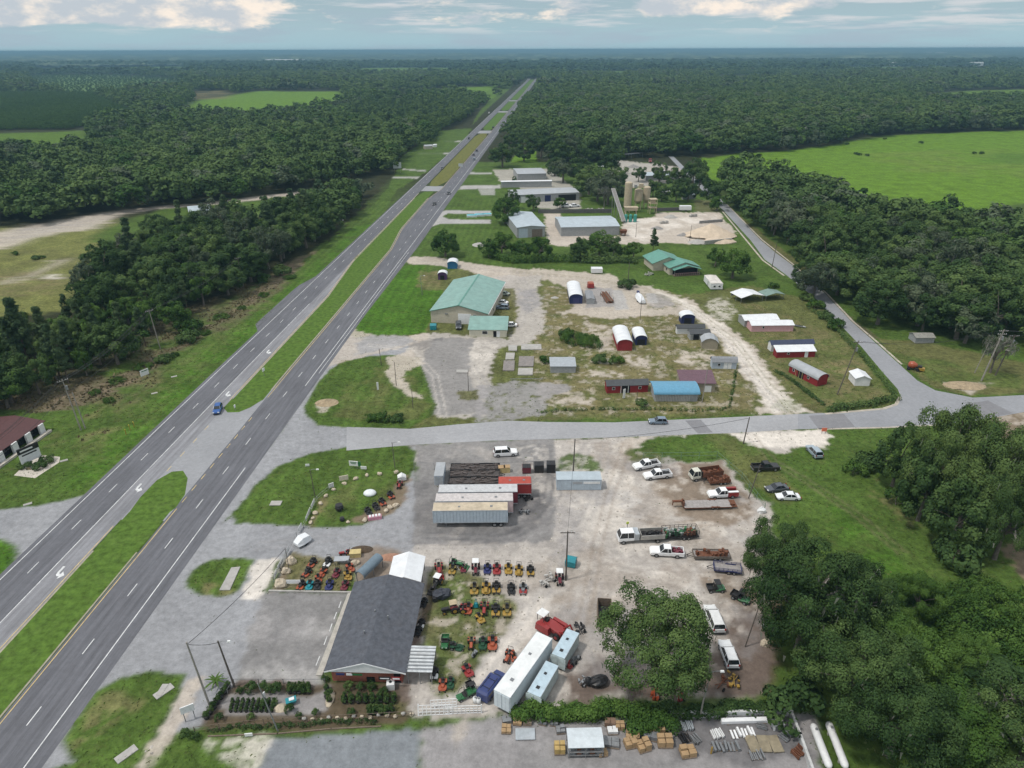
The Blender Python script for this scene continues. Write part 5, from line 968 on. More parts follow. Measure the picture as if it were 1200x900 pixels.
for x in (-1.8, 1.8):
    for y_ in (-1.8, 1.8): MB().box(x, y_, 0, .25, .25, 8).build('leg', BEIGE, o)
for z in (3.2, 5.6, 7.8): MB().box(0, 0, z, 4.2, 4.2, .2).build('platform', BEIGE, o)
MB().box(0, 0, 5.9, 2.6, 2.6, 1.7).build('bin', BEIGE, o)
o = thing('conveyor', G(731, 262), 0, 'grey inclined conveyor climbing to the top of the silos', 'conveyor')
p0, p1 = Vector((0, 0, 1)), Vector((-3.5, 22, 14)); dv = (p1 - p0)
mb = MB(); [mb.cyl(tuple(p0 + Vector((x, 0, 0))), tuple(p1 + Vector((x, 0, 0))), .28, n=5) for x in (-.9, .9)]; mb.build('truss', mat('dusty_steel', (.33, .33, .32), var=.3, dirt=.3), o)
mb = MB(); a_, b_ = p0 + Vector((0, 0, .3)), p1 + Vector((0, 0, .3)); mb.add([a_ + Vector((-.8, 0, 0)), a_ + Vector((.8, 0, 0)), b_ + Vector((.8, 0, 0)), b_ + Vector((-.8, 0, 0))], [(0, 1, 2, 3)]); mb.build('belt', mat('conveyor_belt', (.20, .19, .18)), o)
for k in (.45, .9): q = p0 + dv * k; MB().cyl((q.x - .7, q.y, 0), (q.x - .7, q.y, q.z), .15).cyl((q.x + .7, q.y, 0), (q.x + .7, q.y, q.z), .15).build('support', STEEL, o)
for i, (u, l) in enumerate(((733, 'left teal tank under the beige hopper'), (738.5, 'middle teal tank under the beige hopper'), (744, 'right teal tank under the beige hopper'))):
    o = thing('tank', G(u, 260), 0, l, 'tank', 'teal tanks in the concrete yard'); MB().cyl((0, 0, 0), (0, 0, 3.6), .9, .9, 12).build('shell', TEALBIN, o); MB().cyl((0, 0, 3.6), (0, 0, 4.0), .9, .3, 12).build('top', TEALBIN, o)
o = thing('aggregate_hopper', G(739, 256), 0, 'beige feed hopper standing above the teal tanks', 'hopper'); MB().box(0, 1, 4.2, 6.4, 3.2, 1.8, taper=1.15).build('bin', BEIGE, o)
for x in (-2.8, 2.8): MB().box(x, 1, 0, .3, 2.6, 4.2).build('frame', BEIGE, o)
o = thing('aggregate_bin', G(730, 276), 0, 'dark rusty feed bin at the foot of the conveyor', 'bin'); MB().box(0, 0, 1.2, 2.6, 2.4, 1.6, taper=1.3).build('hopper', RUST, o); MB().box(-1, 0, 0, .3, 2, 1.3).box(1, 0, 0, .3, 2, 1.3).build('frame', RUST, o)
def mound(u, v, rx, ry, h, m, label, cat, name, seed=0):
    o = MB().ball((0, 0, 0), rx, ry, h, 22, 10, .10, seed, 0).build(name, m, None, True); o.location = G(u, v); o.location.z = -.05
    for w_ in o.data.vertices:
        r = math.hypot(w_.co.x / rx, w_.co.y / ry); w_.co.z = max(-.1, h * (1 - r) ** .85 * (1 + .12 * math.sin(w_.co.x * 1.7 + seed) * math.cos(w_.co.y * 1.3))) if r < 1 else -.1
    return tag(o, label, cat)
SAND = mat('pale_sand_heap', (.52, .43, .33), rough=1, var=.2, scale=.4, bump=.5, bscale=1.5)
mound(832, 276, 13, 10, 5.4, SAND, 'large cone of tan sand in the concrete yard', 'sand pile', 'sand_pile', 1); mound(843, 283, 8, 5, 3.0, SAND, 'lower tan sand heap in front of the large cone', 'sand pile', 'sand_pile', 2); mound(818, 284, 5, 4, 1.6, CONC, 'small pale heap left of the sand cones', 'sand pile', 'sand_pile', 3)
def wallthing(px, h, t, m, label, name='block_wall', cat='wall', cap=None, bat=None):
    P_ = [G(*p) for p in px]; o = thing(name, P_[0], 0, label, cat); mb = MB()
    for a, b in zip(P_, P_[1:]):
        c = (a + b) / 2 - P_[0]; mb.box(c.x, c.y, 0, (b - a).length + t, t, h, rz=math.atan2((b - a).y, (b - a).x))
    mb.build('wall', m, o); return o
wallthing([(826, 286.5), (856, 283.5)], 1.8, .6, CONC, 'concrete block wall holding the sand heap', cat='wall'); wallthing([(820, 262), (846, 260)], 1.4, .5, STEEL, 'dark block bay behind the sand cone')
wallthing([(631, 250), (716, 249.5)], 2.2, .3, mat('dark_screen', (.11, .105, .105), var=.3), 'dark screen fence behind the concrete yard', 'screen_fence', 'fence'); wallthing([(768, 248), (796, 247)], 2.0, .3, mat('dark_screen', (.11, .105, .105)), 'short dark screen fence right of the batching frame', 'screen_fence', 'fence')
for i, (u, v, l) in enumerate(((553, 254, 'turquoise pool shell lying left on the frontage'), (562, 253, 'middle turquoise pool shell on the frontage'), (570, 252.5, 'turquoise pool shell nearest the trees'))):
    o = thing('pool_shell', G(u, v), .05, l, 'pool shell', 'pool shells on display'); MB().box(0, 0, 0, 5.6, 3.0, 1.0).build('shell', mat('white_gelcoat', (.62, .68, .7)), o); MB().box(0, 0, 1.0, 5.2, 2.6, .05).build('liner', mat('turquoise_gelcoat', (.06, .42, .52), rough=.3, var=.15), o)
o = thing('catwalk', G(745, 246), 0, 'beige walkway and dust box across the silo tops', 'catwalk'); MB().box(0, 0, 12.2, 11, 1.2, .15).build('platform', BEIGE, o); MB().box(2, 0, 12.36, 2.4, 2, 2.2).build('dust_box', BEIGE, o); MB().box(-1, 0, 12.36, 1.4, 1.4, 1.5).build('motor_box', STEEL, o)
for i, (u, v, r, l) in enumerate(((770, 268, 2.2, 'low grey heap in the middle of the pale yard'), (786, 255, 2.6, 'gravel heap near the dark screen fence'), (800, 276, 2.0, 'small gravel heap left of the sand cones'), (716, 205, 3.0, 'earth heap in the far works yard'), (742, 196, 3.4, 'pale heap before the far dark roofed shed'))): mound(u, v, r * 1.5, r, r * .7, CONC if i % 2 else GREYSTONE, l, 'gravel heap', 'gravel_heap', 30 + i)
for i, (u, v, l) in enumerate(((690, 247, 'left stack of concrete blocks by the screen fence'), (703, 247, 'right stack of concrete blocks by the screen fence'), (778, 262, 'stack of grey pipes in the pale yard'), (812, 254, 'stack of pallets near the white box trailer'))):
    o = thing('block_stack', G(u, v), .1 * i, l, 'block stack'); [MB().box(-1.6 + 1.1 * k, 0, 0, 1.0, 1.4, 1.0 + .4 * (k % 2)).build('block', CONC, o) for k in range(4)]
shed((223, 254.5), (248.5, 252), (229, 238.5, 5), 3.0, 1.8, 'gable', 'x', S_GREY, R_BLUEGREY, 'house with a pale blue metal roof half hidden by the west woods', 'house', 'house')
shed((529, 129), (541, 128.5), 10, 3.5, 2, 'gable', 'x', S_WHITE, R_DARK, 'white house among the trees left of the far highway', 'house', 'house'); shed((627, 129), (647, 128), 14, 4, 1, 'gable', 'x', S_GREY, R_WHITE, 'white roofed building in the trees right of the far highway', 'house', 'storage_building')
shed((498, 175), (507, 174.5), 5, 2.6, 1, 'gable', 'x', S_TAN, R_GREY, 'little tan shed on the mown frontage left of the highway', 'shed'); shed((508, 172.5), (512, 172.3), 3, 2, .5, 'gable', 'x', S_WHITE, R_WHITE, 'tiny white shed right of the tan frontage shed', 'shed')
for i, (u, v, w_, l) in enumerate(((332, 74, 260, 'long white industrial roof in the far forest, left of centre'), (1145, 77.5, 60, 'white building in the far forest at the right'), (1050, 77.5, 50, 'small white building in the far forest, right of centre'), (1185, 79.5, 60, 'white roof in the far forest at the right edge'), (1108, 63.5, 500, 'pale strip of roofs near the skyline at the right'))):
    p = G(u, v); o = thing('far_building', p, 0, l, 'building'); block(o, -w_ / 2, 0, w_, w_ * .35, 16 if w_ < 100 else 22, 2, 'gable', 'x', S_WHITE, R_WHITE)
for u, v, h, l in ((501.5, 62.3, 40, 'tiny tower on the skyline left of the highway'), (530, 62.3, 48, 'tiny pair of towers on the skyline')):
    o = thing('skyline_tower', G(u, v), 0, l, 'tower'); MB().box(0, 0, 0, 45, 30, h * 1.6).build('block', S_GREY, o); MB().box(0, 0, h * 1.6, 20, 20, 4).build('roof', S_GREY, o)
a, rz, w = frame_of((-60, 588), (55, 506.5))
o = thing('store_building', a, rz, 'long low building with a maroon metal roof and white pillared front at the left edge', 'store')
block(o, 0, 1.5, w, 13, 2.6, .9, 'gable', 'x', S_DARKIN, R_MAROON, over=1.1)
for i in range(9):
    x = w - .8 - i * 4.2
    MB().box(x, .35, 0, 1.5, .5, 2.55).build('pillar', S_WHITE, o)
MB().box(w / 2, -.6, 0, w + 1, .8, .5).build('planter_wall', mat('pale_stone', (.50, .46, .40), rough=.9, var=.3, scale=2, dirt=.2), o)
for i in range(8): MB().box(w - 2.9 - i * 4.2, 1.42, .9, 2.2, .06, 1.4).build('window', GLASS, o)
sx0, sy0 = -26.1, 69.9; srz = math.atan2(-.4, 11.2)
o = thing('equipment_store', (sx0, sy0, 0), srz, 'long store with a dark shingle gable roof and red brick front facing the garden', 'store')
W_s, D_s = 10.2, 16.6
block(o, 0, 0, W_s, D_s, 2.9, 1.55, 'gable', 'y', S_BRICK, R_SHING, over=.75, t=.14, doors=[('f', .93, 1.0, 2.1, S_DARKIN), ('f', .55, 1.2, 1.0, GLASS, 'shop_window')])
MB().prism([(-.2, 2.62), (W_s / 2, 4.28), (W_s + .2, 2.62)], -.70, -.64).build('gable_panel', S_WHITE, o)
MB().prism([(-.78, 2.52), (W_s / 2, 4.4), (W_s + .78, 2.52), (W_s + .78, 2.72), (W_s / 2, 4.58), (-.78, 2.72)], -.82, -.76).build('fascia', WHITE, o)
for k, (x, ww, m) in enumerate(((1.6, 1.2, BLUEP), (4.0, 1.5, GREENP), (2.9, .9, WHITE))): MB().box(x, -.9, 2.25, ww, .05, .34).build('sign', m, o)
s1 = MB().box(7.9, -.92, 1.55, 1.7, .06, .62).build('sign', BLACK, o); s2 = MB().box(9.55, -.92, 1.55, 1.4, .06, .62).build('sign', REDP, o)
MB().box(7.9, -.96, 1.78, 1.3, .03, .16).build('lettering', WHITE, s1); MB().box(9.55, -.96, 1.72, 1.0, .03, .28).build('lettering', WHITE, s2)
for p in ((4.6, 9.2), (6.8, 8.1), (3.9, 5.0)): MB().cyl((p[0], p[1], 3.6), (p[0], p[1], 4.75), .11).build('vent_pipe', STEEL, o)
a = Vector((-20.6, 87.4, 0)); o = thing('lean_to', a, srz + .03, 'white metal canopy roof joined to the back of the dark shingled store', 'canopy roof')
block(o, 0, 0, 5.2, 6.0, 2.8, 1.0, 'gable', 'y', S_GREY, R_WHITE, over=.2, open_=True)
a = Vector((-15.15, 69.3, 0)); o = thing('metal_carport', a, srz, 'small lean to of ribbed bare metal at the right front corner of the store', 'carport')
block(o, 0, 0, 3.6, 4.4, 2.45, .25, 'mono', 'x', S_GREY, mat('ribbed_galvanised', (.50, .53, .55), rough=.4, metal=.2, var=.3, scale=1.2, dirt=.3, stripes=(1, 1.6, 1)), over=.05, open_=True)
mb = MB(); [mb.box(1.8, .3 + i * .62, 2.76 + .0, 3.7, .1, .09) for i in range(7)]; mb.build('roof_rib', STEEL, o)
o = thing('porta_shed', G(434, 673), R(62), 'slim grey blue arched shelter behind the store beside the mower yard', 'shelter'); block(o, -2.6, -.9, 5.2, 1.8, 1.7, .8, 'barrel', 'x', S_GREY, mat('slate_sheet', (.14, .19, .23), rough=.5, var=.2), over=.05, open_=True)
SPEC = {}
def place(key, fn, loc, rz, name, label, cat, group=None, sc=1.0):
    """first use builds the part meshes; every use makes its own objects"""
    if key not in SPEC:
        L_ = []
        for nm, mb, m, par in fn():
            me = bpy.data.meshes.new(nm); me.from_pydata(mb.v, [], mb.f); me.update(); me.materials.append(m); L_.append((nm, me, par))
        SPEC[key] = L_
    o = thing(name, loc, rz, label, cat, group); o.scale = (sc, sc, sc); made = []
    for nm, me, par in SPEC[key]:
        c = bpy.data.objects.new(nm, me); COL.objects.link(c); c.parent = o if par is None else made[par]; made.append(c)
    return o
def wheel(L_, x, y, r, w, rim=STEEL, name='wheel'):
    L_.append((name, MB().cyl((x, y - w / 2, r), (x, y + w / 2, r), r, n=14), RUBBER, None)); i = len(L_) - 1
    s = 1 if y > 0 else -1
    L_.append(('rim', MB().cyl((x, y + s * w * .3, r), (x, y + s * (w / 2 + .02), r), r * .6, n=10), rim, i))
def ring(x, hw, zb, zt, ch=.12):
    return [(x, -hw, zb + ch), (x, -hw + ch * .5, zb), (x, hw - ch * .5, zb), (x, hw, zb + ch), (x, hw, zt - ch), (x, hw - ch, zt), (x, -hw + ch, zt), (x, -hw, zt - ch)]
def lights(L_, L, hw, z, zr=None):
    for s in (-1, 1): L_.append(('headlight', MB().box(L / 2 - .04, s * (hw - .28), z, .12, .42, .17), CHROME, None))
    for s in (-1, 1): L_.append(('tail_light', MB().box(-L / 2 + .03, s * (hw - .16), zr or z, .1, .2, .3), REDLENS, None))
def glasshouse(L_, x0, x1, x2, x3, hw, zb, zt, paintm):
    """x0..x3: tail base, roof tail, roof nose, screen base"""
    k = .80
    mb = MB().add([(x0, -hw, zb), (x3, -hw, zb), (x3, hw, zb), (x0, hw, zb), (x1, -hw * k, zt), (x2, -hw * k, zt), (x2, hw * k, zt), (x1, hw * k, zt)], [(0, 1, 5, 4), (1, 2, 6, 5), (2, 3, 7, 6), (3, 0, 4, 7)])
    L_.append(('window', mb, GLASS, None))
    L_.append(('roof', MB().loft([[(x1 - .06, -hw * k - .02, zt - .04), (x1 - .06, hw * k + .02, zt - .04), (x1, hw * k - .12, zt + .05), (x1, -hw * k + .12, zt + .05)], [(x2 + .1, -hw * k - .02, zt - .06), (x2 + .1, hw * k + .02, zt - .06), (x2, hw * k - .12, zt + .05), (x2, -hw * k + .12, zt + .05)]]), paintm, None))
    mb = MB(); xm = (x1 + x2) / 2
    for s in (-1, 1):
        for a, b in ((x0, x1), (x3, x2), (xm - .05, xm - .02)): mb.cyl((a, s * hw * 1.005, zb), (b, s * (hw * k + .01), zt), .055, .045, 4)
    L_.append(('pillar', mb, paintm, None))
def mk_car(col, kind):
    def fn():
        L_ = []
        L, hw, H, r = dict(sedan=(4.75, .91, 1.45, .33), suv=(4.9, .96, 1.78, .38), bigsuv=(5.3, 1.0, 1.92, .41), hatch=(4.4, .89, 1.6, .33), van=(5.1, .98, 1.8, .35), wagon=(4.9, .95, 1.72, .37))[kind]
        h = L / 2; belt = .62 * H
        if kind == 'sedan': st = [(-h, .80, .35, .70), (-h + .25, .97, .25, belt), (-h + 1.0, 1, .22, belt + .02), (h - 1.3, 1, .22, belt), (h - .35, .97, .24, belt - .16), (h, .8, .32, belt - .28)]
        else: st = [(-h, .9, .4, belt - .04), (-h + .2, .98, .3, belt), (h - 1.35, 1, .28, belt), (h - .3, .97, .3, belt - .08), (h, .86, .36, belt - .2)]
        L_.append(('body', MB().loft([ring(x, hw * k, a, b) for x, k, a, b in st]), col, None))
        if kind == 'sedan': glasshouse(L_, -h + .75, -h + 1.45, h - 2.1, h - 1.25, hw * .93, belt - .03, H, col)
        elif kind == 'van': glasshouse(L_, -h + .1, -h + .35, h - 2.0, h - 1.0, hw * .95, belt - .03, H, col)
        else: glasshouse(L_, -h + .12, -h + .45, h - 2.25, h - 1.4, hw * .95, belt - .03, H, col)
        for x in (h - .95, -h + .95):
            for s in (-1, 1): wheel(L_, x, s * (hw - .1), r, .24)
        lights(L_, L, hw, belt - .32, belt - .25)
        L_.append(('bumper', MB().box(h, 0, .3, .14, hw * 1.5, .22), BLACK, None)); L_.append(('bumper', MB().box(-h, 0, .32, .14, hw * 1.6, .22), BLACK, None))
        return L_
    return fn
def mk_pickup(col, bedcol=None, load=None, service=False):
    def fn():
        L_ = []; L, hw, r = 5.9, 1.0, .41; h = L / 2; belt = 1.16; bc = bedcol or col
        L_.append(('body', MB().loft([ring(x, hw * k, a, b) for x, k, a, b in [(-.75, .98, .42, belt), (1.35, 1, .4, belt), (h - .25, .97, .42, belt - .06), (h, .88, .46, belt - .16)]]), col, None))
        glasshouse(L_, -.72, -.6, .55, 1.3, hw * .93, belt - .03, 1.88, col)
        for s in (-1, 1): L_.append(('bed_side', MB().box((-h - .78) / 2, s * (hw - .06), .5, h - .78, .12, .72 if not service else 1.0), bc, None))
        L_.append(('bed', MB().box((-h - .78) / 2, 0, .5, h - .8, hw * 1.75, .22), BLACK, None)); L_.append(('tailgate', MB().box(-h + .03, 0, .5, .1, hw * 1.94, .7), bc, None))
        if service:
            for s in (-1, 1): L_.append(('tool_box', MB().box((-h - .78) / 2, s * (hw - .28), 1.2, h - .85, .5, .45), WHITE if s > 0 else bc, None))
        if load:
            mb = MB(); rn = random.Random(3); mb.box((-h - .78) / 2, 0, .721, h - 1, 1.6, .02)
            for i in range(9): mb.box(-h + .35 + rn.random() * 1.5, rn.uniform(-.6, .6), .72, rn.uniform(.3, .6), rn.uniform(.3, .5), rn.uniform(.2, .6), rn.random())
            L_.append(('load', mb, load, None))
        for x in (h - 1.05, -h + 1.2):
            for s in (-1, 1): wheel(L_, x, s * (hw - .1), r, .27)
        lights(L_, L, hw, .72, .8); L_.append(('bumper', MB().box(h + .02, 0, .48, .16, 1.8, .22), CHROME, None)); L_.append(('bumper', MB().box(-h - .06, 0, .5, .14, 1.8, .18), STEEL, None))
        return L_
    return fn
def mk_truck(cab, bed, crew=False, rust=False, L=7.2, load=None):
    def fn():
        L_ = []; h = L / 2; hw = 1.1; cl = 2.9 if crew else 1.9; x0 = h - cl
        L_.append(('cab', MB().loft([ring(x0, hw * .95, .75, 1.45), ring(h - .1, hw * .97, .6, 1.42), ring(h, hw * .9, .62, 1.3)]), cab, None)); glasshouse(L_, x0 + .02, x0 + .08, h - .55, h - .06, hw * .94, 1.4, 2.42, cab)
        L_.append(('chassis', MB().box(-.4, 0, .55, L - 1, .9, .3), BLACK, None)); bl = L - cl - .35; bx = -h + bl / 2
        if crew: L_.append(('tool_cabinet', MB().box(x0 - .5, 0, .85, .85, 2.1, 1.35), GALV, None)); bl -= .85; bx = -h + bl / 2
        L_.append(('bed_floor', MB().box(bx, 0, .86, bl, 2.2, .12), RUST if rust else BLACK, None))
        for s in (-1, 1): L_.append(('bed_side', MB().box(bx, s * 1.1, .9, bl, .08, .95 if not rust else 1.15), bed, None))
        L_.append(('bed_front', MB().box(bx + bl / 2, 0, .9, .08, 2.2, 1.3), bed if not rust else BLACK, None)); L_.append(('tailgate', MB().box(-h, 0, .9, .08, 2.2, .95), bed, None))
        mb = MB(); rn = random.Random(4)
        for i in range(10): mb.box(bx + rn.uniform(-bl * .4, bl * .4), rn.uniform(-.8, .8), .98, rn.uniform(.4, .9), rn.uniform(.3, .7), rn.uniform(.1, .5), rn.random())
        L_.append(('load', mb, load or BLACK, None))
        for x in (h - .9, -h + 1.3):
            for s in (-1, 1): wheel(L_, x, s * .95, .42, .3 if x > 0 else .5)
        lights(L_, L, hw, .8, .9); return L_
    return fn
def mk_semi(L, wallm, roofm, Hh=4.0, wdt=2.6, rear=True, z0=1.15, axles=2, side2=None):
    def fn():
        L_ = []; h = L / 2
        L_.append(('box', MB().box(0, 0, z0, L, wdt, Hh - z0 - .06), wallm, None))
        L_.append(('roof', MB().box(0, 0, Hh - .057, L - .04, wdt - .04, .05), roofm, None))
        mb = MB()
        for s in (-1, 1): mb.box(0, s * wdt / 2, Hh - .16, L + .02, .07, .14).box(0, s * wdt / 2, z0 - .05, L + .02, .07, .16)
        L_.append(('rail', mb, GALV, None))
        L_.append(('rear_door', MB().box(-h - .03, -.62, z0 + .1, .05, 1.15, Hh - z0 - .35).box(-h - .03, .62, z0 + .1, .05, 1.15, Hh - z0 - .35), side2 or wallm, None))
        L_.append(('chassis', MB().box(-.2, 0, z0 - .3, L * .8, 1.0, .24), BLACK, None)); L_.append(('landing_leg', MB().box(h - 2.4, .7, 0, .14, .14, z0).box(h - 2.4, -.7, 0, .14, .14, z0), STEEL, None))
        for k in range(axles):
            for s in (-1, 1): wheel(L_, -h + 1.3 + k * 1.25, s * (wdt / 2 - .32), .48 if z0 > .9 else .36, .5)
        L_.append(('roof_hatch', MB().box(-L * .28, 0, Hh, .5, .5, .05), BLACK if Hh < 3.5 else GREYP, None)); L_.append(('roof_hatch', MB().box(L * .15, .1, Hh, .4, .4, .06), BLACK if Hh < 3.5 else GREYP, None))
        L_.append(('mud_flap', MB().box(-h + .55, .8, .3, .04, .6, .7).box(-h + .55, -.8, .3, .04, .6, .7), BLACK, None)); return L_
    return fn
def mk_trailer(L, w, col, deck=WOOD, sides=0.0, goose=False, mesh_load=None, ramp=False):
    def fn():
        L_ = []; h = L / 2; z = .62
        L_.append(('deck', MB().box(0, 0, z, L, w, .08), deck, None)); mb = MB()
        for s in (-1, 1): mb.box(0, s * (w / 2), z - .12, L + .1, .1, .18)
        mb.box(h, 0, z - .12, .1, w, .18).box(-h, 0, z - .12, .1, w, .18); L_.append(('frame', mb, col, None))
        if sides:
            mb = MB(); n = int(L / .75)
            for s in (-1, 1):
                for i in range(n + 1): mb.box(-h + L * i / n, s * w / 2, z + .06, .06, .06, sides)
                for q in (.33, .66, 1): mb.box(0, s * w / 2, z + sides * q, L, .05, .06)
            for q in (.33, .66, 1): mb.box(h, 0, z + sides * q, .05, w, .06).box(-h, 0, z + sides * q, .05, w, .06)
            L_.append(('side_rail', mb, col, None))
        if mesh_load:
            for m in mesh_load:
                mb = MB(); rn = random.Random(len(m.name))
                mb.box(0, 0, z + .085, L * .85, w * .75, .03)
                for i in range(16): mb.box(rn.uniform(-h * .85, h * .85), rn.uniform(-w * .36, w * .36), z + .09, rn.uniform(.3, .9), rn.uniform(.2, .6), rn.uniform(.3, 1.1), rn.random() * 3)
                L_.append(('load', mb, m, None))
        if goose: L_.append(('gooseneck', MB().box(h + 1.0, 0, 1.35, 2.4, .5, .25).box(h + .05, 0, .5, .3, 1.4, 1.1).box(h + 2.1, 0, .5, .16, .16, .9), RUST, None))
        else: L_.append(('drawbar', MB().tube([(h, w * .3, z - .05), (h + 1.2, 0, .5)], [.05, .05], 4).tube([(h, -w * .3, z - .05), (h + 1.2, 0, .5)], [.05, .05], 4).cyl((h + .95, 0, 0), (h + .95, 0, .7), .05), BLACK, None))
        if ramp: L_.append(('ramp', MB().box(-h - .6, 0, z - .1, 1.2, w * .9, .1, ry=.0).box(-h - .3, w * .25, z, .8, .5, .5), RUST, None))
        for x in (-.25 - h * .35, .65 - h * .35):
            for s in (-1, 1): wheel(L_, x, s * (w / 2 + .0 if not goose else w / 2 - .25), .36, .22)
        for s in (-1, 1): L_.append(('fender', MB().box(.2 - h * .35, s * (w / 2 + .02), .74, 1.75, .28, .05), col, None))
        return L_
    return fn
def mk_tractor(col, canopy=None, loader=False, rim=YELLOWP, big=1.0, dark=False):
    def fn():
        L_ = []
        L_.append(('hood', MB().loft([ring(.1, .3, .62, 1.12, .08), ring(1.2, .28, .62, 1.08, .1), ring(1.42, .22, .66, 1.0, .08)]), col, None))
        L_.append(('chassis', MB().box(.1, 0, .42, 2.4, .42, .24), BLACK, None)); L_.append(('grille', MB().box(1.42, 0, .68, .06, .36, .28), BLACK, None))
        L_.append(('seat', MB().box(-.75, 0, .86, .46, .48, .14).box(-.95, 0, 1.0, .1, .48, .42), SEAT, None))
        for s in (-1, 1):
            L_.append(('fender', MB().box(-.8, s * .58, 1.02, .95, .36, .08).box(-.38, s * .58, .62, .07, .36, .42), col, None))
            wheel(L_, -.8, s * .62, .58, .34, rim); wheel(L_, 1.0, s * .5, .34, .22, rim)
        L_.append(('steering_wheel', MB().cyl((-.22, 0, 1.22), (-.20, 0, 1.25), .2, n=10).cyl((.0, 0, 1.0), (-.2, 0, 1.22), .03, n=4), BLACK, None))
        if canopy:
            L_.append(('canopy', MB().box(-.65, 0, 2.02, 1.35, 1.25, .08, taper=.92), canopy, None)); mb = MB()
            for s in (-1, 1): mb.cyl((-1.2, s * .5, .8), (-1.15, s * .52, 2.03), .04, n=4).cyl((-.2, s * .5, .8), (-.15, s * .52, 2.03), .03, n=4)
            L_.append(('canopy_post', mb, BLACK, None))
        else:
            mb = MB()
            for s in (-1, 1): mb.cyl((-1.25, s * .48, .7), (-1.25, s * .48, 1.85), .04, n=4)
            mb.cyl((-1.25, -.48, 1.85), (-1.25, .48, 1.85), .04, n=4); L_.append(('roll_bar', mb, BLACK, None))
        if loader:
            mb = MB()
            for s in (-1, 1): mb.tube([(-.2, s * .42, 1.1), (1.1, s * .45, 1.15), (1.9, s * .45, .45)], [.06, .06, .06], 4)
            L_.append(('loader_arm', mb, col, None)); L_.append(('bucket', MB().prism([(1.85, .1), (2.5, .1), (2.45, .18), (2.0, .22), (1.95, .75), (1.85, .75)], -.75, .75), col, None))
        return L_
    return fn
def mk_mower(col, deck=None, rim=STEEL, bar=True, hood=False):
    def fn():
        L_ = []
        L_.append(('deck', MB().loft([ring(-.15, .62, .14, .32, .06), ring(.35, .70, .12, .34, .06), ring(.85, .6, .14, .3, .06)]), deck or col, None))
        L_.append(('body', MB().loft([ring(-1.0, .36, .35, .78, .08), ring(-.35, .4, .34, .74, .08), ring(.45, .24, .34, .55, .06)]), col, None))
        L_.append(('engine', MB().box(-.82, 0, .76, .46, .5, .28).cyl((-.82, 0, 1.04), (-.82, 0, 1.1), .18), BLACK, None))
        if hood: L_.append(('hood', MB().loft([ring(.2, .28, .4, .82, .08), ring(1.05, .24, .4, .74, .1)]), col, None))
        L_.append(('seat', MB().box(-.3, 0, .74, .46, .5, .14).box(-.52, 0, .86, .12, .5, .46), SEAT, None))
        for s in (-1, 1):
            L_.append(('fender', MB().box(-.62, s * .52, .66, .7, .28, .06), col, None))
            wheel(L_, -.65, s * .55, .30, .26, rim); wheel(L_, 1.05, s * .42, .17, .14, rim)
            L_.append(('lever', MB().tube([(-.05, s * .3, .6), (.15, s * .3, 1.0), (.0, s * .08, 1.05)], [.025, .025, .025], 4), BLACK, None))
        L_.append(('front_frame', MB().box(.75, 0, .3, .7, .12, .1).box(1.05, 0, .34, .1, .9, .08), col, None))
        if bar:
            mb = MB()
            for s in (-1, 1): mb.cyl((-.95, s * .4, .7), (-1.0, s * .4, 1.5), .035, n=4)
            mb.cyl((-1.0, -.4, 1.5), (-1.0, .4, 1.5), .035, n=4); L_.append(('roll_bar', mb, BLACK, None))
        return L_
    return fn
def mk_utv(col, roof=True):
    def fn():
        L_ = []
        L_.append(('body', MB().loft([ring(-.1, .66, .35, .62, .06), ring(.7, .66, .35, .72, .08), ring(1.35, .6, .4, .86, .1), ring(1.5, .5, .45, .72, .08)]), col, None))
        L_.append(('cargo_bed', MB().box(-.85, 0, .62, 1.2, 1.35, .06).box(-.85, .65, .66, 1.2, .06, .35).box(-.85, -.65, .66, 1.2, .06, .35).box(-1.43, 0, .66, .06, 1.3, .35), BLACK if roof else col, None))
        L_.append(('seat', MB().box(.05, 0, .66, .5, 1.2, .16).box(-.18, 0, .8, .12, 1.2, .5), SEAT, None))
        mb = MB()
        for s in (-1, 1): mb.tube([(-.25, s * .62, .7), (-.2, s * .6, 1.8), (.6, s * .6, 1.78), (1.0, s * .6, .9)], [.035] * 4, 4)
        mb.cyl((-.2, -.62, 1.8), (-.2, .62, 1.8), .035, n=4); L_.append(('roll_cage', mb, BLACK, None))
        if roof: L_.append(('roof', MB().box(.2, 0, 1.8, 1.0, 1.3, .06), BLACK, None))
        for x in (-.9, .95):
            for s in (-1, 1): wheel(L_, x, s * .6, .31, .24)
        for s in (-1, 1): L_.append(('headlight', MB().box(1.46, s * .36, .62, .1, .2, .12), CHROME, None))
        return L_
    return fn
def axle_pose(F, Rr, hw):
    """near-side wheel contacts on the photo -> centre and heading"""
    f, r = G(*F), G(*Rr); rz = math.atan2(f.y - r.y, f.x - r.x); m = (f + r) / 2
    n = Vector((-math.sin(rz), math.cos(rz), 0)); to_cam = Vector((-m.x, -m.y, 0))
    if n.dot(to_cam) < 0: n = -n
    return m - n * hw, rz
VN = {'sedan': 'car', 'suv': 'suv', 'bigsuv': 'suv', 'hatch': 'car', 'van': 'minivan', 'wagon': 'suv'}
def car(F, Rr, kind, col, label, cat=None, group=None, name=None):
    c, rz = axle_pose(F, Rr, .85); return place((kind, col.name), mk_car(col, kind), c, rz, name or {'suv': 'suv', 'bigsuv': 'suv', 'van': 'van', 'wagon': 'suv'}.get(kind, 'parked_car'), label, cat or {'suv': 'SUV', 'bigsuv': 'SUV', 'van': 'van', 'wagon': 'SUV'}.get(kind, 'car'), group)
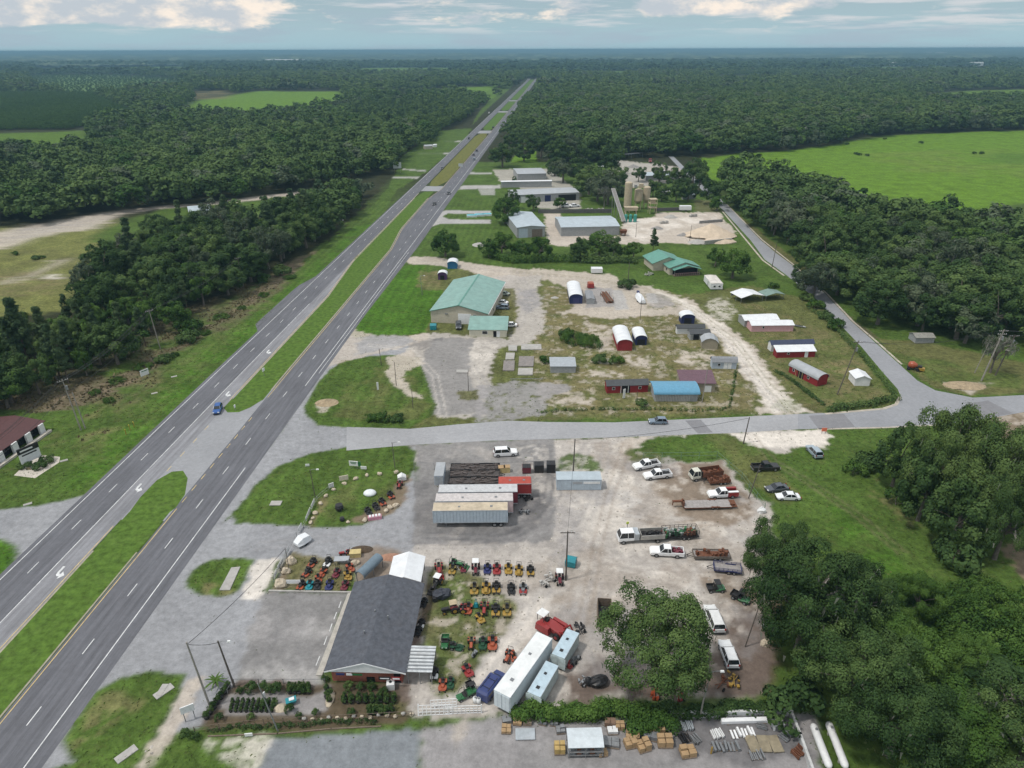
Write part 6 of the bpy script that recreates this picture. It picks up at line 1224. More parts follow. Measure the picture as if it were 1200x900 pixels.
C_SILV = paint('silver_blue_paint', (.30, .36, .41)); C_DGREY = paint('dark_grey_paint', (.075, .085, .10)); C_BLUE = paint('bright_blue_paint', (.02, .085, .28)); C_BLACK = paint('gloss_black_paint', (.018, .018, .02)); C_PALEGREEN = paint('pale_green_paint', (.42, .5, .42)); C_PEARL = paint('pearl_paint', (.68, .70, .72)); C_STEELB = paint('steel_blue_paint', (.17, .22, .28))
def pick(F, Rr, key, fn, label, group=None, name='pickup_truck', cat='pickup'):
    c, rz = axle_pose(F, Rr, .9); return place(key, fn, c, rz, name, label, cat, group)
PK = 'pickups parked in the yard'
pick((749.2, 552.2), (769.7, 548.7), 'pk_w', mk_pickup(WHITE), 'white pickup farther up of the pair at the grass edge', PK)
pick((761.5, 563.3), (782.5, 561), 'pk_w', mk_pickup(WHITE), 'white pickup nearer to the sandy yard of the pair at the grass edge', PK)
pick((766, 652.7), (797.3, 654.7), 'pk_w2', mk_pickup(WHITE, load=MAROONP), 'white crew pickup with a red loaded bed hitched to a low trailer', PK)
pick((836.8, 585.4), (859.5, 584.3), 'pk_r', mk_pickup(WHITE, REDP, service=True), 'white pickup with a red service body beside the flatbed trailer', PK)
pick((909, 552.4), (887.8, 553.5), 'pk_k', mk_pickup(C_BLACK), 'black pickup on the grass beyond the fence', PK)
c, rz = axle_pose((818, 564.4), (839.7, 561.5), 1.0); place('tr1', mk_truck(mat('cream_cab_paint', (.55, .55, .47), rough=.4), RUST, rust=True, L=7.0, load=RUST), c, rz, 'stake_truck', 'flat nosed truck with cream cab and rusty high sided bed', 'truck')
c, rz = axle_pose((733.3, 638), (770, 636), 1.0); place('tr2', mk_truck(WHITE, mat('aluminium_bed', (.42, .41, .38), rough=.45, metal=.3, dirt=.2), crew=True, L=8.6), c, rz, 'dump_truck', 'white crew cab dump truck with a pale metal bed', 'truck')
c, rz = axle_pose((780.5, 634.5), (816, 632.5), 1.1); place('tl_cage', mk_trailer(6.6, 2.1, BLACK, BLACK, 1.35, mesh_load=[GREENP, mat('dark_green_paint', (.015, .06, .03)), mat('faded_grey_load', (.30, .32, .31)), RUST]), c, rz, 'cage_trailer', 'black caged trailer filled with green scrap behind the dump truck', 'trailer')
c, rz = axle_pose((801, 598.5), (858, 597), 1.2); place('tl_goose', mk_trailer(9.4, 2.5, RUST, mat('pale_weathered_deck', (.30, .28, .27), rough=.9, var=.25, scale=2), goose=True, ramp=True), c, rz, 'flatbed_trailer', 'long gooseneck flatbed trailer with a pale wooden deck', 'trailer')
c, rz = axle_pose((817, 657), (852, 657.5), 1.0); place('tl_low', mk_trailer(6.4, 2.1, mat('dusty_frame_paint', (.16, .14, .12)), mat('pale_weathered_deck', (.30, .28, .27)), .35, mesh_load=[RUST]), c, rz, 'utility_trailer', 'low wooden decked trailer hitched to the white crew pickup', 'trailer')
c, rz = axle_pose((839, 672), (866, 675), 1.0); place('tl_low2', mk_trailer(4.6, 1.9, NAVYP, mat('pale_weathered_deck', (.30, .28, .27)), .6), c, rz, 'utility_trailer', 'smaller railed utility trailer under the edge of the big oak', 'trailer')
c, rz = axle_pose((832, 569.5), (856, 568), 1.0); place('tl_rust', mk_trailer(4.4, 1.9, RUST, RUST, .5, mesh_load=[RUST]), c, rz, 'utility_trailer', 'rusty railed trailer wedged between the stake truck and the red service pickup', 'trailer')
car((600.8, 535), (584.2, 536), 'bigsuv', WHITE, 'white SUV parked beside the cross road behind the trailers'); car((763.8, 498), (778.9, 498), 'hatch', C_STEELB, 'grey blue hatchback driving on the cross road', name='car')
car((904.3, 578), (920.5, 576.4), 'sedan', C_DGREY, 'dark grey car parked behind the white sedan on the grass'); car((915.6, 587), (933.3, 587.4), 'sedan', C_PEARL, 'white sedan parked on the grass under the oak edge')
def at(u, v, u2, v2, key, fn, name, label, cat, group=None, sc=1.0):
    """centre at (u,v), nose pointing to (u2,v2)"""
    return place(key, fn, G(u, v), head((u, v), (u2, v2)), name, label, cat, group, sc)
at(953.5, 532, 948, 526, 'c_silv', mk_car(C_SILV, 'suv'), 'suv', 'silver blue SUV alone on the grass by the pale turnout', 'SUV')
at(836, 729, 829, 712, 'van_w', mk_car(S_WHITE, 'van'), 'van', 'dirty white van parked right of the broad oak', 'van', sc=1.08)
at(853, 770, 846, 751, 'wag_s', mk_car(C_PEARL, 'wagon'), 'suv', 'silver wagon with black rear glass below the dirty white van', 'SUV', sc=1.03)
at(255.5, 482, 251, 493, 'c_blue', mk_car(C_BLUE, 'hatch'), 'car', 'bright blue car in the median turn lane', 'car')
at(537.5, 384, 537.5, 389, 'c_navy', mk_car(C_DGREY, 'suv'), 'suv', 'dark blue car in front of the white warehouse door', 'SUV')
at(590, 345.5, 582, 344.5, 'c_pg', mk_car(C_PALEGREEN, 'sedan'), 'parked_car', 'pale green car farthest back beside the warehouse', 'car'); at(588, 356, 581, 355.5, 'c_w', mk_car(WHITE, 'sedan'), 'parked_car', 'white car in the middle beside the warehouse', 'car'); at(588.5, 362, 581, 361.5, 'c_st', mk_car(C_STEELB, 'suv'), 'suv', 'steel blue SUV nearest of the cars beside the warehouse', 'SUV')
at(598, 382.5, 592, 382.5, 'c_w', mk_car(WHITE, 'sedan'), 'parked_car', 'white car behind the office annex', 'car')
for i, (u, v, ahead, m, k, l) in enumerate([(509, 240, -1, C_BLACK, 'sedan', 'dark car on the highway nearest the pool shells'), (526, 227.5, -1, C_BLACK, 'sedan', 'black car driving just ahead of the dark one on the highway'), (556, 187.5, 1, C_SILV, 'suv', 'silver car last of the three driving north'), (555, 182, 1, C_DGREY, 'sedan', 'dark car in the middle of the three driving north'), (558.7, 177.3, 1, C_DGREY, 'suv', 'dark car at the front of the three driving north'), (518, 198, -1, C_DGREY, 'sedan', 'dark car coming south on the left carriageway'), (549.5, 163, -1, C_BLACK, 'suv', 'black car coming south far up the left carriageway'), (573, 133, -1, C_PEARL, 'suv', 'pale car coming south very far up the highway'), (578, 150, 1, C_BLACK, 'suv', 'dark car going north at the far tree line')]):
    s, t = toST(u, v); place(('hw', m.name, k), mk_car(m, k), ST(s, t), ROADA + (0 if ahead > 0 else math.pi), 'car', l, 'car', 'cars driving on the highway')
for i, (u, v, u2, v2, k, m, l) in enumerate([(664, 243, 670, 243, 'suv', WHITE, 'white vehicle left of two parked before the workshop bays'), (673, 242.5, 679, 242, 'sedan', C_PEARL, 'pale car right of two parked before the workshop bays'), (778, 204, 784, 204, 'suv', WHITE, 'white vehicle by the pale grey roof at the end of the works'), (786, 206, 790, 206, 'sedan', C_DGREY, 'dark car by the pale grey roof at the end of the works'), (706, 196, 711, 196, 'suv', WHITE, 'white vehicle in the far works yard'), (762, 190, 762, 193, 'suv', REDP, 'red vehicle beside the far dark roofed shed'), (779, 226, 784, 226, 'suv', S_WHITE, 'white vehicle under the trees right of the silos')]): at(u, v, u2, v2, ('wk', m.name, k), mk_car(m, k), 'parked_car', l, 'car', sc=1.35)
def semi_at(x, y, rz, key, fn, label, group='semi-trailers parked in rows', name='semi_trailer', cat='trailer'): return place(key, fn, Vector((x, y, 0)), rz, name, label, cat, group)
semi_at(-8.0, 106.4, math.pi + .01, 's3', mk_semi(14.2, S_RIB, R_STAIN), 'nearest semi trailer of the row, stained tan roof and pale blue scuffed side')
semi_at(-7.4, 109.4, math.pi + .01, 's2', mk_semi(15.0, mat('faded_pink_white_side', (.55, .42, .42), rough=.6, dirt=.2), mat('dusty_white_roof', (.50, .47, .46), rough=.7, var=.25, dirt=.25)), 'middle semi trailer of the row with a dusty pale roof')
semi_at(-6.8, 112.4, math.pi + .01, 's1', mk_semi(15.6, MAROONP, mat('light_grey_trailer_roof', (.47, .48, .49), rough=.7, var=.2, dirt=.2)), 'farthest semi trailer of the row, red side below a light grey roof')
semi_at(.5, 115.6, math.pi + .01, 'sr', mk_semi(6.6, REDP, mat('faded_red_roof', (.36, .065, .045), rough=.6, var=.2, dirt=.1), Hh=3.7), 'shorter red box trailer with a faded red roof behind the row', name='box_trailer')
for i, (y, l) in enumerate(((119.2, 'nearer dark planked flatbed behind the semi trailers'), (122.0, 'middle dark planked flatbed behind the semi trailers'), (124.6, 'farther dark planked flatbed by the small grey container'))):
    o = place('flat', mk_trailer(10.6, 2.5, BLACK, mat('dark_planks', (.075, .066, .064), rough=.95, var=.6, scale=3.0, dirt=.3), .25), Vector((-8.0, y, .3)), .0, 'flatbed_trailer', l, 'trailer', 'dark flatbed trailers')
    mb = MB(); rn = random.Random(i)
    for k in range(34): mb.box(rn.uniform(-5, 5), rn.uniform(-1.1, 1.1), .72, rn.uniform(.6, 1.6), rn.uniform(.15, .4), rn.uniform(.05, .3), rn.uniform(-.3, .3))
    mb.build('planks', mat('grey_brown_boards', (.10, .085, .08), rough=.95, var=.5, scale=2.5), o)
o = thing('container', G(515.5, 563.5), .0, 'small grey container standing on end of the dark flatbeds', 'container'); MB().box(0, 1.0, .0, 1.9, 5.2, 2.3).build('box', S_RIB, o); MB().box(0, 1.0, 2.3, 1.95, 5.25, .06).build('roof', R_GREY, o)
for dx in range(2): MB().box(-.45 + .9 * dx, -1.63, .1, .8, .05, 2.05).build('door', GALV, o)
o = thing('container', Vector((13.75, 118.7, 0)), .0, 'grey blue shipping container with a patched pale roof by the cross road', 'container'); MB().box(0, 0, .1, 9.2, 3.0, 2.5).build('box', S_RIB, o); MB().box(0, 0, 2.6, 9.3, 3.1, .07).build('roof', R_BLUEGREY, o)
for x, w_ in ((-.3, 2.0), (2.6, 3.4)): MB().box(x, -1.53, 1.6, w_, .05, .55).build('patch', R_GREY if x < 0 else S_WHITE, o)
tz = math.atan2(10.1, 6.1)
semi_at(1.6, 69.4, tz, 'slong', mk_semi(12.0, mat('ribbed_blue_white_steel', (.56, .62, .66), rough=.5, var=.12, dirt=.1, stripes=(1, 1.6, .9)), mat('pale_trailer_roof', (.66, .68, .68), rough=.6, var=.15, scale=.8, dirt=.12), Hh=4.05, z0=1.0), 'long pale semi trailer beside the dark blue van', group=None)
def quadc(pts, z): P_ = [G(*p, z) for p in pts]; c = sum(P_, Vector()) / 4; a = (P_[0] + P_[1]) / 2; b = (P_[2] + P_[3]) / 2; return c, math.atan2((a - b).y, (a - b).x), (a - b).length, (P_[0] - P_[1]).length
for pts, l, k in (([(664.7, 736), (678.7, 742), (661, 771), (647, 766.7)], 'small pale blue roofed cargo trailer next to the red forklift', 'sa'), ([(640, 774), (654.7, 780), (634, 816.7), (617, 811)], 'small pale blue roofed cargo trailer touching the vine hedge', 'sb')):
    c, rz, L_, w_ = quadc(pts, 2.9); semi_at(c.x, c.y, rz, k, mk_semi(L_, mat('pale_aqua_side', (.45, .52, .52), rough=.6, dirt=.25), mat('pale_blue_roof', (.42, .53, .60), rough=.5, var=.15, dirt=.12), Hh=2.9, wdt=w_, z0=.55), l, group='small cargo trailers', name='cargo_trailer')
c = G(576.5, 808); place('bluevan', lambda: [('body', MB().loft([ring(-2.6, .92, .4, 1.75, .15), ring(-2.3, .98, .32, 2.0, .2), ring(1.0, .98, .32, 2.0, .2), ring(1.7, .97, .34, 1.3, .15), ring(2.55, .9, .38, 1.1, .15)]), BLUEP, None), ('windscreen', MB().add([(1.08, -.72, 1.92), (1.08, .72, 1.92), (1.72, .8, 1.32), (1.72, -.8, 1.32)], [(0, 1, 2, 3)]), GLASS, None), ('window', MB().box(-.8, -.97, 1.25, 3.0, .04, .5).box(-.8, .97, 1.25, 3.0, .04, .5), GLASS, None), ('rear_window', MB().box(-2.56, 0, 1.2, .05, 1.4, .5), GLASS, None), ('roof_rack', MB().box(-.7, -.6, 2.02, 2.6, .05, .06).box(-.7, .6, 2.02, 2.6, .05, .06).box(-1.5, 0, 2.05, .06, 1.3, .05).box(0, 0, 2.05, .06, 1.3, .05), BLACK, None)] + (lambda q: (wheel(q, 1.6, .86, .36, .25), wheel(q, 1.6, -.86, .36, .25), wheel(q, -1.6, .86, .36, .25), wheel(q, -1.6, -.86, .36, .25), [(n, b_, m_, (p_ + 5 if p_ is not None else None)) for n, b_, m_, p_ in q])[-1])([]), c, tz, 'van', 'dark blue van parked against the long pale trailer', 'van')
def dumpster(u, v, w_, l_, h_, m, label, lid=None, rz=0.0, name='dumpster', rounded=False):
    o = thing(name, G(u, v), rz, label, 'dumpster'); mb = MB().box(0, 0, .15, w_, l_, h_ - .15, taper=1.04); mb.build('tub', m, o)
    if rounded: MB().prismx([(-l_ / 2, h_), (-l_ * .3, h_ + .35), (0, h_ + .48), (l_ * .3, h_ + .35), (l_ / 2, h_)], -w_ / 2, w_ / 2).build('lid', lid or m, o)
    else: MB().box(-w_ * .25, 0, h_ + .01, w_ * .48, l_, .06).build('lid', lid or m, o); MB().box(w_ * .25, 0, h_ + .01, w_ * .48, l_, .06).build('lid', lid or m, o)
    for s in (-1, 1): MB().box(s * (w_ / 2 + .06), 0, h_ * .55, .12, l_ * .7, .14).build('lift_pocket', STEEL, o)
    for x in (-1, 1):
        for y_ in (-1, 1): MB().cyl((x * w_ * .4, y_ * l_ * .38 - .05, .09), (x * w_ * .4, y_ * l_ * .38 + .05, .09), .09, n=8).build('caster', RUBBER, o)
dumpster(631.5, 552, 2.0, 1.7, 1.9, BLACK, 'black dumpster left of the pair by the cross road', BLACK); dumpster(645.5, 552, 1.8, 1.7, 2.1, BLACK, 'black dumpster right of the pair by the cross road', BLACK); dumpster(617, 553, 1.8, 1.6, 1.5, MAROONP, 'dark red bin left of the black dumpsters', BLACK)
dumpster(669, 662, 1.8, 1.7, 1.3, TEALP, 'teal dumpster at the foot of the yard pole', TEALP, -.3, rounded=True); dumpster(508, 386, 2.0, 1.8, 1.6, TEALP, 'teal dumpster at the left front corner of the warehouse', TEALP, rounded=True)
def zt(ox, oy, s, x, y): return (ox + x / s, oy + y / s)
KINDS = {
 'trR': lambda: mk_tractor(REDP), 'trRl': lambda: mk_tractor(REDP, loader=True), 'trRc': lambda: mk_tractor(MAROONP, canopy=S_WHITE), 'trG': lambda: mk_tractor(GREENP, loader=True), 'trO': lambda: mk_tractor(ORANGEP), 'trOt': lambda: mk_tractor(ORANGEP, canopy=TANP), 'trT': lambda: mk_tractor(BLACK, canopy=TANP), 'trKc': lambda: mk_tractor(BLACK, canopy=S_WHITE, loader=True),
 'moY': lambda: mk_mower(YELLOWP), 'moYh': lambda: mk_mower(YELLOWP, hood=True), 'moV': lambda: mk_mower(OLIVEP, deck=YELLOWP, rim=YELLOWP), 'moR': lambda: mk_mower(REDP), 'moB': lambda: mk_mower(NAVYP), 'moK': lambda: mk_mower(BLACK), 'moKY': lambda: mk_mower(BLACK, deck=YELLOWP, rim=YELLOWP), 'moO': lambda: mk_mower(ORANGEP), 'moM': lambda: mk_mower(MAROONP), 'moOK': lambda: mk_mower(BLACK, deck=ORANGEP, rim=ORANGEP), 'moG': lambda: mk_mower(GREYP, deck=REDP), 'moKW': lambda: mk_mower(BLACK, deck=S_WHITE), 'moDG': lambda: mk_mower(mat('dark_green_paint', (.015, .06, .03))), 'moT': lambda: mk_mower(TEALP),
 'uG': lambda: mk_utv(GREENP, False), 'uGr': lambda: mk_utv(GREENP, True)}
CATN = {'tr': ('tractor', 'tractor'), 'mo': ('riding_mower', 'mower'), 'u': ('utility_cart', 'utility cart')}
def machine(kind, px, ang, label, group=None, sc=1.0):
    nm, ct = CATN['u' if kind[0] == 'u' else kind[:2]]
    return place(kind, KINDS[kind](), G(*px), R(ang), nm, label, ct, group, sc * .82)
ROWS = 'mowers and tractors lined up behind the store'
A = (490, 640, 6)
for k, x, y, ang, l, sc in [
 ('trRl', 148, 178, -80, 'red tractor with loader at the left end of the back row', 1.15), ('trG', 272, 140, -20, 'green tractor standing behind the back row', 1.1), ('moV', 240, 180, -95, 'olive and yellow mower beside the red loader tractor', 1.15), ('moM', 318, 168, -85, 'small maroon mower right of the olive one in the back row', .95),
 ('trRc', 405, 178, -88, 'maroon tractor under a white canopy in the back row', 1.15), ('moB', 487, 174, -92, 'navy mower right of the white canopied tractor', 1.2), ('moR', 553, 178, -90, 'red mower in the middle of the back row', 1.3), ('moY', 635, 176, -88, 'yellow mower fourth from the right end of the back row', 1.25), ('moYh', 708, 186, -92, 'bright yellow mower with long hood near the right end of the back row', 1.25), ('moKY', 790, 188, -88, 'black and yellow mower at the right end of the back row', 1.2),
 ('trKc', 128, 285, -110, 'black tractor with a white canopy by the store wall', 1.15), ('moV', 395, 318, -90, 'olive mower left of three in the second row', 1.3), ('moYh', 478, 312, -90, 'bright yellow mower in the middle of the second row', 1.35), ('moKY', 550, 308, -90, 'black and yellow mower third in the second row', 1.3), ('moK', 655, 315, -88, 'black mower standing alone on the pale gravel', 1.2), ('moG', 738, 315, -92, 'grey mower with a red deck at the edge of the gravel', 1.2),
 ('trT', 222, 462, -165, 'black tractor with tan canopy at the left of the third row', 1.15), ('trR', 285, 458, -178, 'red tractor nose to tail with the tan canopied one', 1.15), ('moO', 352, 455, -95, 'orange mower right of the red tractor in the third row', 1.2), ('trR', 466, 458, -92, 'red tractor facing the camera in the third row', 1.1), ('moKY', 545, 468, -90, 'black and yellow mower second from the right in the third row', 1.3), ('moV', 625, 468, -90, 'olive mower at the right end of the third row', 1.3), ('moY', 438, 520, -60, 'small yellow mower parked in front of the third row', 1.1),
 ('moDG', 272, 718, -10, 'dark green mower beside the green cart on the grass', 1.2), ('trO', 375, 700, -90, 'orange red tractor left of three on the grass', .95), ('moDG', 455, 700, -90, 'dark green mower between two orange tractors', 1.2), ('moO', 523, 700, -90, 'bright orange mower at the right of the front row', 1.35), ('moR', 352, 890, -60, 'small red mower alone on the pale drive', 1.2)]: machine(k, zt(*A, x, y), ang, l, ROWS, sc)
machine('trRc', zt(*A, 995, 250), -90, 'maroon tractor with white canopy by the yard pole', None, 1.15)
machine('uG', zt(*A, 190, 690), -90, 'boxy bright green cart on the grass behind the ribbed carport', None, 1.05)
machine('uG', (544.5, 817), -150, 'green cart in front of the dark blue van', None, 1.0); machine('uGr', (552.5, 808), -60, 'dark green cart with a roof behind the bright green one by the van', None, .9)
machine('uGr', (838, 692), 2, 'green utility cart under the small trailers by the oak', None, 1.25); machine('uGr', (867, 703), -40, 'mud stained green utility cart right of the other cart', None, 1.3)
machine('trO', zt(560, 720, 7.5, 268, 390), -110, 'orange tractor left of the long pale trailer', None, 1.0)
machine('moKW', zt(440, 730, 4.615, 318, 285), -90, 'black and white mower under the edge of the ribbed carport', None, 1.1); machine('moO', zt(440, 730, 4.615, 364, 345), -90, 'orange mower in front of the ribbed carport', None, 1.1); machine('moDG', zt(440, 730, 4.615, 405, 335), -90, 'dark green mower right of the orange one at the carport', None, 1.0)
for i, (x, y, k, l) in enumerate([(820, 410, 'moK', 'black mower against the store wall, farther back'), (800, 560, 'moKW', 'black and white mower against the store wall'), (780, 610, 'moK', 'black mower against the store wall, nearest the carport')]): machine(k, zt(360, 640, 6, x, y), -100, l, 'mowers along the store wall', 1.0)
B = (300, 640, 10); GR2 = 'machines in the mower yard left of the store'
for k, x, y, ang, l, sc in [('moOK', 655, 220, -110, 'orange and black mower at the back left of the mower yard', 1.15), ('moKW', 838, 212, -100, 'black and white mower at the back of the mower yard', 1.15), ('moOK', 595, 330, -115, 'orange and black mower second from the left in the yard', 1.1), ('moO', 775, 335, -110, 'orange mower in the centre of the mower yard', 1.15), ('moM', 940, 340, -100, 'maroon mower right of centre in the mower yard', 1.1), ('moO', 1108, 275, -60, 'orange mower by the slate shelter', 1.15), ('moY', 1080, 370, -70, 'yellow mower by the slate shelter', 1.2),
 ('trR', 1045, 105, -170, 'dark red tractor at the back corner of the mower yard', .9), ('moOK', 525, 480, -100, 'orange and black mower at the front left of the mower yard', 1.1), ('moT', 628, 480, -90, 'small teal mower in the front row of the mower yard', 1.1), ('moK', 720, 480, -80, 'black mower in the front row of the mower yard', 1.1), ('moB', 860, 480, -90, 'navy mower in the front row of the mower yard', 1.2), ('moM', 1040, 485, -95, 'maroon mower at the right of the front row in the mower yard', 1.1), ('moO', 735, 400, -70, 'orange red mower wedged behind the front row', 1.0)]: machine(k, zt(*B, x, y), ang, l, GR2, sc)
Cc = (260, 510, 5); GR3 = 'machines on show in the triangular garden'
for k, x, y, ang, l, sc in [('moK', 860, 455, -60, 'black mower nearest the pink crate in the garden row', 1.1), ('moK', 905, 428, -60, 'black mower second in the garden row', 1.1), ('moOK', 942, 402, -60, 'orange and black mower third in the garden row', 1.15), ('moOK', 992, 362, -60, 'orange and black mower last in the garden row', 1.15), ('trR', 1042, 302, -90, 'red tractor at the back corner of the garden', .95)]: machine(k, zt(*Cc, x, y), ang, l, GR3, sc)
o = thing('covered_machine', G(*zt(*Cc, 1056, 262)), .2, 'white wrapped machine behind the red garden tractor', 'covered machine'); MB().loft([ring(-.9, .6, .1, 1.1, .2), ring(0, .75, .1, 1.6, .25), ring(.9, .6, .1, 1.0, .2)]).build('wrap', S_WHITE, o)
p = G(649, 741); o = thing('red_loader', p, math.atan2(-1, 1.2), 'big red field loader with a white canopy beside the cargo trailer', 'loader')
MB().loft([ring(-2.4, .8, .7, 1.5, .15), ring(-.4, .85, .6, 1.7, .15), ring(1.8, .8, .6, 1.4, .15)]).build('body', REDP, o); MB().box(-1.2, -1.3, .5, 2.6, .7, 1.3, taper=.9).box(.3, 1.2, .5, 2.8, .6, 1.1, taper=.9).build('side_tank', REDP, o)
MB().box(-2.2, 0, 2.7, 1.5, 1.5, .1).build('canopy', S_WHITE, o); mb = MB(); [mb.cyl((-2.2 + a, b, 1.4), (-2.2 + a, b, 2.7), .05, n=4) for a in (-.6, .6) for b in (-.6, .6)]; mb.build('canopy_post', BLACK, o)
MB().tube([(1.4, .5, 1.3), (2.4, .9, 2.4), (3.1, .9, 1.2)], [.16, .14, .12], 6).tube([(1.4, -.5, 1.3), (2.2, -.9, 2.0), (3.0, -.9, 1.0)], [.16, .14, .12], 6).build('arm', REDP, o); MB().box(2.9, 0, .5, .5, 2.2, .8).build('bucket', BLACK, o); MB().box(-1.4, 0, 1.55, .6, .6, .5).build('seat', SEAT, o)
for x in (-1.6, 1.2):
    for s in (-1, 1): w_ = MB().cyl((x, s * .85, .6), (x, s * 1.25, .6), .6, n=14).build('wheel', RUBBER, o); MB().cyl((x, s * 1.2, .6), (x, s * 1.28, .6), .3, n=10).build('rim', REDP, w_)
def scrap(u, v, m, label, name, cat, n=9, r=1.2, seed=0, group=None):
    rn = random.Random(seed); o = thing(name, G(u, v), rn.random() * 3, label, cat, group)
    mb = MB(); mb.tube([(-r, 0, .4), (0, .1, .55), (r, -.1, .4)], [.08, .1, .08], 5).tube([(-r * .7, r * .5, .3), (r * .7, -r * .5, .5)], [.06, .06], 5)
    for i in range(n): mb.box(rn.uniform(-r, r), rn.uniform(-r * .6, r * .6), rn.uniform(.05, .5), rn.uniform(.2, .7), rn.uniform(.15, .4), rn.uniform(.15, .5), rn.random() * 3)
    mb.build('frame', m, o)
    for s in (-1, 1): MB().cyl((s * r * .6, -.6 * r, .3), (s * r * .6, -.6 * r + .18, .3), .3, n=10).build('wheel', RUBBER, o)
    return o
scrap(641, 682, mat('pale_grey_machinery', (.40, .39, .37), dirt=.3), 'grey hay rake next to the white canopied maroon tractor', 'hay_rake', 'hay rake', 12, 1.7, 3); scrap(679, 738, BLACK, 'black machine frame behind the cargo trailer', 'machine_frame', 'machine', 8, 1.2, 5); scrap(667, 781, REDP, 'small red implement at the corner of the cargo trailer', 'implement', 'implement', 6, .7, 6); scrap(674, 774, GREYP, 'dark implement lying right of the red one', 'implement', 'implement', 7, .9, 7)
scrap(684, 800, STEEL, 'steel engine parts on the dirt left of the black wrapped machine', 'engine_parts', 'engine parts', 8, .9, 8); scrap(658, 757, STEEL, 'trailer tongue frame between the cargo trailers', 'machine_frame', 'machine', 5, .7, 12)
o = thing('covered_machine', G(701, 802), .3, 'black wrapped machine on the dirt below the broad oak', 'covered machine'); MB().ball((0, 0, .7), 1.5, .9, .75, 12, 7, .12, 3, -.9).build('wrap', BLACK, o); MB().ball((-1.5, .3, .9), .5, .5, .7, 9, 6, .12, 4).build('hump', BLACK, o)
scrap(767, 813, ORANGEP, 'orange broken implement in the shade under the oak', 'implement', 'implement', 10, 1.3, 9); scrap(797, 818, REDP, 'red mower deck at the hedge under the oak', 'implement', 'implement', 5, .8, 10); scrap(860, 799, YELLOWP, 'bright yellow machine frame right of the parked wagon', 'machine_frame', 'machine', 9, 1.2, 11); scrap(846, 803, RUST, 'rusty trailer frame beside the yellow machine frame', 'machine_frame', 'machine', 6, 1.3, 13)
scrap(619, 585, BLACK, 'black coupling gear at the nose of the semi trailers', 'coupling_gear', 'machine', 9, 1.0, 14); scrap(614, 601, GREYP, 'grey trailer jack stands at the nose of the semi trailers', 'jack_stands', 'machine', 6, .8, 15)
scrap(555, 773 - 5, GREYP, 'grey push mower behind the store carport', 'implement', 'implement', 4, .5, 16); scrap(600, 772, ORANGEP, 'orange auger frame left of the long pale trailer', 'auger', 'auger', 6, .9, 17)
o = thing('teal_planter', G(558, 712), 0, 'small teal framed machine between the tractors of the third row', 'machine'); MB().tube([(-.5, 0, 0), (0, 0, 1.9), (.5, 0, 0)], [.06, .05, .06], 5).build('frame', TEALP, o); MB().box(0, 0, .3, .7, .7, .7, taper=.6).build('hopper', TEALP, o)
o = thing('ballast_roller', G(518, 700), .2, 'large dark rotary implement behind the white canopied black tractor', 'implement'); MB().ball((0, 0, .8), 1.7, 1.0, .85, 12, 7, .14, 5, -.9).build('body', mat('dark_blue_grey_cover', (.045, .05, .065), rough=.7, var=.3), o); MB().cyl((-1.2, -1, .45), (-1.2, 1, .45), .45, n=12).build('roller', BLACK, o)
o = thing('cement_mixer', G(1068, 433), -.5, 'orange drum mixer on wheels at the edge of the side road', 'cement mixer')
MB().loft([[(x, r * math.cos(t), 1.5 + r * math.sin(t)) for t in [i * math.pi / 6 for i in range(12)]] for x, r in ((-1.1, .5), (-.7, .95), (.2, 1.05), (.9, .6), (1.2, .45))]).build('drum', ORANGEP, o, True); MB().box(.6, 0, .5, 3.6, 1.2, .25).box(1.9, 0, .75, 1.0, 1.1, .8).build('chassis', BLACK, o); MB().box(2.4, -.2, .4, 1.5, 1.2, .7).build('skip', YELLOWP, o)
for x in (-.8, 1.5):
    for s in (-1, 1): MB().cyl((x, s * .7, .45), (x, s * .95, .45), .45, n=12).build('wheel', RUBBER, o)
o = thing('log_stack', G(711, 350), R(96), 'rust brown stack of long poles on the gravel by the sheds', 'pole stack')
for i in range(9): MB().cyl((-5.2, (i % 5) * .55 - 1.1, .3 + .5 * (i // 5)), (5 + (i % 3) * .4, (i % 5) * .5 - 1.0, .3 + .5 * (i // 5)), .24, .2, 8).build('pole', RUST if i % 3 else WOOD, o)
for x in (-3, 3): MB().box(x, 0, 0, .3, 3.2, .12).box(x, 1.7, 0, .15, .15, 1.6).box(x, -1.7, 0, .15, .15, 1.6).build('rack', STEEL, o)
TARP = mat('white_tarpaulin', (.66, .68, .70), rough=.6, var=.12, scale=1.2)
o = thing('covered_boat', G(750, 352), R(92), 'long boat under a white tarpaulin beside the thin pole on the gravel', 'boat'); MB().loft([[(x, -w_, .7), (x, -w_ * .9, .5), (x, w_ * .9, .5), (x, w_, .7), (x, w_ * .5, h), (x, 0, h + .25), (x, -w_ * .5, h)] for x, w_, h in ((-4.6, 1.1, 1.5), (-2, 1.5, 1.9), (1.5, 1.45, 1.8), (4.2, .9, 1.5), (5.6, .15, 1.2))]).build('tarpaulin', TARP, o)
MB().box(-.8, 0, .3, 7, 1.2, .2).build('trailer_frame', STEEL, o); MB().box(4.2, 0, 1.5, 1.1, .9, .7).build('motor_hood', NAVYP, o)
for s in (-1, 1): MB().cyl((-1.6, s * 1.2, .35), (-1.6, s * 1.45, .35), .35, n=10).build('wheel', RUBBER, o)
SL = 'concrete display slabs in the grass'
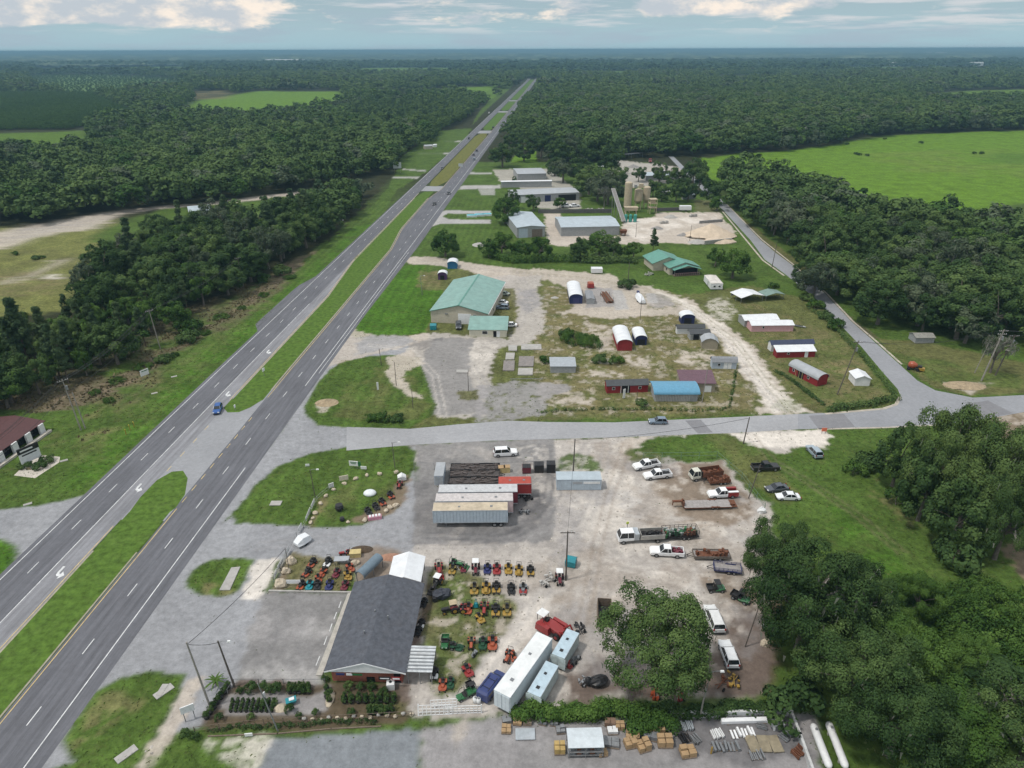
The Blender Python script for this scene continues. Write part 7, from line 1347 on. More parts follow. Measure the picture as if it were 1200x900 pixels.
for pts, l in [(Z(470, 290, 6, [(755, 692), (815, 692), (815, 730), (755, 730)]), 'square pale slab nearest the office annex'), (Z(470, 290, 6, [(738, 745), (800, 745), (795, 790), (733, 792)]), 'square pale slab below the first one'), (Z(470, 290, 6, [(845, 684), (985, 684), (988, 722), (843, 722)]), 'long pale slab by the scrub'), (Z(470, 290, 6, [(830, 770), (935, 770), (930, 840), (825, 840)]), 'dull grey slab in the middle of the slabs'), (Z(470, 290, 6, [(825, 852), (928, 852), (925, 900), (820, 900)]), 'pale slab at the front of the slab group'), (Z(470, 290, 6, [(722, 800), (800, 800), (795, 870), (715, 870)]), 'dark grey slab left of the front slabs'), (Z(470, 290, 6, [(390, 865), (470, 865), (468, 885), (388, 885)]), 'thin pale slab strip on the asphalt')]:
    P_ = [G(*p) for p in pts]; c = sum(P_, Vector()) / 4; mb = MB(); mb.add([tuple(p - c + Vector((0, 0, z))) for z in (0, .28) for p in P_], [(3, 2, 1, 0), (4, 5, 6, 7), (0, 1, 5, 4), (1, 2, 6, 5), (2, 3, 7, 6), (3, 0, 4, 7)])
    o = mb.build('concrete_slab', mat('dull_slab', (.22, .20, .19), var=.3, dirt=.3) if ('dull' in l or 'dark' in l) else CONC); o.location = c; tag(o, l, 'slab', SL)
o = thing('slab_fence', G(617, 446), 0, 'low grey rail bench line below the concrete slabs', 'rail'); MB().box(0, 0, .5, 9, .1, .12).build('rail', STEEL, o)
for x in (-4, 0, 4): MB().box(x, 0, 0, .1, .1, .5).build('post', STEEL, o)
mound(711, 424, 3.2, 1.8, 1.4, mat('rubble_mix', (.26, .25, .19), rough=1, var=.5, scale=2), 'pale rubble mound between two shrubs on the shed lot', 'rubble mound', 'rubble_mound', 5); mound(650, 349, 1.6, 1.2, .7, CONC, 'small pale heap of concrete near the dirt road', 'rubble mound', 'rubble_mound', 6); mound(383, 472, 3.2, 2.4, 1.0, mat('tan_earth', (.33, .26, .17), rough=1, var=.4, scale=1.5), 'low tan earth heap on the lawn island by the junction', 'earth heap', 'earth_heap', 8); mound(1130, 452, 6, 3, .9, mat('tan_earth', (.33, .26, .17)), 'tan debris heap across the side road', 'earth heap', 'earth_heap', 9)
mound(561, 287, 3.2, 4, 1.2, CONC, 'pale stone heap by the bushy trees near the pool shells', 'stone heap', 'stone_heap', 10)
o = thing('canoe', G(936, 383), -.5, 'small dark boat lying on the grass right of the pink shed', 'boat'); MB().loft([[(x, -w_, .45), (x, -w_ * .5, .05), (x, w_ * .5, .05), (x, w_, .45)] for x, w_ in ((-2.2, .1), (-1, .55), (1, .55), (2.2, .1))]).build('hull', mat('grey_hull', (.35, .36, .36)), o); MB().box(0, 0, .46, 2.4, .8, .04).build('cover', BLACK, o)
scrap(760, 322, mat('pale_grey_machinery', (.40, .39, .37)), 'pale pile of pipes beside the white box trailer on the grass', 'pipe_pile', 'pipes', 14, 2.2, 21)
ROCK = mat('pale_limestone', (.50, .43, .33), rough=.95, var=.3, scale=2, bump=.5, bscale=6)
RK = 'pale boulders edging the garden'
rl = ['pale boulder in the line of stones along the triangular garden']
for i, (x, y, r) in enumerate([(655, 322, .55), (610, 360, .6), (578, 405, .6), (548, 460, .65), (533, 490, .5), (520, 515, .55), (718, 287, .6), (785, 260, .7), (850, 238, .6), (925, 230, .65), (1022, 220, .7), (962, 447, .7), (985, 428, .75), (1018, 418, .8), (838, 502, .7), (740, 512, .5)]):
    o = MB().ball((0, 0, r * .35), r * .9, r * .66, r * .56, 9, 6, .16, i).build('boulder', ROCK); o.location = G(*zt(*Cc, x, y)); o.rotation_euler.z = i; tag(o, rl[0], 'boulder', RK)
for i, (x, y, r, l) in enumerate([(415, 195, .95, 'tall white boulder at the back of the mower yard'), (356, 310, .8, 'tan boulder left of centre in the mower yard'), (292, 465, 1.1, 'large tan boulder at the front left corner of the mower yard'), (1150, 215, .7, 'white boulder beside the yellow crate by the mower yard'), (1185, 205, .55, 'small white boulder right of the crate by the mower yard')]):
    o = MB().ball((0, 0, r * .4), r, r * .8, r * .95, 9, 6, .18, i + 30).build('boulder', ROCK); o.location = G(*zt(*B, x, y)); tag(o, l, 'boulder')
for u, v, r, l in [(1095, 393, 3.0, 'grey shed like lump'),]: pass
shed((1072, 402), (1094, 402), 4.0, 1.8, .7, 'gable', 'x', S_GREY, mat('mossy_grey_roof', (.24, .235, .21), rough=.9, var=.3), 'low grey roofed shed at the foot of the woods across the side road')
o = thing('dome', G(*zt(*Cc, 868, 345)), .0, 'white shallow dome standing on the garden grass', 'dome'); MB().ball((0, 0, .2), 1.35, 1.1, .75, 18, 8, 0, 0, -.2).build('shell', mat('white_fibreglass', (.66, .70, .72), rough=.4, var=.12), o, True); MB().cyl((0, 0, 0), (0, 0, .25), .7, n=14).build('base', STEEL, o)
for x, y, r, l in ((690, 440, .85, 'large black cauldron on the garden grass'), (706, 502, .5, 'small black urn at the edge of the garden')):
    o = thing('cauldron', G(*zt(*Cc, x, y)), 0, l, 'cauldron'); MB().ball((0, 0, r * .8), r, r, r * .8, 14, 8).build('pot', BLACK, o, True); MB().cyl((0, 0, r * 1.4), (0, 0, r * 1.6), r * .8, r * .85, 14).build('rim', BLACK, o)
o = thing('pink_crate', G(*zt(*Cc, 897, 490)), .25, 'pink and white crate of goods at the garden edge', 'crate'); MB().box(0, 0, 0, 2.6, .9, .7).build('crate', mat('faded_pink_panel', (.52, .24, .30), var=.3), o); mb = MB(); [mb.box(-.9 + .6 * i, 0, .7, .4, .7, .18) for i in range(4)]; mb.build('lid', S_WHITE, o)
o = thing('storage_box', G(*zt(*B, 1168, 112)), .1, 'pale yellow wooden crate behind the mower yard', 'crate'); MB().box(0, 0, 0, 1.9, 1.2, .9).build('crate', mat('pale_yellow_wood', (.52, .42, .20), var=.2), o); MB().box(0, 0, .9, 2.0, 1.3, .08).build('lid', mat('pale_yellow_wood', (.52, .42, .20)), o)
o = thing('display_table', G(*zt(*B, 1010, 195)), .05, 'grey slatted table in the mower yard', 'table'); MB().box(0, 0, .9, 2.6, 1.3, .08).build('tabletop', R_GREY, o)
for x in (-1.2, 1.2):
    for y_ in (-.5, .5): MB().box(x, y_, 0, .08, .08, .9).build('leg', STEEL, o)
o = thing('yard_sign', G(*zt(*B, 447, 465)), .0, 'long white sign board among the mowers', 'sign'); MB().box(0, 0, .5, 2.4, .06, .8).build('board', WHITE, o); MB().box(-.9, 0, 0, .08, .08, .5).box(.9, 0, 0, .08, .08, .5).build('post', STEEL, o)
mound(424, 644, 2.2, 1.2, .8, mat('brown_mulch', (.09, .065, .045), rough=1, var=.4, scale=3), 'dark mulch heap behind the store canopy', 'mulch heap', 'mulch_heap', 12); mound(459, 653, 2.4, 1.2, .5, mat('red_clay', (.34, .19, .13), rough=1, var=.3), 'reddish clay patch heap left of the white canopy roof', 'clay heap', 'clay_heap', 13)
for x, y, l in ((885, 765, 'first white drum by the slate shelter'), (880, 778, 'second white drum by the slate shelter'), (895, 762, 'third white drum by the slate shelter')): o = thing('drum', G(*zt(*Cc, x, y)), 0, l, 'drum', 'white drums by the slate shelter'); MB().cyl((0, 0, 0), (0, 0, .9), .35, n=12).build('shell', S_WHITE, o, True); MB().cyl((0, 0, .9), (0, 0, .95), .3, n=12).build('lid', GREYP, o)
def signboard(u, v, rz, w_, h_, z, m, label, posts=2, face=None, lines=0, cat='sign', name='sign_board', pm=STEEL):
    o = thing(name, G(u, v), rz, label, cat); b_ = MB().box(0, 0, z, w_, .12, h_).build('board', m, o)
    for i in range(posts): MB().box((-.35 + .7 * i / max(1, posts - 1)) * w_ if posts > 1 else 0, .02, 0, .1, .1, z + .02).build('post', pm, o)
    if lines:
        mb = MB()
        for k in range(lines): mb.box(0, -.075, z + h_ * (.72 - .28 * k), w_ * (.72 - .16 * (k % 2)), .03, h_ * .13)
        mb.build('lettering', face or BLACK, b_)
    return o
signboard(*zt(*Cc, 775, 195), -.15, 2.0, 1.2, .7, S_WHITE, 'left white and green panel sign on the garden grass', 2, GREENP, 2); signboard(*zt(*Cc, 805, 197), -.1, .9, 1.1, .7, GREENP, 'small green panel sign in the garden', 1); signboard(*zt(*Cc, 832, 205), -.1, 1.3, .7, .3, S_WHITE, 'low white sign right of the green panel', 2)
signboard(*zt(*Cc, 717, 272), .35, 1.9, 1.1, .4, mat('cream_sign', (.62, .56, .45)), 'cream sign board leaning by the garden fence', 2); signboard(*zt(*Cc, 643, 312), .6, 1.1, 1.0, .3, S_WHITE, 'white sign board on the fence line of the garden', 2)
signboard(*zt(*Cc, 502, 185), .1, .9, .5, .2, S_WHITE, 'tiny white yard sign in the triangular lawn', 2); o = MB().box(0, 0, 0, 2.2, 1.5, .14).build('drain_cover', CONC); o.location = G(*zt(*Cc, 317, 400)); tag(o, 'pale concrete drain cover in the triangular lawn', 'drain cover')
o = thing('white_canopy', G(*zt(*Cc, 475, 635)), .9, 'white tarpaulin covered cart in the gateway', 'covered cart'); MB().loft([[(x, -w_, .5), (x, w_, .5), (x, w_ * .7, h), (x, -w_ * .7, h)] for x, w_, h in ((-1.5, .9, 1.0), (-.3, 1.1, 1.7), (1.2, 1.0, 1.5), (1.6, .6, .9))]).build('tarpaulin', TARP, o); MB().box(0, 0, .3, 2.6, 1.4, .2).build('chassis', STEEL, o)
for s in (-1, 1): MB().cyl((0, s * .8, .3), (0, s * 1.0, .3), .3, n=10).build('wheel', RUBBER, o)
def fence(px, h, label, postm=STEEL, rails=(.5, 1.0), railm=None, name='fence', step=3.0, panel=None, pts=None):
    P_ = [G(*p) for p in px]; o = thing(name, P_[0], 0, label, 'fence'); rl_ = MB()
    n = 0
    for a, b in zip(P_, P_[1:]):
        L_ = (b - a).length; k = max(1, int(L_ / step)); rz = math.atan2((b - a).y, (b - a).x)
        for i in range(k + (1 if b is P_[-1] else 0)):
            q = a.lerp(b, i / k) - P_[0]; MB().box(q.x, q.y, 0, .08, .08, h).build('post', postm, o); n += 1
        c = (a + b) / 2 - P_[0]
        for r in rails: rl_.box(c.x, c.y, h * r - .05, L_, .04, .05, rz)
    rl_.build('rail', railm or postm, o)
    if panel:
        for (i0, i1, m) in panel:
            a, b = G(*i0), G(*i1); c = (a + b) / 2 - P_[0]; MB().box(c.x, c.y, .25, (b - a).length, .05, h * .75, math.atan2((b - a).y, (b - a).x)).build('banner', m, o)
    return o
ban = [(zt(*Cc, 545, 395), zt(*Cc, 525, 440)), (zt(*Cc, 520, 448), zt(*Cc, 495, 510)), (zt(*Cc, 470, 540), zt(*Cc, 450, 575)), (zt(*Cc, 395, 680), zt(*Cc, 370, 730)), (zt(*Cc, 360, 745), zt(*Cc, 330, 800)), (zt(*Cc, 325, 810), zt(*Cc, 310, 850))]
fence([zt(*Cc, 650, 310), zt(*Cc, 560, 385), zt(*Cc, 480, 545)], 1.2, 'wire fence hung with white banners along the triangular garden', panel=[(a, b, S_WHITE) for a, b in ban[:3]]); fence([zt(*Cc, 440, 600), zt(*Cc, 380, 710), zt(*Cc, 305, 860)], 1.2, 'wire fence with white banners at the left of the mower yard', panel=[(a, b, S_WHITE) for a, b in ban[3:]])
fence(Z(470, 470, 4.8, [(75, 385), (300, 388), (520, 385), (690, 380), (745, 378)]), 1.8, 'chain link fence along the back of the semi trailers', rails=(.98,), step=4)
fence(Z(700, 480, 4.5, [(240, 262), (440, 262), (630, 258), (760, 370), (880, 530)]), 1.8, 'chain link fence around the grassy end of the yard', rails=(.5, .98), step=3.5, postm=mat('dull_green_wire', (.14, .22, .16), rough=.7))
WP = WOOD
fence(Z(190, 750, 4.138, [(160, 450), (400, 420), (590, 405), (820, 392), (1000, 385), (1210, 372)]), 1.2, 'low rail fence along the bottom of the nursery garden', postm=WP, rails=(.4, .95), step=2.5); wallthing(Z(190, 750, 4.138, [(225, 468), (560, 455), (820, 432), (1060, 420)]), .14, .16, WOOD, 'low kerb wall below the nursery fence', 'kerb_wall')
fence(Z(190, 750, 4.138, [(320, 262), (350, 212), (590, 212), (790, 212)]), 1.0, 'thin rail fence behind the nursery beds', rails=(.95,), step=2.5)
wallthing(Z(300, 640, 10, [(160, 530), (1090, 548)]), .25, .3, CONC, 'pale kerb along the front of the mower yard', 'kerb_wall'); wallthing(Z(360, 640, 6, [(305, 335), (90, 895)]), .18, .9, mat('pale_walkway', (.42, .40, .36), rough=.9, var=.25), 'pale walkway kerb along the left side of the store', 'walkway_kerb', 'kerb')
strips('parking_stripe', pxline(Z(360, 640, 6, [(238, 390), (222, 435)]), .14, .03) + pxline(Z(360, 640, 6, [(207, 465), (188, 515)]), .14, .03) + pxline(Z(360, 640, 6, [(175, 545), (157, 600)]), .14, .03) + pxline(Z(360, 640, 6, [(140, 635), (118, 695)]), .14, .03) + pxline(Z(360, 640, 6, [(88, 775), (62, 840)]), .14, .03), M_LINE)
POT = mat('black_pot', (.03, .03, .03)); BLOOM = mat('yellow_bloom', (.45, .38, .05)); FROND = leafmat('palm_leaves', (.05, .09, .02), (.08, .14, .03), (.11, .18, .04))
def potted(loc, r, key, label, group):
    o = thing('potted_plant', loc, 0, label, 'potted plant', group)
    c = bpy.data.objects.new('pot', POTM); COL.objects.link(c); c.parent = o; c.scale = (r / .3,) * 3
    d = PROTO['shrubhi'][key % 2]; e = bpy.data.objects.new('foliage', d['crown']); COL.objects.link(e); e.parent = o; e.scale = (r * .75, r * .75, r * 1.0); e.location.z = .25; e.rotation_euler.z = random.random() * 6
_t = MB().cyl((0, 0, 0), (0, 0, .3), .2, .27, 10); POTM = bpy.data.meshes.new('pot'); POTM.from_pydata(_t.v, [], _t.f); POTM.materials.append(POT)
D = (190, 750, 4.138)
for r_ in range(4):
    for c_ in range(9):
        x = 345 + c_ * 25 - r_ * 4; y = 300 + r_ * 16; potted(G(*zt(*D, x, y)), .27, r_ + c_, 'small green plant in a black pot in the nursery rows', 'potted plants in nursery rows')
for r_ in range(3):
    for c_ in range(5): potted(G(*zt(*D, 620 + c_ * 23, 230 + r_ * 14)), .40, r_ + c_, 'small yellowish plant in the bed beside the walkway', 'potted plants beside the walkway')
for c_ in range(7): potted(G(*zt(*D, 320 - c_ * 17, 235 + c_ * 24)), .5, c_, 'potted plant in the slanting row along the nursery edge', 'potted plants along the nursery edge')
for c_ in range(4): potted(G(*zt(*D, 800 + (c_ % 2) * 14, 245 + c_ * 18)), .45, c_, 'potted plant beside the store corner', 'potted plants by the store corner')
for x, y, s, l in [(432, 252, 1.5, 'first tall dark shrub in the nursery back row'), (505, 250, 1.5, 'second tall dark shrub in the nursery back row'), (545, 250, 1.1, 'third dark shrub in the nursery back row'), (564, 248, 1.4, 'tall narrow shrub in the nursery back row'), (375, 255, .9, 'low shrub at the left of the nursery back row'), (500, 320, 1.1, 'dense green shrub in the middle of the nursery beds'), (550, 318, .9, 'green shrub right of the dense one in the nursery beds'), (620, 345, 1.1, 'shrub beside the sandy stone in the nursery'), (430, 385, .9, 'light shrub by the nursery fence'), (280, 385, 1.0, 'yellow green shrub at the left of the nursery fence'), (660, 375, .8, 'small bright shrub by the nursery fence'), (745, 362, .9, 'spiky shrub by the nursery fence'), (915, 362, 1.0, 'spiky bush left of the yellow flowers'), (120, 470, 1.3, 'leafy bush at the left end of the nursery fence'), (160, 480, 1.0, 'second leafy bush at the left end of the nursery fence'), (790, 200, .9, 'dark shrub at the store corner'),
                   (905, 240, 1.2, 'first shrub under the brick store front'), (965, 240, 1.1, 'second shrub under the brick store front'), (1020, 238, 1.1, 'third shrub under the brick store front'), (1075, 262, 1.1, 'shrub left of the white tank at the store front')]: T(*zt(*D, x, y), 'shrubhi', s * .48, l, cat='shrub', sz=s * .52)
for r_ in range(2):
    for c_ in range(8): potted(G(*zt(*D, 885 + c_ * 34, 285 + r_ * 18)), .46, c_ + r_, 'dark green plant in the double row before the store', 'plants in rows before the store')
for c_ in range(9): potted(G(*zt(*D, 1010 + (c_ % 5) * 26, 345 + (c_ // 5) * 12)), .5, c_, 'low yellow flowering plant by the bottom fence', 'flowering plants by the bottom fence')
for c_ in range(14): o = MB().ball((0, 0, .2), .32, .28, .28, 8, 5, .15, c_).build('boulder', ROCK if c_ % 3 else CONC); o.location = G(*zt(*D, 690 + c_ * 40, 385 - c_ * 2.0 + (c_ % 3) * 6)); tag(o, 'small pale stone in the edging along the bottom fence', 'stone', 'stones along the bottom fence')
palm = thing('palm', G(*zt(*D, 262, 215)), 0, 'bright green bush with arching leaves beside the pole at the nursery corner', 'palm'); MB().tube([(0, 0, 0), (.1, 0, 1.4)], [.14, .09], 6).build('trunk', BARK, palm)  # stands for a bright green bush, built as a short stem with fronds
rn = np.random.RandomState(4); V_, F_ = [], []
for k in range(16):
    a = k * .39 * 2 + rn.uniform(-.2, .2); e = rn.uniform(.2, 1.0); prev = np.array([.1, 0, 1.4]); d_ = np.array([math.cos(a) * math.cos(e), math.sin(a) * math.cos(e), math.sin(e)]); sd = np.array([-math.sin(a), math.cos(a), 0])
    for j in range(5):
        nx_ = prev + d_ * .42; d_[2] -= .28; w0, w1 = .22 * (1 - j / 6), .22 * (1 - (j + 1) / 6); b_ = len(V_); V_ += [prev - sd * w0, prev + sd * w0, nx_ + sd * w1, nx_ - sd * w1]; F_.append([b_, b_ + 1, b_ + 2, b_ + 3]); prev = nx_
pm = mesh_np('fronds', np.array(V_), np.array(F_), FROND, rn.rand(len(V_))); fo = bpy.data.objects.new('fronds', pm); COL.objects.link(fo); fo.parent = palm; palm.scale = (.95, .95, .55)
mound(*zt(*D, 575, 330), 1.3, .8, .7, ROCK, 'sandy stone heap in the middle of the nursery beds', 'stone heap', 'stone_heap', 14); mound(*zt(*D, 815, 285), .6, 1.5, .7, ROCK, 'pale stone ridge right of the nursery walkway', 'stone heap', 'stone_heap', 15)
o = thing('garden_cart', G(*zt(*D, 628, 308)), .4, 'teal and white garden cart among the nursery shrubs', 'garden cart'); MB().box(0, 0, .35, 1.2, .8, .45, taper=1.2).build('tub', TEALP, o); MB().box(.1, 0, .82, .7, .5, .12).build('sack', S_WHITE, o)
for s in (-1, 1): MB().cyl((0, s * .4, .25), (0, s * .5, .25), .25, n=10).build('wheel', RUBBER, o)
o = thing('white_tank', G(*zt(*D, 1110, 232)), .1, 'white cube tank with a dark cap at the right of the store front', 'tank'); MB().box(0, 0, .1, 1.1, 1.1, 1.1).build('tank', S_WHITE, o); MB().cyl((0, 0, 1.2), (0, 0, 1.3), .2, n=10).build('cap', BLACK, o); MB().box(0, 0, 0, 1.2, 1.2, .1).build('pallet', WOOD, o)
signboard(*zt(*D, 138, 388), .5, 1.7, 1.2, 1.6, WHITE, 'white roadside sign box at the left corner of the nursery', 2, cat='sign'); signboard(*zt(*D, 422, 470), .1, 1.0, .5, .2, S_WHITE, 'small white sign on the verge below the nursery', 2)
signboard(*zt(*D, 500, 290), 1.2, .35, 1.4, .1, S_WHITE, 'narrow white marker leaning by the nursery pole', 1)
for x, y in ((15, 250), (385, 660)): o = MB().box(0, 0, 0, 2.6, 1.2, .12).build('drain_cover', CONC); o.location = G(*(zt(*D, 8, 250) if x == 15 else (148, 884))); o.rotation_euler.z = .9; tag(o, 'pale drain slab in the verge ' + ('right of the lower left lawn' if x == 15 else 'at the bottom of the lower left lawn'), 'drain cover')
for px, a_, l in ((Z(0, 580, 2.857, [(775, 245), (805, 242), (770, 320), (735, 320)]), 0, 'long concrete channel slab in the small oval lawn'), (Z(0, 580, 2.857, [(545, 635), (565, 635), (540, 675), (522, 672)]), 0, 'concrete drain slab in the lower left lawn')):
    P_ = [G(*p) for p in px]; c = sum(P_, Vector()) / 4; mb = MB(); mb.add([tuple(p - c + Vector((0, 0, z))) for z in (0, .16) for p in P_], [(3, 2, 1, 0), (4, 5, 6, 7), (0, 1, 5, 4), (1, 2, 6, 5), (2, 3, 7, 6), (3, 0, 4, 7)]); o = mb.build('drain_cover', CONC); o.location = c; tag(o, l, 'drain cover')
for u, v, l in ((75, 540, 'white drain slab on the verge right of the shrub ringed sign'), (32.5, 591, 'white drain slab at the bottom of the western verge'), (181, 461, 'white plate on the verge below the small white sign'), (204, 441.5, 'white plate on the verge up the highway')): o = MB().box(0, 0, 0, 1.5, .7, .12).build('drain_cover', CONC); o.location = G(u, v); o.rotation_euler.z = .6; tag(o, l, 'drain cover')
o = signboard(39, 544, 1.05, 4.2, 2.4, 1.0, S_WHITE, 'dark and white business sign ringed by round shrubs at the left edge', 2, BLACK, 1); MB().box(0, -.03, 3.42, 4.3, .3, 1.3).build('board', BLACK, o); MB().box(-.4, -.2, 3.9, 2.6, .04, .35).build('lettering', S_WHITE, o)
for x, y in ((140, 680), (255, 652), (218, 682)): T(*zt(0, 400, 4.615, x, y), 'bush', .85, ('left' if x == 140 else 'right' if x == 255 else 'middle') + ' round dark shrub under the business sign', cat='shrub', sz=.75, var=0)
cover_bed = sheet('gravel_bed', [G(*p) for p in Z(0, 400, 4.615, [(75, 725), (150, 650), (230, 615), (325, 625), (320, 655), (250, 700), (190, 740)])], .008, mat('pale_stone', (.50, .46, .40)))
signboard(171, 443, 1.0, 2.4, 1.7, .9, S_WHITE, 'small white and green roadside sign on the western verge', 2, GREENP, 1)
for u, v, l in ((148, 509.5, 'lowest of the three yellow gas markers'), (152.5, 504, 'middle of the three yellow gas markers'), (157.5, 500.5, 'highest of the three yellow gas markers')): o = thing('marker_post', G(u, v), 0, l, 'marker post', 'yellow markers on the verge'); MB().cyl((0, 0, 0), (0, 0, 1.3), .09, n=8).build('post', YELLOWP, o); MB().cyl((0, 0, 1.3), (0, 0, 1.55), .16, .1, 8).build('cap', BLOOM, o)
signboard(466, 203, .3, 6.0, 4.2, 3.5, mat('billboard_back', (.50, .52, .53), var=.15), 'grey white billboard at the edge of the woods by the highway', 2); MB()
signboard(310, 441, 1.3, 1.0, .9, 1.6, WHITE, 'white road sign on the grass median near the turn lane', 1); signboard(276, 481, 1.3, .5, .8, .8, WHITE, 'tiny white sign at the median nose', 1)
signboard(443, 457, .1, .5, 2.2, .1, S_WHITE, 'narrow white feather flag on the lawn island', 1); signboard(731, 467.5, .5, .7, 2.6, .3, S_WHITE, 'leaning white feather flag in front of the barn red cabin', 1)
signboard(402, 259, .2, .5, 1.8, .2, S_WHITE, 'white marker board at the edge of the woods by the highway', 1); signboard(540, 200, .2, 3.2, 2.2, 3.0, mat('billboard_back', (.50, .52, .53)), 'pale sign board beside the highway in front of the pale lot', 2)
signboard(965, 508, 0, 1.2, .9, .6, mat('orange_sign', (.60, .16, .09), rough=.6), 'orange roadwork sign at the edge of the cross road', 2); signboard(735, 619, .2, .5, .5, 1.0, mat('lime_sign', (.50, .60, .10), rough=.5), 'small lime yellow sign behind the dump truck', 1)
PW = mat('pole_timber', (.115, .10, .088), rough=.95, var=.3, scale=1.5); PLIGHT = mat('pale_pole_timber', (.27, .25, .225), rough=.95, var=.25)
POLES = {}
def pole(key, ub, vb, h, label, lean=(0, 0), arms=0, cans=0, lamp=False, m=PW, r=.16, armrz=0.0):
    b = G(ub, vb); o = thing('utility_pole', b, 0, label, 'utility pole'); top = Vector((lean[0], lean[1], h)); MB().cyl((0, 0, -.2), tuple(top), r, r * .65, 8).build('shaft', m, o)
    for k in range(arms):
        q = top * (.97 - .06 * k); a = MB().box(q.x, q.y, q.z - .06, 2.4, .12, .14, armrz).build('crossarm', m, o); mb = MB()
        for x in (-1.1, -.6, .6, 1.1): mb.cyl((q.x + x * math.cos(armrz), q.y + x * math.sin(armrz), q.z + .08), (q.x + x * math.cos(armrz), q.y + x * math.sin(armrz), q.z + .3), .05, n=5)
        mb.build('insulator', S_WHITE, a)
    for k in range(cans): q = top * (.84); MB().cyl((q.x + .38 + .0 * k, q.y + (.5 * k - .25 * (cans - 1)), q.z - .5), (q.x + .38, q.y + (.5 * k - .25 * (cans - 1)), q.z + .5), .26, n=10).build('transformer', STEEL, o)
    if lamp: q = top * .97; MB().tube([tuple(q), (q.x + .6, q.y, q.z + .25), (q.x + 1.3, q.y, q.z + .25)], [.05, .04, .04], 5).build('lamp_arm', STEEL, o); MB().box(q.x + 1.5, q.y, q.z + .15, .6, .3, .18, taper=.7).build('lamp_head', S_WHITE, o)
    POLES[key] = (b, top, armrz); return o
pole('w1', 95, 504, 13.4, 'tall utility pole on the western verge behind the store sign', (-.9, .4), 1, 1, m=PLIGHT, armrz=.9); pole('w1b', 100, 502, 9.5, 'shorter pole propped beside the tall western pole', (-.8, .6), m=PLIGHT)
pole('w2', 188, 409, 12.5, 'utility pole with crossarm at the edge of the west woods', (-.8, .5), 1, armrz=.9, m=PLIGHT); pole('w3', 286, 338, 12, 'utility pole in front of the west woods farther up', (-.5, .3), 1, armrz=.9)
pole('n1', 247, 830, 11.9, 'leaning pole at the corner of the nursery', (-1.1, .6), cans=0, m=PLIGHT); pole('n2', 275, 805, 8.8, 'dark pole with a lamp behind the nursery', (-.8, .2), lamp=True); pole('n3', 326, 857, 8.8, 'thin pole standing in the nursery fence', (-1.4, .3), r=.1, m=STEEL)
pole('y1', 663, 680, 10.5, 'utility pole in the middle of the yard beside the teal dumpster', (0, 0), 1); pole('y2', 671.5, 556, 8.8, 'utility pole behind the grey blue container', (.1, 0)); pole('y3', 871, 520, 7.0, 'pole at the cross road by the grassy corner', (.4, 0)); pole('y4', 877, 584, 8.2, 'leaning pole by the chain link fence near the black pickup', (1.2, 0), r=.12)
pole('y5', 873, 758, 9, 'thin leaning pole at the right of the equipment yard', (1.2, .4), r=.1); pole('y6', 822, 832, 7.5, 'slim pole with a small lamp under the oak', (.4, 0), r=.07, lamp=True, m=STEEL); pole('y7', 820, 842, 6, 'pale post at the end of the vine hedge', (.1, 0), m=PLIGHT, r=.14)
pole('t1', 463, 549, 6.5, 'lamp pole at the back corner of the triangular garden', (-.2, .2), lamp=True, r=.09); pole('t2', 369.5, 583, 6.8, 'lamp pole in the middle of the triangular lawn', (-.2, 0), lamp=True, r=.09); pole('t3', 339.5, 671, 5.5, 'thin dark pole at the banner fence', (.0, 0), r=.07)
pole('l1', 495, 346, 7.5, 'lamp pole on the lawn beside the warehouse', (-.4, .2), lamp=True, r=.09, m=STEEL); pole('l2', 447, 428, 5.2, 'dark post at the warehouse driveway', (-.2, 0), r=.11); pole('l3', 464.5, 452, 7.0, 'thin pole by the sandy track on the lawn island', (0, 0), r=.1); pole('l4', 484, 478, 5.5, 'thin pole at the edge of the lawn island', (0, 0), r=.09); pole('l5', 549, 458, 5.5, 'thin post on the warehouse asphalt', (0, 0), r=.09)
pole('s1', 750, 375, 8.6, 'thin dark pole in front of the covered boat', (0, 0), r=.1); pole('s2', 735.5, 336, 9.6, 'utility pole behind the bush by the concrete slabs', (0, 0)); pole('s3', 822.5, 472, 9.5, 'pale pole in front of the plum roofed cabin', (.3, 0), r=.13, m=PLIGHT); pole('s4', 745.5, 474, 3.8, 'short post in front of the barn red cabin', (.1, 0), r=.1)
pole('r1', 981, 462.5, 14.9, 'tall leaning utility pole on the corner lot by the small white shed', (3.0, 1.2), 1, 1); pole('r2', 904.5, 314, 11, 'utility pole on the left of the side road', (.4, 0)); pole('r3', 937, 292, 11, 'utility pole at the woods edge right of the side road', (.6, 0)); pole('r6', 1166, 440, 12, 'dark leaning pole right of the pale crossarm pole', (2.0, .3), 1, 1, r=.2); pole('r4', 1150, 446, 15, 'pale pole with crossarm at the woods edge far right', (1.6, 0), 2, 2, m=PLIGHT, r=.22); pole('r5', 1142, 437, 10, 'second pole behind the pale crossarm pole', (1.4, 0), m=PLIGHT, r=.12)
pole('i1', 745, 278, 7, 'thin pole on the pale concrete yard', (0, 0), r=.1); pole('i2', 808, 283, 8, 'pole at the sand heaps', (.2, 0), r=.12); pole('i3', 575, 303, 8, 'pole left of the hedge row', (0, 0), r=.1)
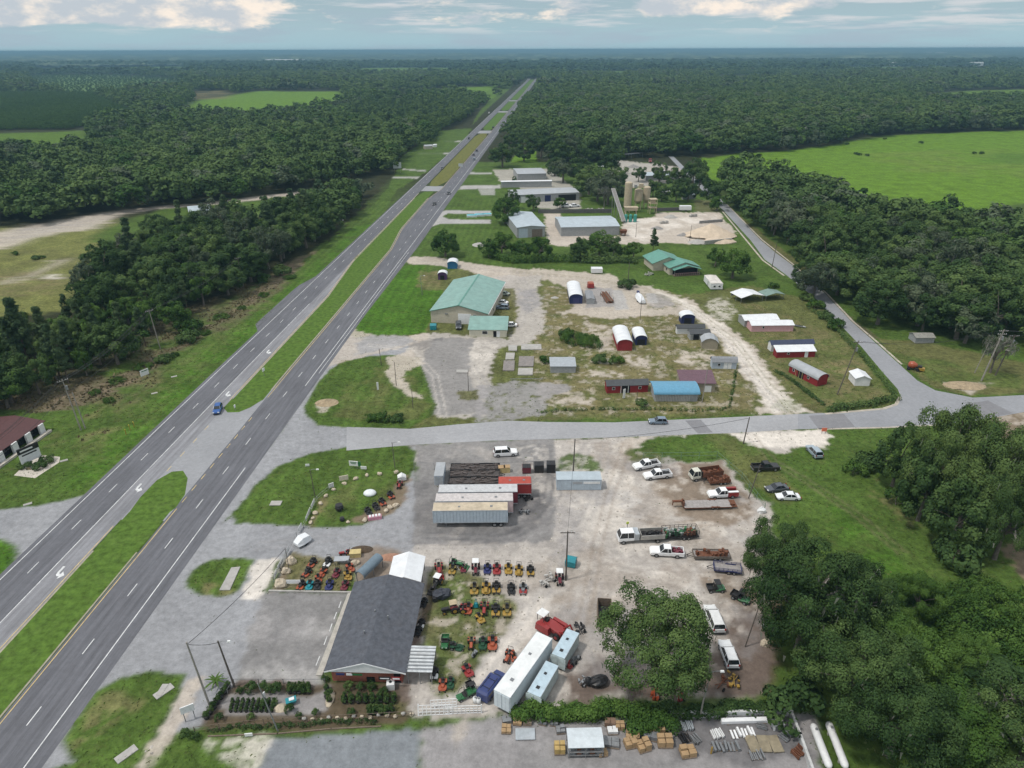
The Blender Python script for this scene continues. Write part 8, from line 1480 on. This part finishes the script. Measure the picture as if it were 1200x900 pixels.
def wire(a, b, sag, label, offs=((0, 0, 0),)):
    (pa, ta, ra), (pb, tb, rb) = POLES[a] if isinstance(a, str) else a, POLES[b] if isinstance(b, str) else b
    A_ = pa + ta * .97; B_ = pb + tb * .97; mb = MB()
    for ox in offs:
        o_ = Vector((math.cos(ra) * ox[0], math.sin(ra) * ox[0], ox[2])); pts = []
        for i in range(13):
            t = i / 12; q = A_.lerp(B_, t) + o_; q.z -= sag * 4 * t * (1 - t); pts.append(tuple(q - A_))
        mb.tube(pts, [.035] * 13, 4)
    o = mb.build('power_line', BLACK); o.location = A_; tag(o, label, 'power line')
wire('w1', 'w2', 1.5, 'power lines from the western verge pole to the woods pole', ((-1.1, 0, .25), (-.6, 0, .25), (.6, 0, .25), (1.1, 0, .25), (0, 0, -3))); wire('w2', 'w3', 1.5, 'power lines running on along the edge of the west woods', ((-1.1, 0, .25), (.6, 0, .25), (1.1, 0, .25)))
off_w = (G(-60, 650), Vector((-.9, .4, 13)), .9); wire('w1', off_w, 1.5, 'power lines leaving the western pole over the maroon roof', ((-1.1, 0, .25), (-.6, 0, .25), (.6, 0, .25), (0, 0, -3)))
wire('r4', 'r1', 2, 'power lines crossing the side road to the leaning corner pole', ((-1, 0, .2), (1, 0, .2))); wire('n1', 't3', .6, 'cable from the nursery pole up to the banner fence pole'); wire('n1', 'n2', .3, 'short cable between the two nursery poles'); wire('y1', 'y2', .8, 'cable across the yard from the middle pole to the container pole'); wire('y2', 'y3', .8, 'cable along the cross road')
wire('r4', (G(1330, 430), Vector((0, 0, 12)), 0), 1, 'power lines leaving the far right pole', ((-1, 0, .2), (0, 0, .2), (1, 0, .2), (0, 0, -1)))
o = thing('gate_panel', G(510, 838), .04, 'left leaning section of the white pipe gate across the drive', 'gate')
def pipe_panel(o, w_, h_, nx_, rails_, m):
    mb = MB(); [mb.box(-w_ / 2 + w_ * i / nx_, 0, 0, .06, .06, h_) for i in range(nx_ + 1)]; [mb.box(0, 0, h_ * r - .05, w_, .06, .06) for r in rails_]; return mb.build('pipe_frame', m, o)
o.rotation_euler.x = -.35; pipe_panel(o, 4.6, 1.5, 8, (.05, .35, .65, 1), WHITE); MB().box(-2.3, 0, 0, .12, .12, 1.7).build('post', WHITE, o)
o = thing('gate_panel', G(543, 836), .03, 'right section of the white pipe gate across the drive', 'gate'); pipe_panel(o, 5.0, 1.5, 9, (.05, .35, .65, 1), WHITE); MB().box(2.5, 0, 0, .12, .12, 1.7).build('post', WHITE, o)
o = thing('gate_panel', G(520, 830), .08, 'third white pipe panel leaning behind the gate', 'gate'); o.rotation_euler.x = -.25; pipe_panel(o, 3.6, 1.4, 7, (.05, .35, .65, 1), WHITE)
for u, v, l in ((557, 823, 'left white jug drum behind the gate'), (561, 824, 'right white jug drum behind the gate')): o = thing('drum', G(u, v), 0, l, 'drum'); MB().cyl((0, 0, 0), (0, 0, .9), .33, n=12).build('shell', S_WHITE, o, True); MB().cyl((0, 0, .9), (0, 0, 1.05), .12, n=8).build('cap', GREYP, o)
def hedge(px, w_, h_, n, size, m, label, name='hedge'):
    P_ = [G(*p) for p in px]; rng = np.random.RandomState(9); cen, rad = [], []
    tot = sum((b - a).length for a, b in zip(P_, P_[1:]))
    for a, b in zip(P_, P_[1:]):
        k = max(2, int(max(46, tot / .9) * (b - a).length / tot))
        for i in range(k): q = a.lerp(b, (i + rng.rand()) / k) - P_[0]; cen.append((q.x, q.y + rng.uniform(-.4, .4) * w_, rng.uniform(.3, .75) * h_)); rad.append(rng.uniform(.35, .6) * w_)
    V, F4, t = leaf_quads(np.array(cen), np.array(rad), n, size, rng, np.array([0, 0, -8.]))
    V[:, 2] = np.maximum(V[:, 2], .02); o = thing(name, P_[0], 0, label, 'hedge'); c = bpy.data.objects.new('foliage', mesh_np('foliage', V, F4, m, t)); COL.objects.link(c); c.parent = o
    mb = MB(); [mb.tube([(c_[0], c_[1], 0), (c_[0] + .1, c_[1], c_[2])], [.05, .03], 4) for c_ in cen[::4]]; mb.build('stem', BARK, o)
hedge([(602, 838), (680, 838), (760, 838)], 2.0, 1.6, 9500, .34, LEAFB, 'left bright half of the long vine covered hedge above the stacked goods'); hedge([(760, 836), (830, 836), (905, 834)], 1.6, 1.2, 6500, .34, LEAF, 'right darker half of the long vine covered hedge under the oak'); hedge([(738, 856), (770, 850), (790, 853)], 1.9, 1.3, 3600, .32, LEAFB, 'bright vine clump spilling down over the pallets')
hedge(Z(630, 300, 4.736, [(-0, 870), (300, 850), (900, 860), (1060, 850), (1100, 640)]), .9, .5, 2600, .3, LEAF, 'low weedy strip along the edge of the shed lot', 'weed_strip'); hedge(Z(830, 300, 4.736, [(660, 860), (780, 840), (960, 820), (1040, 790)]), 2.0, .9, 2600, .4, LEAF, 'dark weedy ditch at the corner lot by the junction', 'weed_strip'); hedge(Z(830, 300, 4.736, [(560, 300), (640, 340), (700, 400), (820, 520), (960, 680), (1040, 780)]), 1.6, .7, 3200, .4, LEAF, 'weedy ditch strip along the side road', 'weed_strip'); hedge(Z(830, 300, 4.736, [(370, 640), (460, 690), (560, 770), (640, 830)]), 1.2, .5, 1500, .35, LEAF, 'short weedy ditch in front of the rounded red cabin', 'weed_strip')
hedge([(567, 300), (600, 307), (640, 307), (668, 306)], 4, 2.2, 4000, .6, LEAFB, 'leafy hedge row along the dirt road below the works'); hedge([(668, 306), (700, 308), (745, 308)], 3.5, 1.8, 3000, .6, LEAF, 'hedge row below the long metal warehouse')
hedge(Z(190, 750, 4.138, [(225, 440), (400, 425), (600, 415), (820, 405), (1040, 395)]), .7, .4, 2200, .2, LEAF, 'dark planted strip between the nursery fence and kerb wall', 'planting_strip')
wallthing(Z(640, 780, 4, [(585, 242), (800, 240), (1000, 236), (1145, 232)]), 1.1, .35, mat('white_block', (.52, .53, .53), rough=.9, var=.25, dirt=.3), 'long white block wall behind the scrap yard'); wallthing(Z(640, 780, 4, [(1148, 245), (1185, 340), (1250, 520)]), 1.0, .35, mat('white_block', (.52, .53, .53)), 'white block wall down the right of the scrap yard')
o = thing('long_beam', G(*zt(640, 780, 4, 935, 265)), .03, 'long white metal gutter lying before the block wall', 'gutter'); MB().box(0, 0, .1, 6.8, .6, .5).build('trough', WHITE, o); MB().box(-2.5, 0, 0, .3, .8, .1).box(2.5, 0, 0, .3, .8, .1).build('skid', WOOD, o)
o = thing('roofed_rack', G(*zt(640, 780, 4, 180, 395)), .02, 'pale roofed steel rack at the bottom of the yard', 'rack'); w_ = 4.6
MB().prismx([(-1.2, 2.0), (0, 2.35), (1.6, 2.1), (1.6, 2.18), (0, 2.43), (-1.2, 2.08)], -w_ / 2, w_ / 2).build('roof', mat('pale_sheet_roof', (.52, .57, .60), rough=.5, var=.15, dirt=.1), o)
for x in (-2.2, 0, 2.2):
    for y_ in (-1.1, 1.4): MB().box(x, y_, 0, .1, .1, 2.05).build('post', STEEL, o)
for z in (.5, 1.1): MB().box(0, -.4, z, w_, 1.6, .06).build('shelf', STEEL, o)
for k in range(5): MB().box(-1.7 + k * .85, -.6, .57, .6, .9, .35).box(-1.7 + k * .85, -.5, 1.17, .5, .8, .3).build('stock', RUST if k % 2 else GREYP, o)
CARD = mat('tan_cardboard', (.36, .245, .135), rough=.9, var=.2, dirt=.1); PAL = mat('pale_crate_wood', (.42, .30, .12), rough=.9, var=.2)
def pallet(px, w_, l_, h_, m, label, cat='pallet stack', name='pallet_stack', group='goods stacked on the bottom yard', rz=None, seed=0):
    rn = random.Random(seed + int(px[0] * 7)); o = thing(name, G(*px), rn.uniform(-.3, .3) if rz is None else rz, label, cat, group)
    mb = MB(); [mb.box(0, -l_ / 2 + l_ * i / 4, .1, w_, l_ * .18, .04) for i in range(5)]; [mb.box(x, 0, 0, .12, l_, .1) for x in (-w_ * .42, 0, w_ * .42)]; mb.build('pallet', WOOD, o); mb = MB()
    for i in range(2):
        for j in range(2): mb.box(-w_ * .25 + i * w_ * .5 + rn.uniform(-.05, .05), -l_ * .25 + j * l_ * .5, .145, w_ * .46, l_ * .46, h_ * rn.uniform(.6, 1))
    mb.build('stock', m, o)
Dd = (640, 780, 4)
for x, y, w_, l_, h_, m, l in [(62, 398, 1.4, 1.3, 1.2, PAL, 'bright tan crate left of the roofed rack'), (265, 415, 1.2, .9, .6, CARD, 'small tan box right of the roofed rack foot'), (405, 335, 1.8, 1.2, .7, CARD, 'flat cardboard stack behind the pile of tan boxes'), (395, 372, 1.7, 1.2, 1.0, CARD, 'tan boxes at the left of the box pile'), (455, 385, 1.7, 1.4, 1.1, CARD, 'tan boxes in the middle of the box pile'), (555, 365, 2.0, 1.4, 1.2, CARD, 'large tan boxes at the right of the box pile'), (490, 335, 2.0, 1.2, .8, GREYP, 'grey bundle on top of the box pile'), (662, 412, 2.0, 1.4, .9, CARD, 'square tan carton alone on the grey concrete'), (515, 310, 2.2, 1.0, .9, CARD, 'tan boxes against the vine clump'), (520, 275, 1.8, .9, 1.0, STEEL, 'pale metal bundle in front of the hedge'), (300, 275, 1.5, 1.0, .8, mat('dark_cardboard', (.20, .13, .09)), 'brown cartons right of the roofed rack'), (310, 310, 1.4, 1.0, .6, S_WHITE, 'white wrapped goods right of the roofed rack'), (345, 290, 1.2, 1.0, .7, CARD, 'tan carton behind the white wrapped goods'), (305, 365, 2.1, 1.4, .5, STEEL, 'metal parts in a black bin right of the rack')]: pallet(zt(*Dd, x, y), w_, l_, h_, m, l)
E2 = (440, 730, 4.615)
for x, y, w_, l_, h_, m, l in [(710, 530, 1.3, 1.1, .5, STEEL, 'steel parts pallet at the left of the pallet line'), (768, 540, 1.2, 1.0, .5, CARD, 'tan pallet second in the pallet line'), (820, 540, 1.2, 1.0, .5, mat('weathered_pallet', (.25, .20, .15), var=.3), 'weathered pallet third in the pallet line'), (708, 580, 1.3, 1.2, .5, CARD, 'tan pallet in front of the pallet line'), (905, 540, 1.1, .9, .6, GREYP, 'grey drums pallet by the hedge'), (965, 545, 1.1, .9, .5, GREYP, 'grey bundle by the hedge left of the rack'), (1000, 585, 1.2, 1.0, .6, STEEL, 'steel bundle behind the bright tan crate')]: pallet(zt(*E2, x, y), w_, l_, h_, m, l)
o = thing('sheet_stack', G(*zt(*E2, 810, 605)), .02, 'flat stack of pale metal sheets on the concrete', 'sheet stack'); MB().box(0, 0, .1, 2.6, 1.7, .12).build('sheets', GALV, o); MB().box(-.9, 0, 0, .1, 1.7, .1).box(.9, 0, 0, .1, 1.7, .1).build('skid', WOOD, o)
for i, (x, y, rz, m, l) in enumerate([(660, 290, .1, GALV, 'tilted pale panels near the white block wall'), (650, 345, .3, BLACK, 'black steel frames left in the scrap yard'), (700, 350, .5, STEEL, 'steel frames beside the black ones in the scrap yard'), (800, 325, .2, S_WHITE, 'white slatted frame left of the ladder racks'), (920, 320, .1, WHITE, 'row of white ladder racks in the scrap yard'), (840, 385, .05, GREYP, 'long grey pipe rack with a yellow end'), (1020, 370, .04, mat('tan_sheet_pile', (.25, .215, .15), var=.3), 'wide tan sheet pile in the scrap yard'), (1120, 330, .7, GREYP, 'tangled grey frames at the right wall of the scrap yard'), (1180, 410, .6, RUST, 'rusty frames at the bottom right of the scrap yard'), (985, 425, .1, STEEL, 'pale grating at the bottom of the scrap yard'), (1010, 290, 1.2, STEEL, 'upright steel pieces before the long gutter')]):
    o = thing('scrap_rack', G(*zt(*Dd, x, y)), rz, l, 'scrap rack', 'scrap and racks in the bottom yard'); rn = random.Random(i); n = 7 if i not in (6,) else 3; w_ = (1.6, 1.5, 1.2, 1.6, 3.4, 3.6, 4.4, 1.8, 1.8, 1.8, .8)[i]; mb = MB()
    for k in range(n): mb.box(-w_ / 2 + w_ * (k + .5) / n, rn.uniform(-.1, .1), .12, w_ / n * (.55 if i != 6 else .97), 1.3 if i != 6 else 2.4, rn.uniform(.06, .5) if i != 6 else .15, rn.uniform(-.12, .12))
    mb.build('stock', m, o); MB().box(0, -.5, 0, w_, .1, .12).box(0, .5, 0, w_, .1, .12).build('skid', WOOD, o)
o = thing('white_cabinet', G(*zt(*Dd, 1082, 292)), .1, 'white metal cabinet beside the end of the long gutter', 'cabinet'); MB().box(0, 0, .1, 1.4, 1.0, 1.1).build('box', S_WHITE, o); MB().box(0, -.52, .2, 1.1, .04, .8).build('door', STEEL, o); MB().box(.1, 0, 1.2, .9, .6, .15).build('top', STEEL, o)
o = thing('yellow_bollard', G(*zt(*Dd, 773, 412)), 0, 'yellow post at the end of the pipe rack', 'bollard'); MB().cyl((0, 0, 0), (0, 0, 1.2), .12, n=10).build('post', YELLOWP, o); MB().ball((0, 0, 1.2), .12, nu=8, nv=4).build('cap', YELLOWP, o)
for u0, v0, u1, v1, l in ((951, 853, 971, 905, 'left of the two white propane tanks'), (969, 851, 990, 905, 'right of the two white propane tanks')):
    a, b = G(u0, v0), G(u1, v1); d_ = b - a; L_ = d_.length; o = thing('propane_tank', (a + b) / 2, math.atan2(d_.y, d_.x), l, 'propane tank', 'white propane tanks'); r = .5
    MB().loft([[(x, r * k * math.cos(t), .8 + r * k * math.sin(t)) for t in [i * math.pi / 8 for i in range(16)]] for x, k in ((-L_ / 2, .25), (-L_ / 2 + .1, .62), (-L_ / 2 + .35, .94), (-L_ / 2 + .55, 1), (L_ / 2 - .55, 1), (L_ / 2 - .35, .94), (L_ / 2 - .1, .62), (L_ / 2, .25))]).build('tank', S_WHITE, o, True); MB().cyl((-L_ / 2 + 1.2, 0, 1.28), (-L_ / 2 + 1.2, 0, 1.5), .16, n=10).build('valve_dome', STEEL, o)
    for x in (-L_ * .3, L_ * .3): MB().box(x, 0, 0, .3, .8, .5).build('saddle', CONC, o)
o = thing('open_bin', G(708, 722), -.1, 'open topped dark container at the left edge of the broad oak', 'container'); mb = MB()
for x, y_, a, b in ((0, -2.2, 2.2, .1), (0, 2.2, 2.2, .1), (-1.1, 0, .1, 4.4), (1.1, 0, .1, 4.4)): mb.box(x, y_, 0, a, b, 1.7)
mb.build('side', WOOD, o); MB().box(0, 0, .05, 2.1, 4.3, .1).build('floor', BLACK, o); MB().box(0, 0, .16, 1.8, 3.6, .3).build('rubbish', BLACK, o)
for u, v, w_, l in ((588, 553, 1.4, 'left pale yellow crate behind the semi trailers'), (594, 552.5, 1.3, 'right pale yellow crate behind the semi trailers')): o = thing('wooden_crate', G(u, v), .1, l, 'crate'); MB().box(0, 0, 0, w_, 1.2, 1.3).build('crate', mat('pale_yellow_wood', (.52, .42, .20)), o); MB().box(0, 0, 1.3, w_ * 1.05, 1.25, .06).build('lid', CARD, o)
for i, (x, y) in enumerate([(608, 543), (622, 546), (648, 549), (835, 504), (1025, 541), (1048, 541), (710, 490), (575, 508)]): T(*zt(800, 0, 3, x, y), 'bush', 1.0 + .3 * (i % 2), 'small dark bush standing in the wide bright pasture', group='bushes in the pasture', cat='bush', sz=1.0)
for i, (u, v, r, l) in enumerate([(897, 735, .6, 'white rubbish heap under the big bare limbed oak'), (896, 755, .8, 'pale boulder on the mulch under the big bare limbed oak'), (892, 600, .9, 'white sheeting at the end of the chain link fence')]): o = MB().ball((0, 0, r * .4), r, r * .8, r * .8, 9, 6, .2, i + 60).build('boulder' if i == 1 else 'rubbish_heap', ROCK if i == 1 else S_WHITE); o.location = G(u, v); tag(o, l, 'boulder' if i == 1 else 'rubbish heap')
def haze_box():
    mb = MB(); mb.box(0, 20000, -1.5, 100000, 70000, 88); m = bpy.data.materials.new('haze_air'); m.use_nodes = True
    nt = m.node_tree; nt.nodes.clear(); o = nt.nodes.new('ShaderNodeOutputMaterial'); v = nt.nodes.new('ShaderNodeVolumePrincipled')
    v.inputs['Color'].default_value = (.25, .45, .58, 1); v.inputs['Density'].default_value = 1.5e-4; v.inputs['Anisotropy'].default_value = 0
    nt.links.new(v.outputs[0], o.inputs['Volume'])
    tag(mb.build('haze', m), kind='stuff')
haze_box()
SUN_EL, SUN_AZ = 62, 250           # overcast: a broad soft sun high in the west
w = bpy.data.worlds.new('World'); SC.world = w; w.use_nodes = True
nt = w.node_tree; N = nt.nodes; L = nt.links; bg = N['Background']; bg.inputs[1].default_value = .09
sky = N.new('ShaderNodeTexSky'); sky.sky_type = 'NISHITA'; sky.sun_disc = False; sky.sun_elevation = R(SUN_EL); sky.sun_rotation = R(SUN_AZ); sky.altitude = 100; sky.air_density = 1.2; sky.dust_density = 1.0; sky.ozone_density = 2.0
tc = N.new('ShaderNodeTexCoord'); sp = N.new('ShaderNodeSeparateXYZ'); L.new(tc.outputs['Generated'], sp.inputs[0])
def mrange(src, a, b, c, d, smooth=True):
    r = N.new('ShaderNodeMapRange'); r.interpolation_type = 'SMOOTHSTEP' if smooth else 'LINEAR'
    for i, x in enumerate((a, b, c, d)): r.inputs[i + 1].default_value = x
    L.new(src, r.inputs[0]); return r.outputs[0]
def mixc(f, a, b):
    x = N.new('ShaderNodeMix'); x.data_type = 'RGBA'
    if isinstance(f, float): x.inputs[0].default_value = f
    else: L.new(f, x.inputs[0])
    for i, s in ((6, a), (7, b)):
        if isinstance(s, tuple): x.inputs[i].default_value = (*s, 1)
        else: L.new(s, x.inputs[i])
    return x.outputs[2]
def mth(op, a, b):
    x = N.new('ShaderNodeMath'); x.operation = op
    for i, s in enumerate((a, b)):
        if isinstance(s, (int, float)): x.inputs[i].default_value = s
        else: L.new(s, x.inputs[i])
    return x.outputs[0]
def cnoise(scale, detail, rough, sx=1, sz=1, loc=(0, 0, 0)):
    mp = N.new('ShaderNodeMapping'); mp.inputs['Scale'].default_value = (sx, sx, sz); mp.inputs['Location'].default_value = loc; L.new(tc.outputs['Generated'], mp.inputs[0])
    n = N.new('ShaderNodeTexNoise'); n.inputs['Scale'].default_value = scale; n.inputs['Detail'].default_value = detail; n.inputs['Roughness'].default_value = rough; L.new(mp.outputs[0], n.inputs['Vector']); return n.outputs[0]
zc = sp.outputs['Z']; xc = sp.outputs['X']
band = mixc(mrange(zc, 0.0, .06, 0, 1), (3.5, 5.5, 6.5), (3.2, 4.5, 5.3))
base = mixc(.82, sky.outputs[0], band)
st = mrange(cnoise(3.2, 8, .6, 1.6, 14), .44, .64, 0, .7)
base = mixc(st, base, (3.6, 4.5, 5.3))
base = mixc(mth('MULTIPLY', mrange(cnoise(4.5, 8, .6, 1.3, 18, (5, 2, 1)), .5, .64, 0, .8), mrange(zc, .012, .03, 0, 1)), base, (6.4, 6.5, 6.7))
cn = cnoise(7.0, 9, .62, 1.2, 4.2, (3.1, .4, .2))
def tower(x0, x1, x2, x3, z0, z1):
    a = mth('MULTIPLY', mrange(xc, x0, x1, 0, 1), mrange(xc, x2, x3, 1, 0)); return mth('MULTIPLY', a, mth('MULTIPLY', mrange(zc, z0 - .012, z0 + .012, 0, 1), mrange(zc, z1, z1 + .06, 1, 0)))
msk = mth('MAXIMUM', tower(-.62, -.50, -.33, -.25, .026, .12), mth('MAXIMUM', tower(.12, .18, .33, .44, .036, .12), mth('MULTIPLY', tower(-.22, -.08, .08, .2, .03, .036), .55)))
cm = mrange(mth('ADD', cn, mth('MULTIPLY', msk, .34)), .62, .74, 0, 1)
lit = mixc(mrange(cnoise(16, 8, .6, 1, 2.2, (0, 0, 4)), .40, .62, 0, 1), (5.0, 5.5, 6.0), (9.4, 8.3, 7.2))
base = mixc(mth('MULTIPLY', cm, .95), base, lit)
over = mixc(mrange(cnoise(2.2, 7, .6), .35, .65, 0, 1), (6.2, 6.7, 7.3), (9.6, 9.7, 9.9))
base = mixc(mrange(zc, .13, .36, 0, .92), base, over)
L.new(base, bg.inputs[0])
ld = bpy.data.lights.new('sun', 'SUN'); ld.energy = 2.1; ld.angle = R(6); ld.color = (1, .95, .88)
lo = bpy.data.objects.new('sun', ld); COL.objects.link(lo)
az = R(SUN_AZ); d = Vector((math.sin(az) * math.cos(R(SUN_EL)), math.cos(az) * math.cos(R(SUN_EL)), math.sin(R(SUN_EL))))
lo.rotation_euler = d.to_track_quat('Z', 'Y').to_euler(); lo.location = d * 300
cd = bpy.data.cameras.new('camera'); cam = bpy.data.objects.new('camera', cd); COL.objects.link(cam); SC.camera = cam
cd.sensor_fit = 'HORIZONTAL'; cd.sensor_width = 36; cd.lens = 36 * FOC / 1200; cd.clip_start = 1; cd.clip_end = 120000
M = Matrix(((RT[0], UP[0], -FW[0], 0), (RT[1], UP[1], -FW[1], 0), (RT[2], UP[2], -FW[2], CAMH), (0, 0, 0, 1))); cam.matrix_world = M
vs = SC.view_settings; vs.view_transform = 'Standard'; vs.look = 'None'; vs.gamma = 1; vs.use_curve_mapping = False; vs.exposure = 0.28
cy = SC.cycles; cy.max_bounces = 5; cy.diffuse_bounces = 3; cy.glossy_bounces = 2; cy.transmission_bounces = 2; cy.volume_bounces = 0; cy.transparent_max_bounces = 4
cy.use_denoising = True; cy.use_adaptive_sampling = True; cy.adaptive_threshold = .02; cy.caustics_reflective = False; cy.caustics_refractive = False
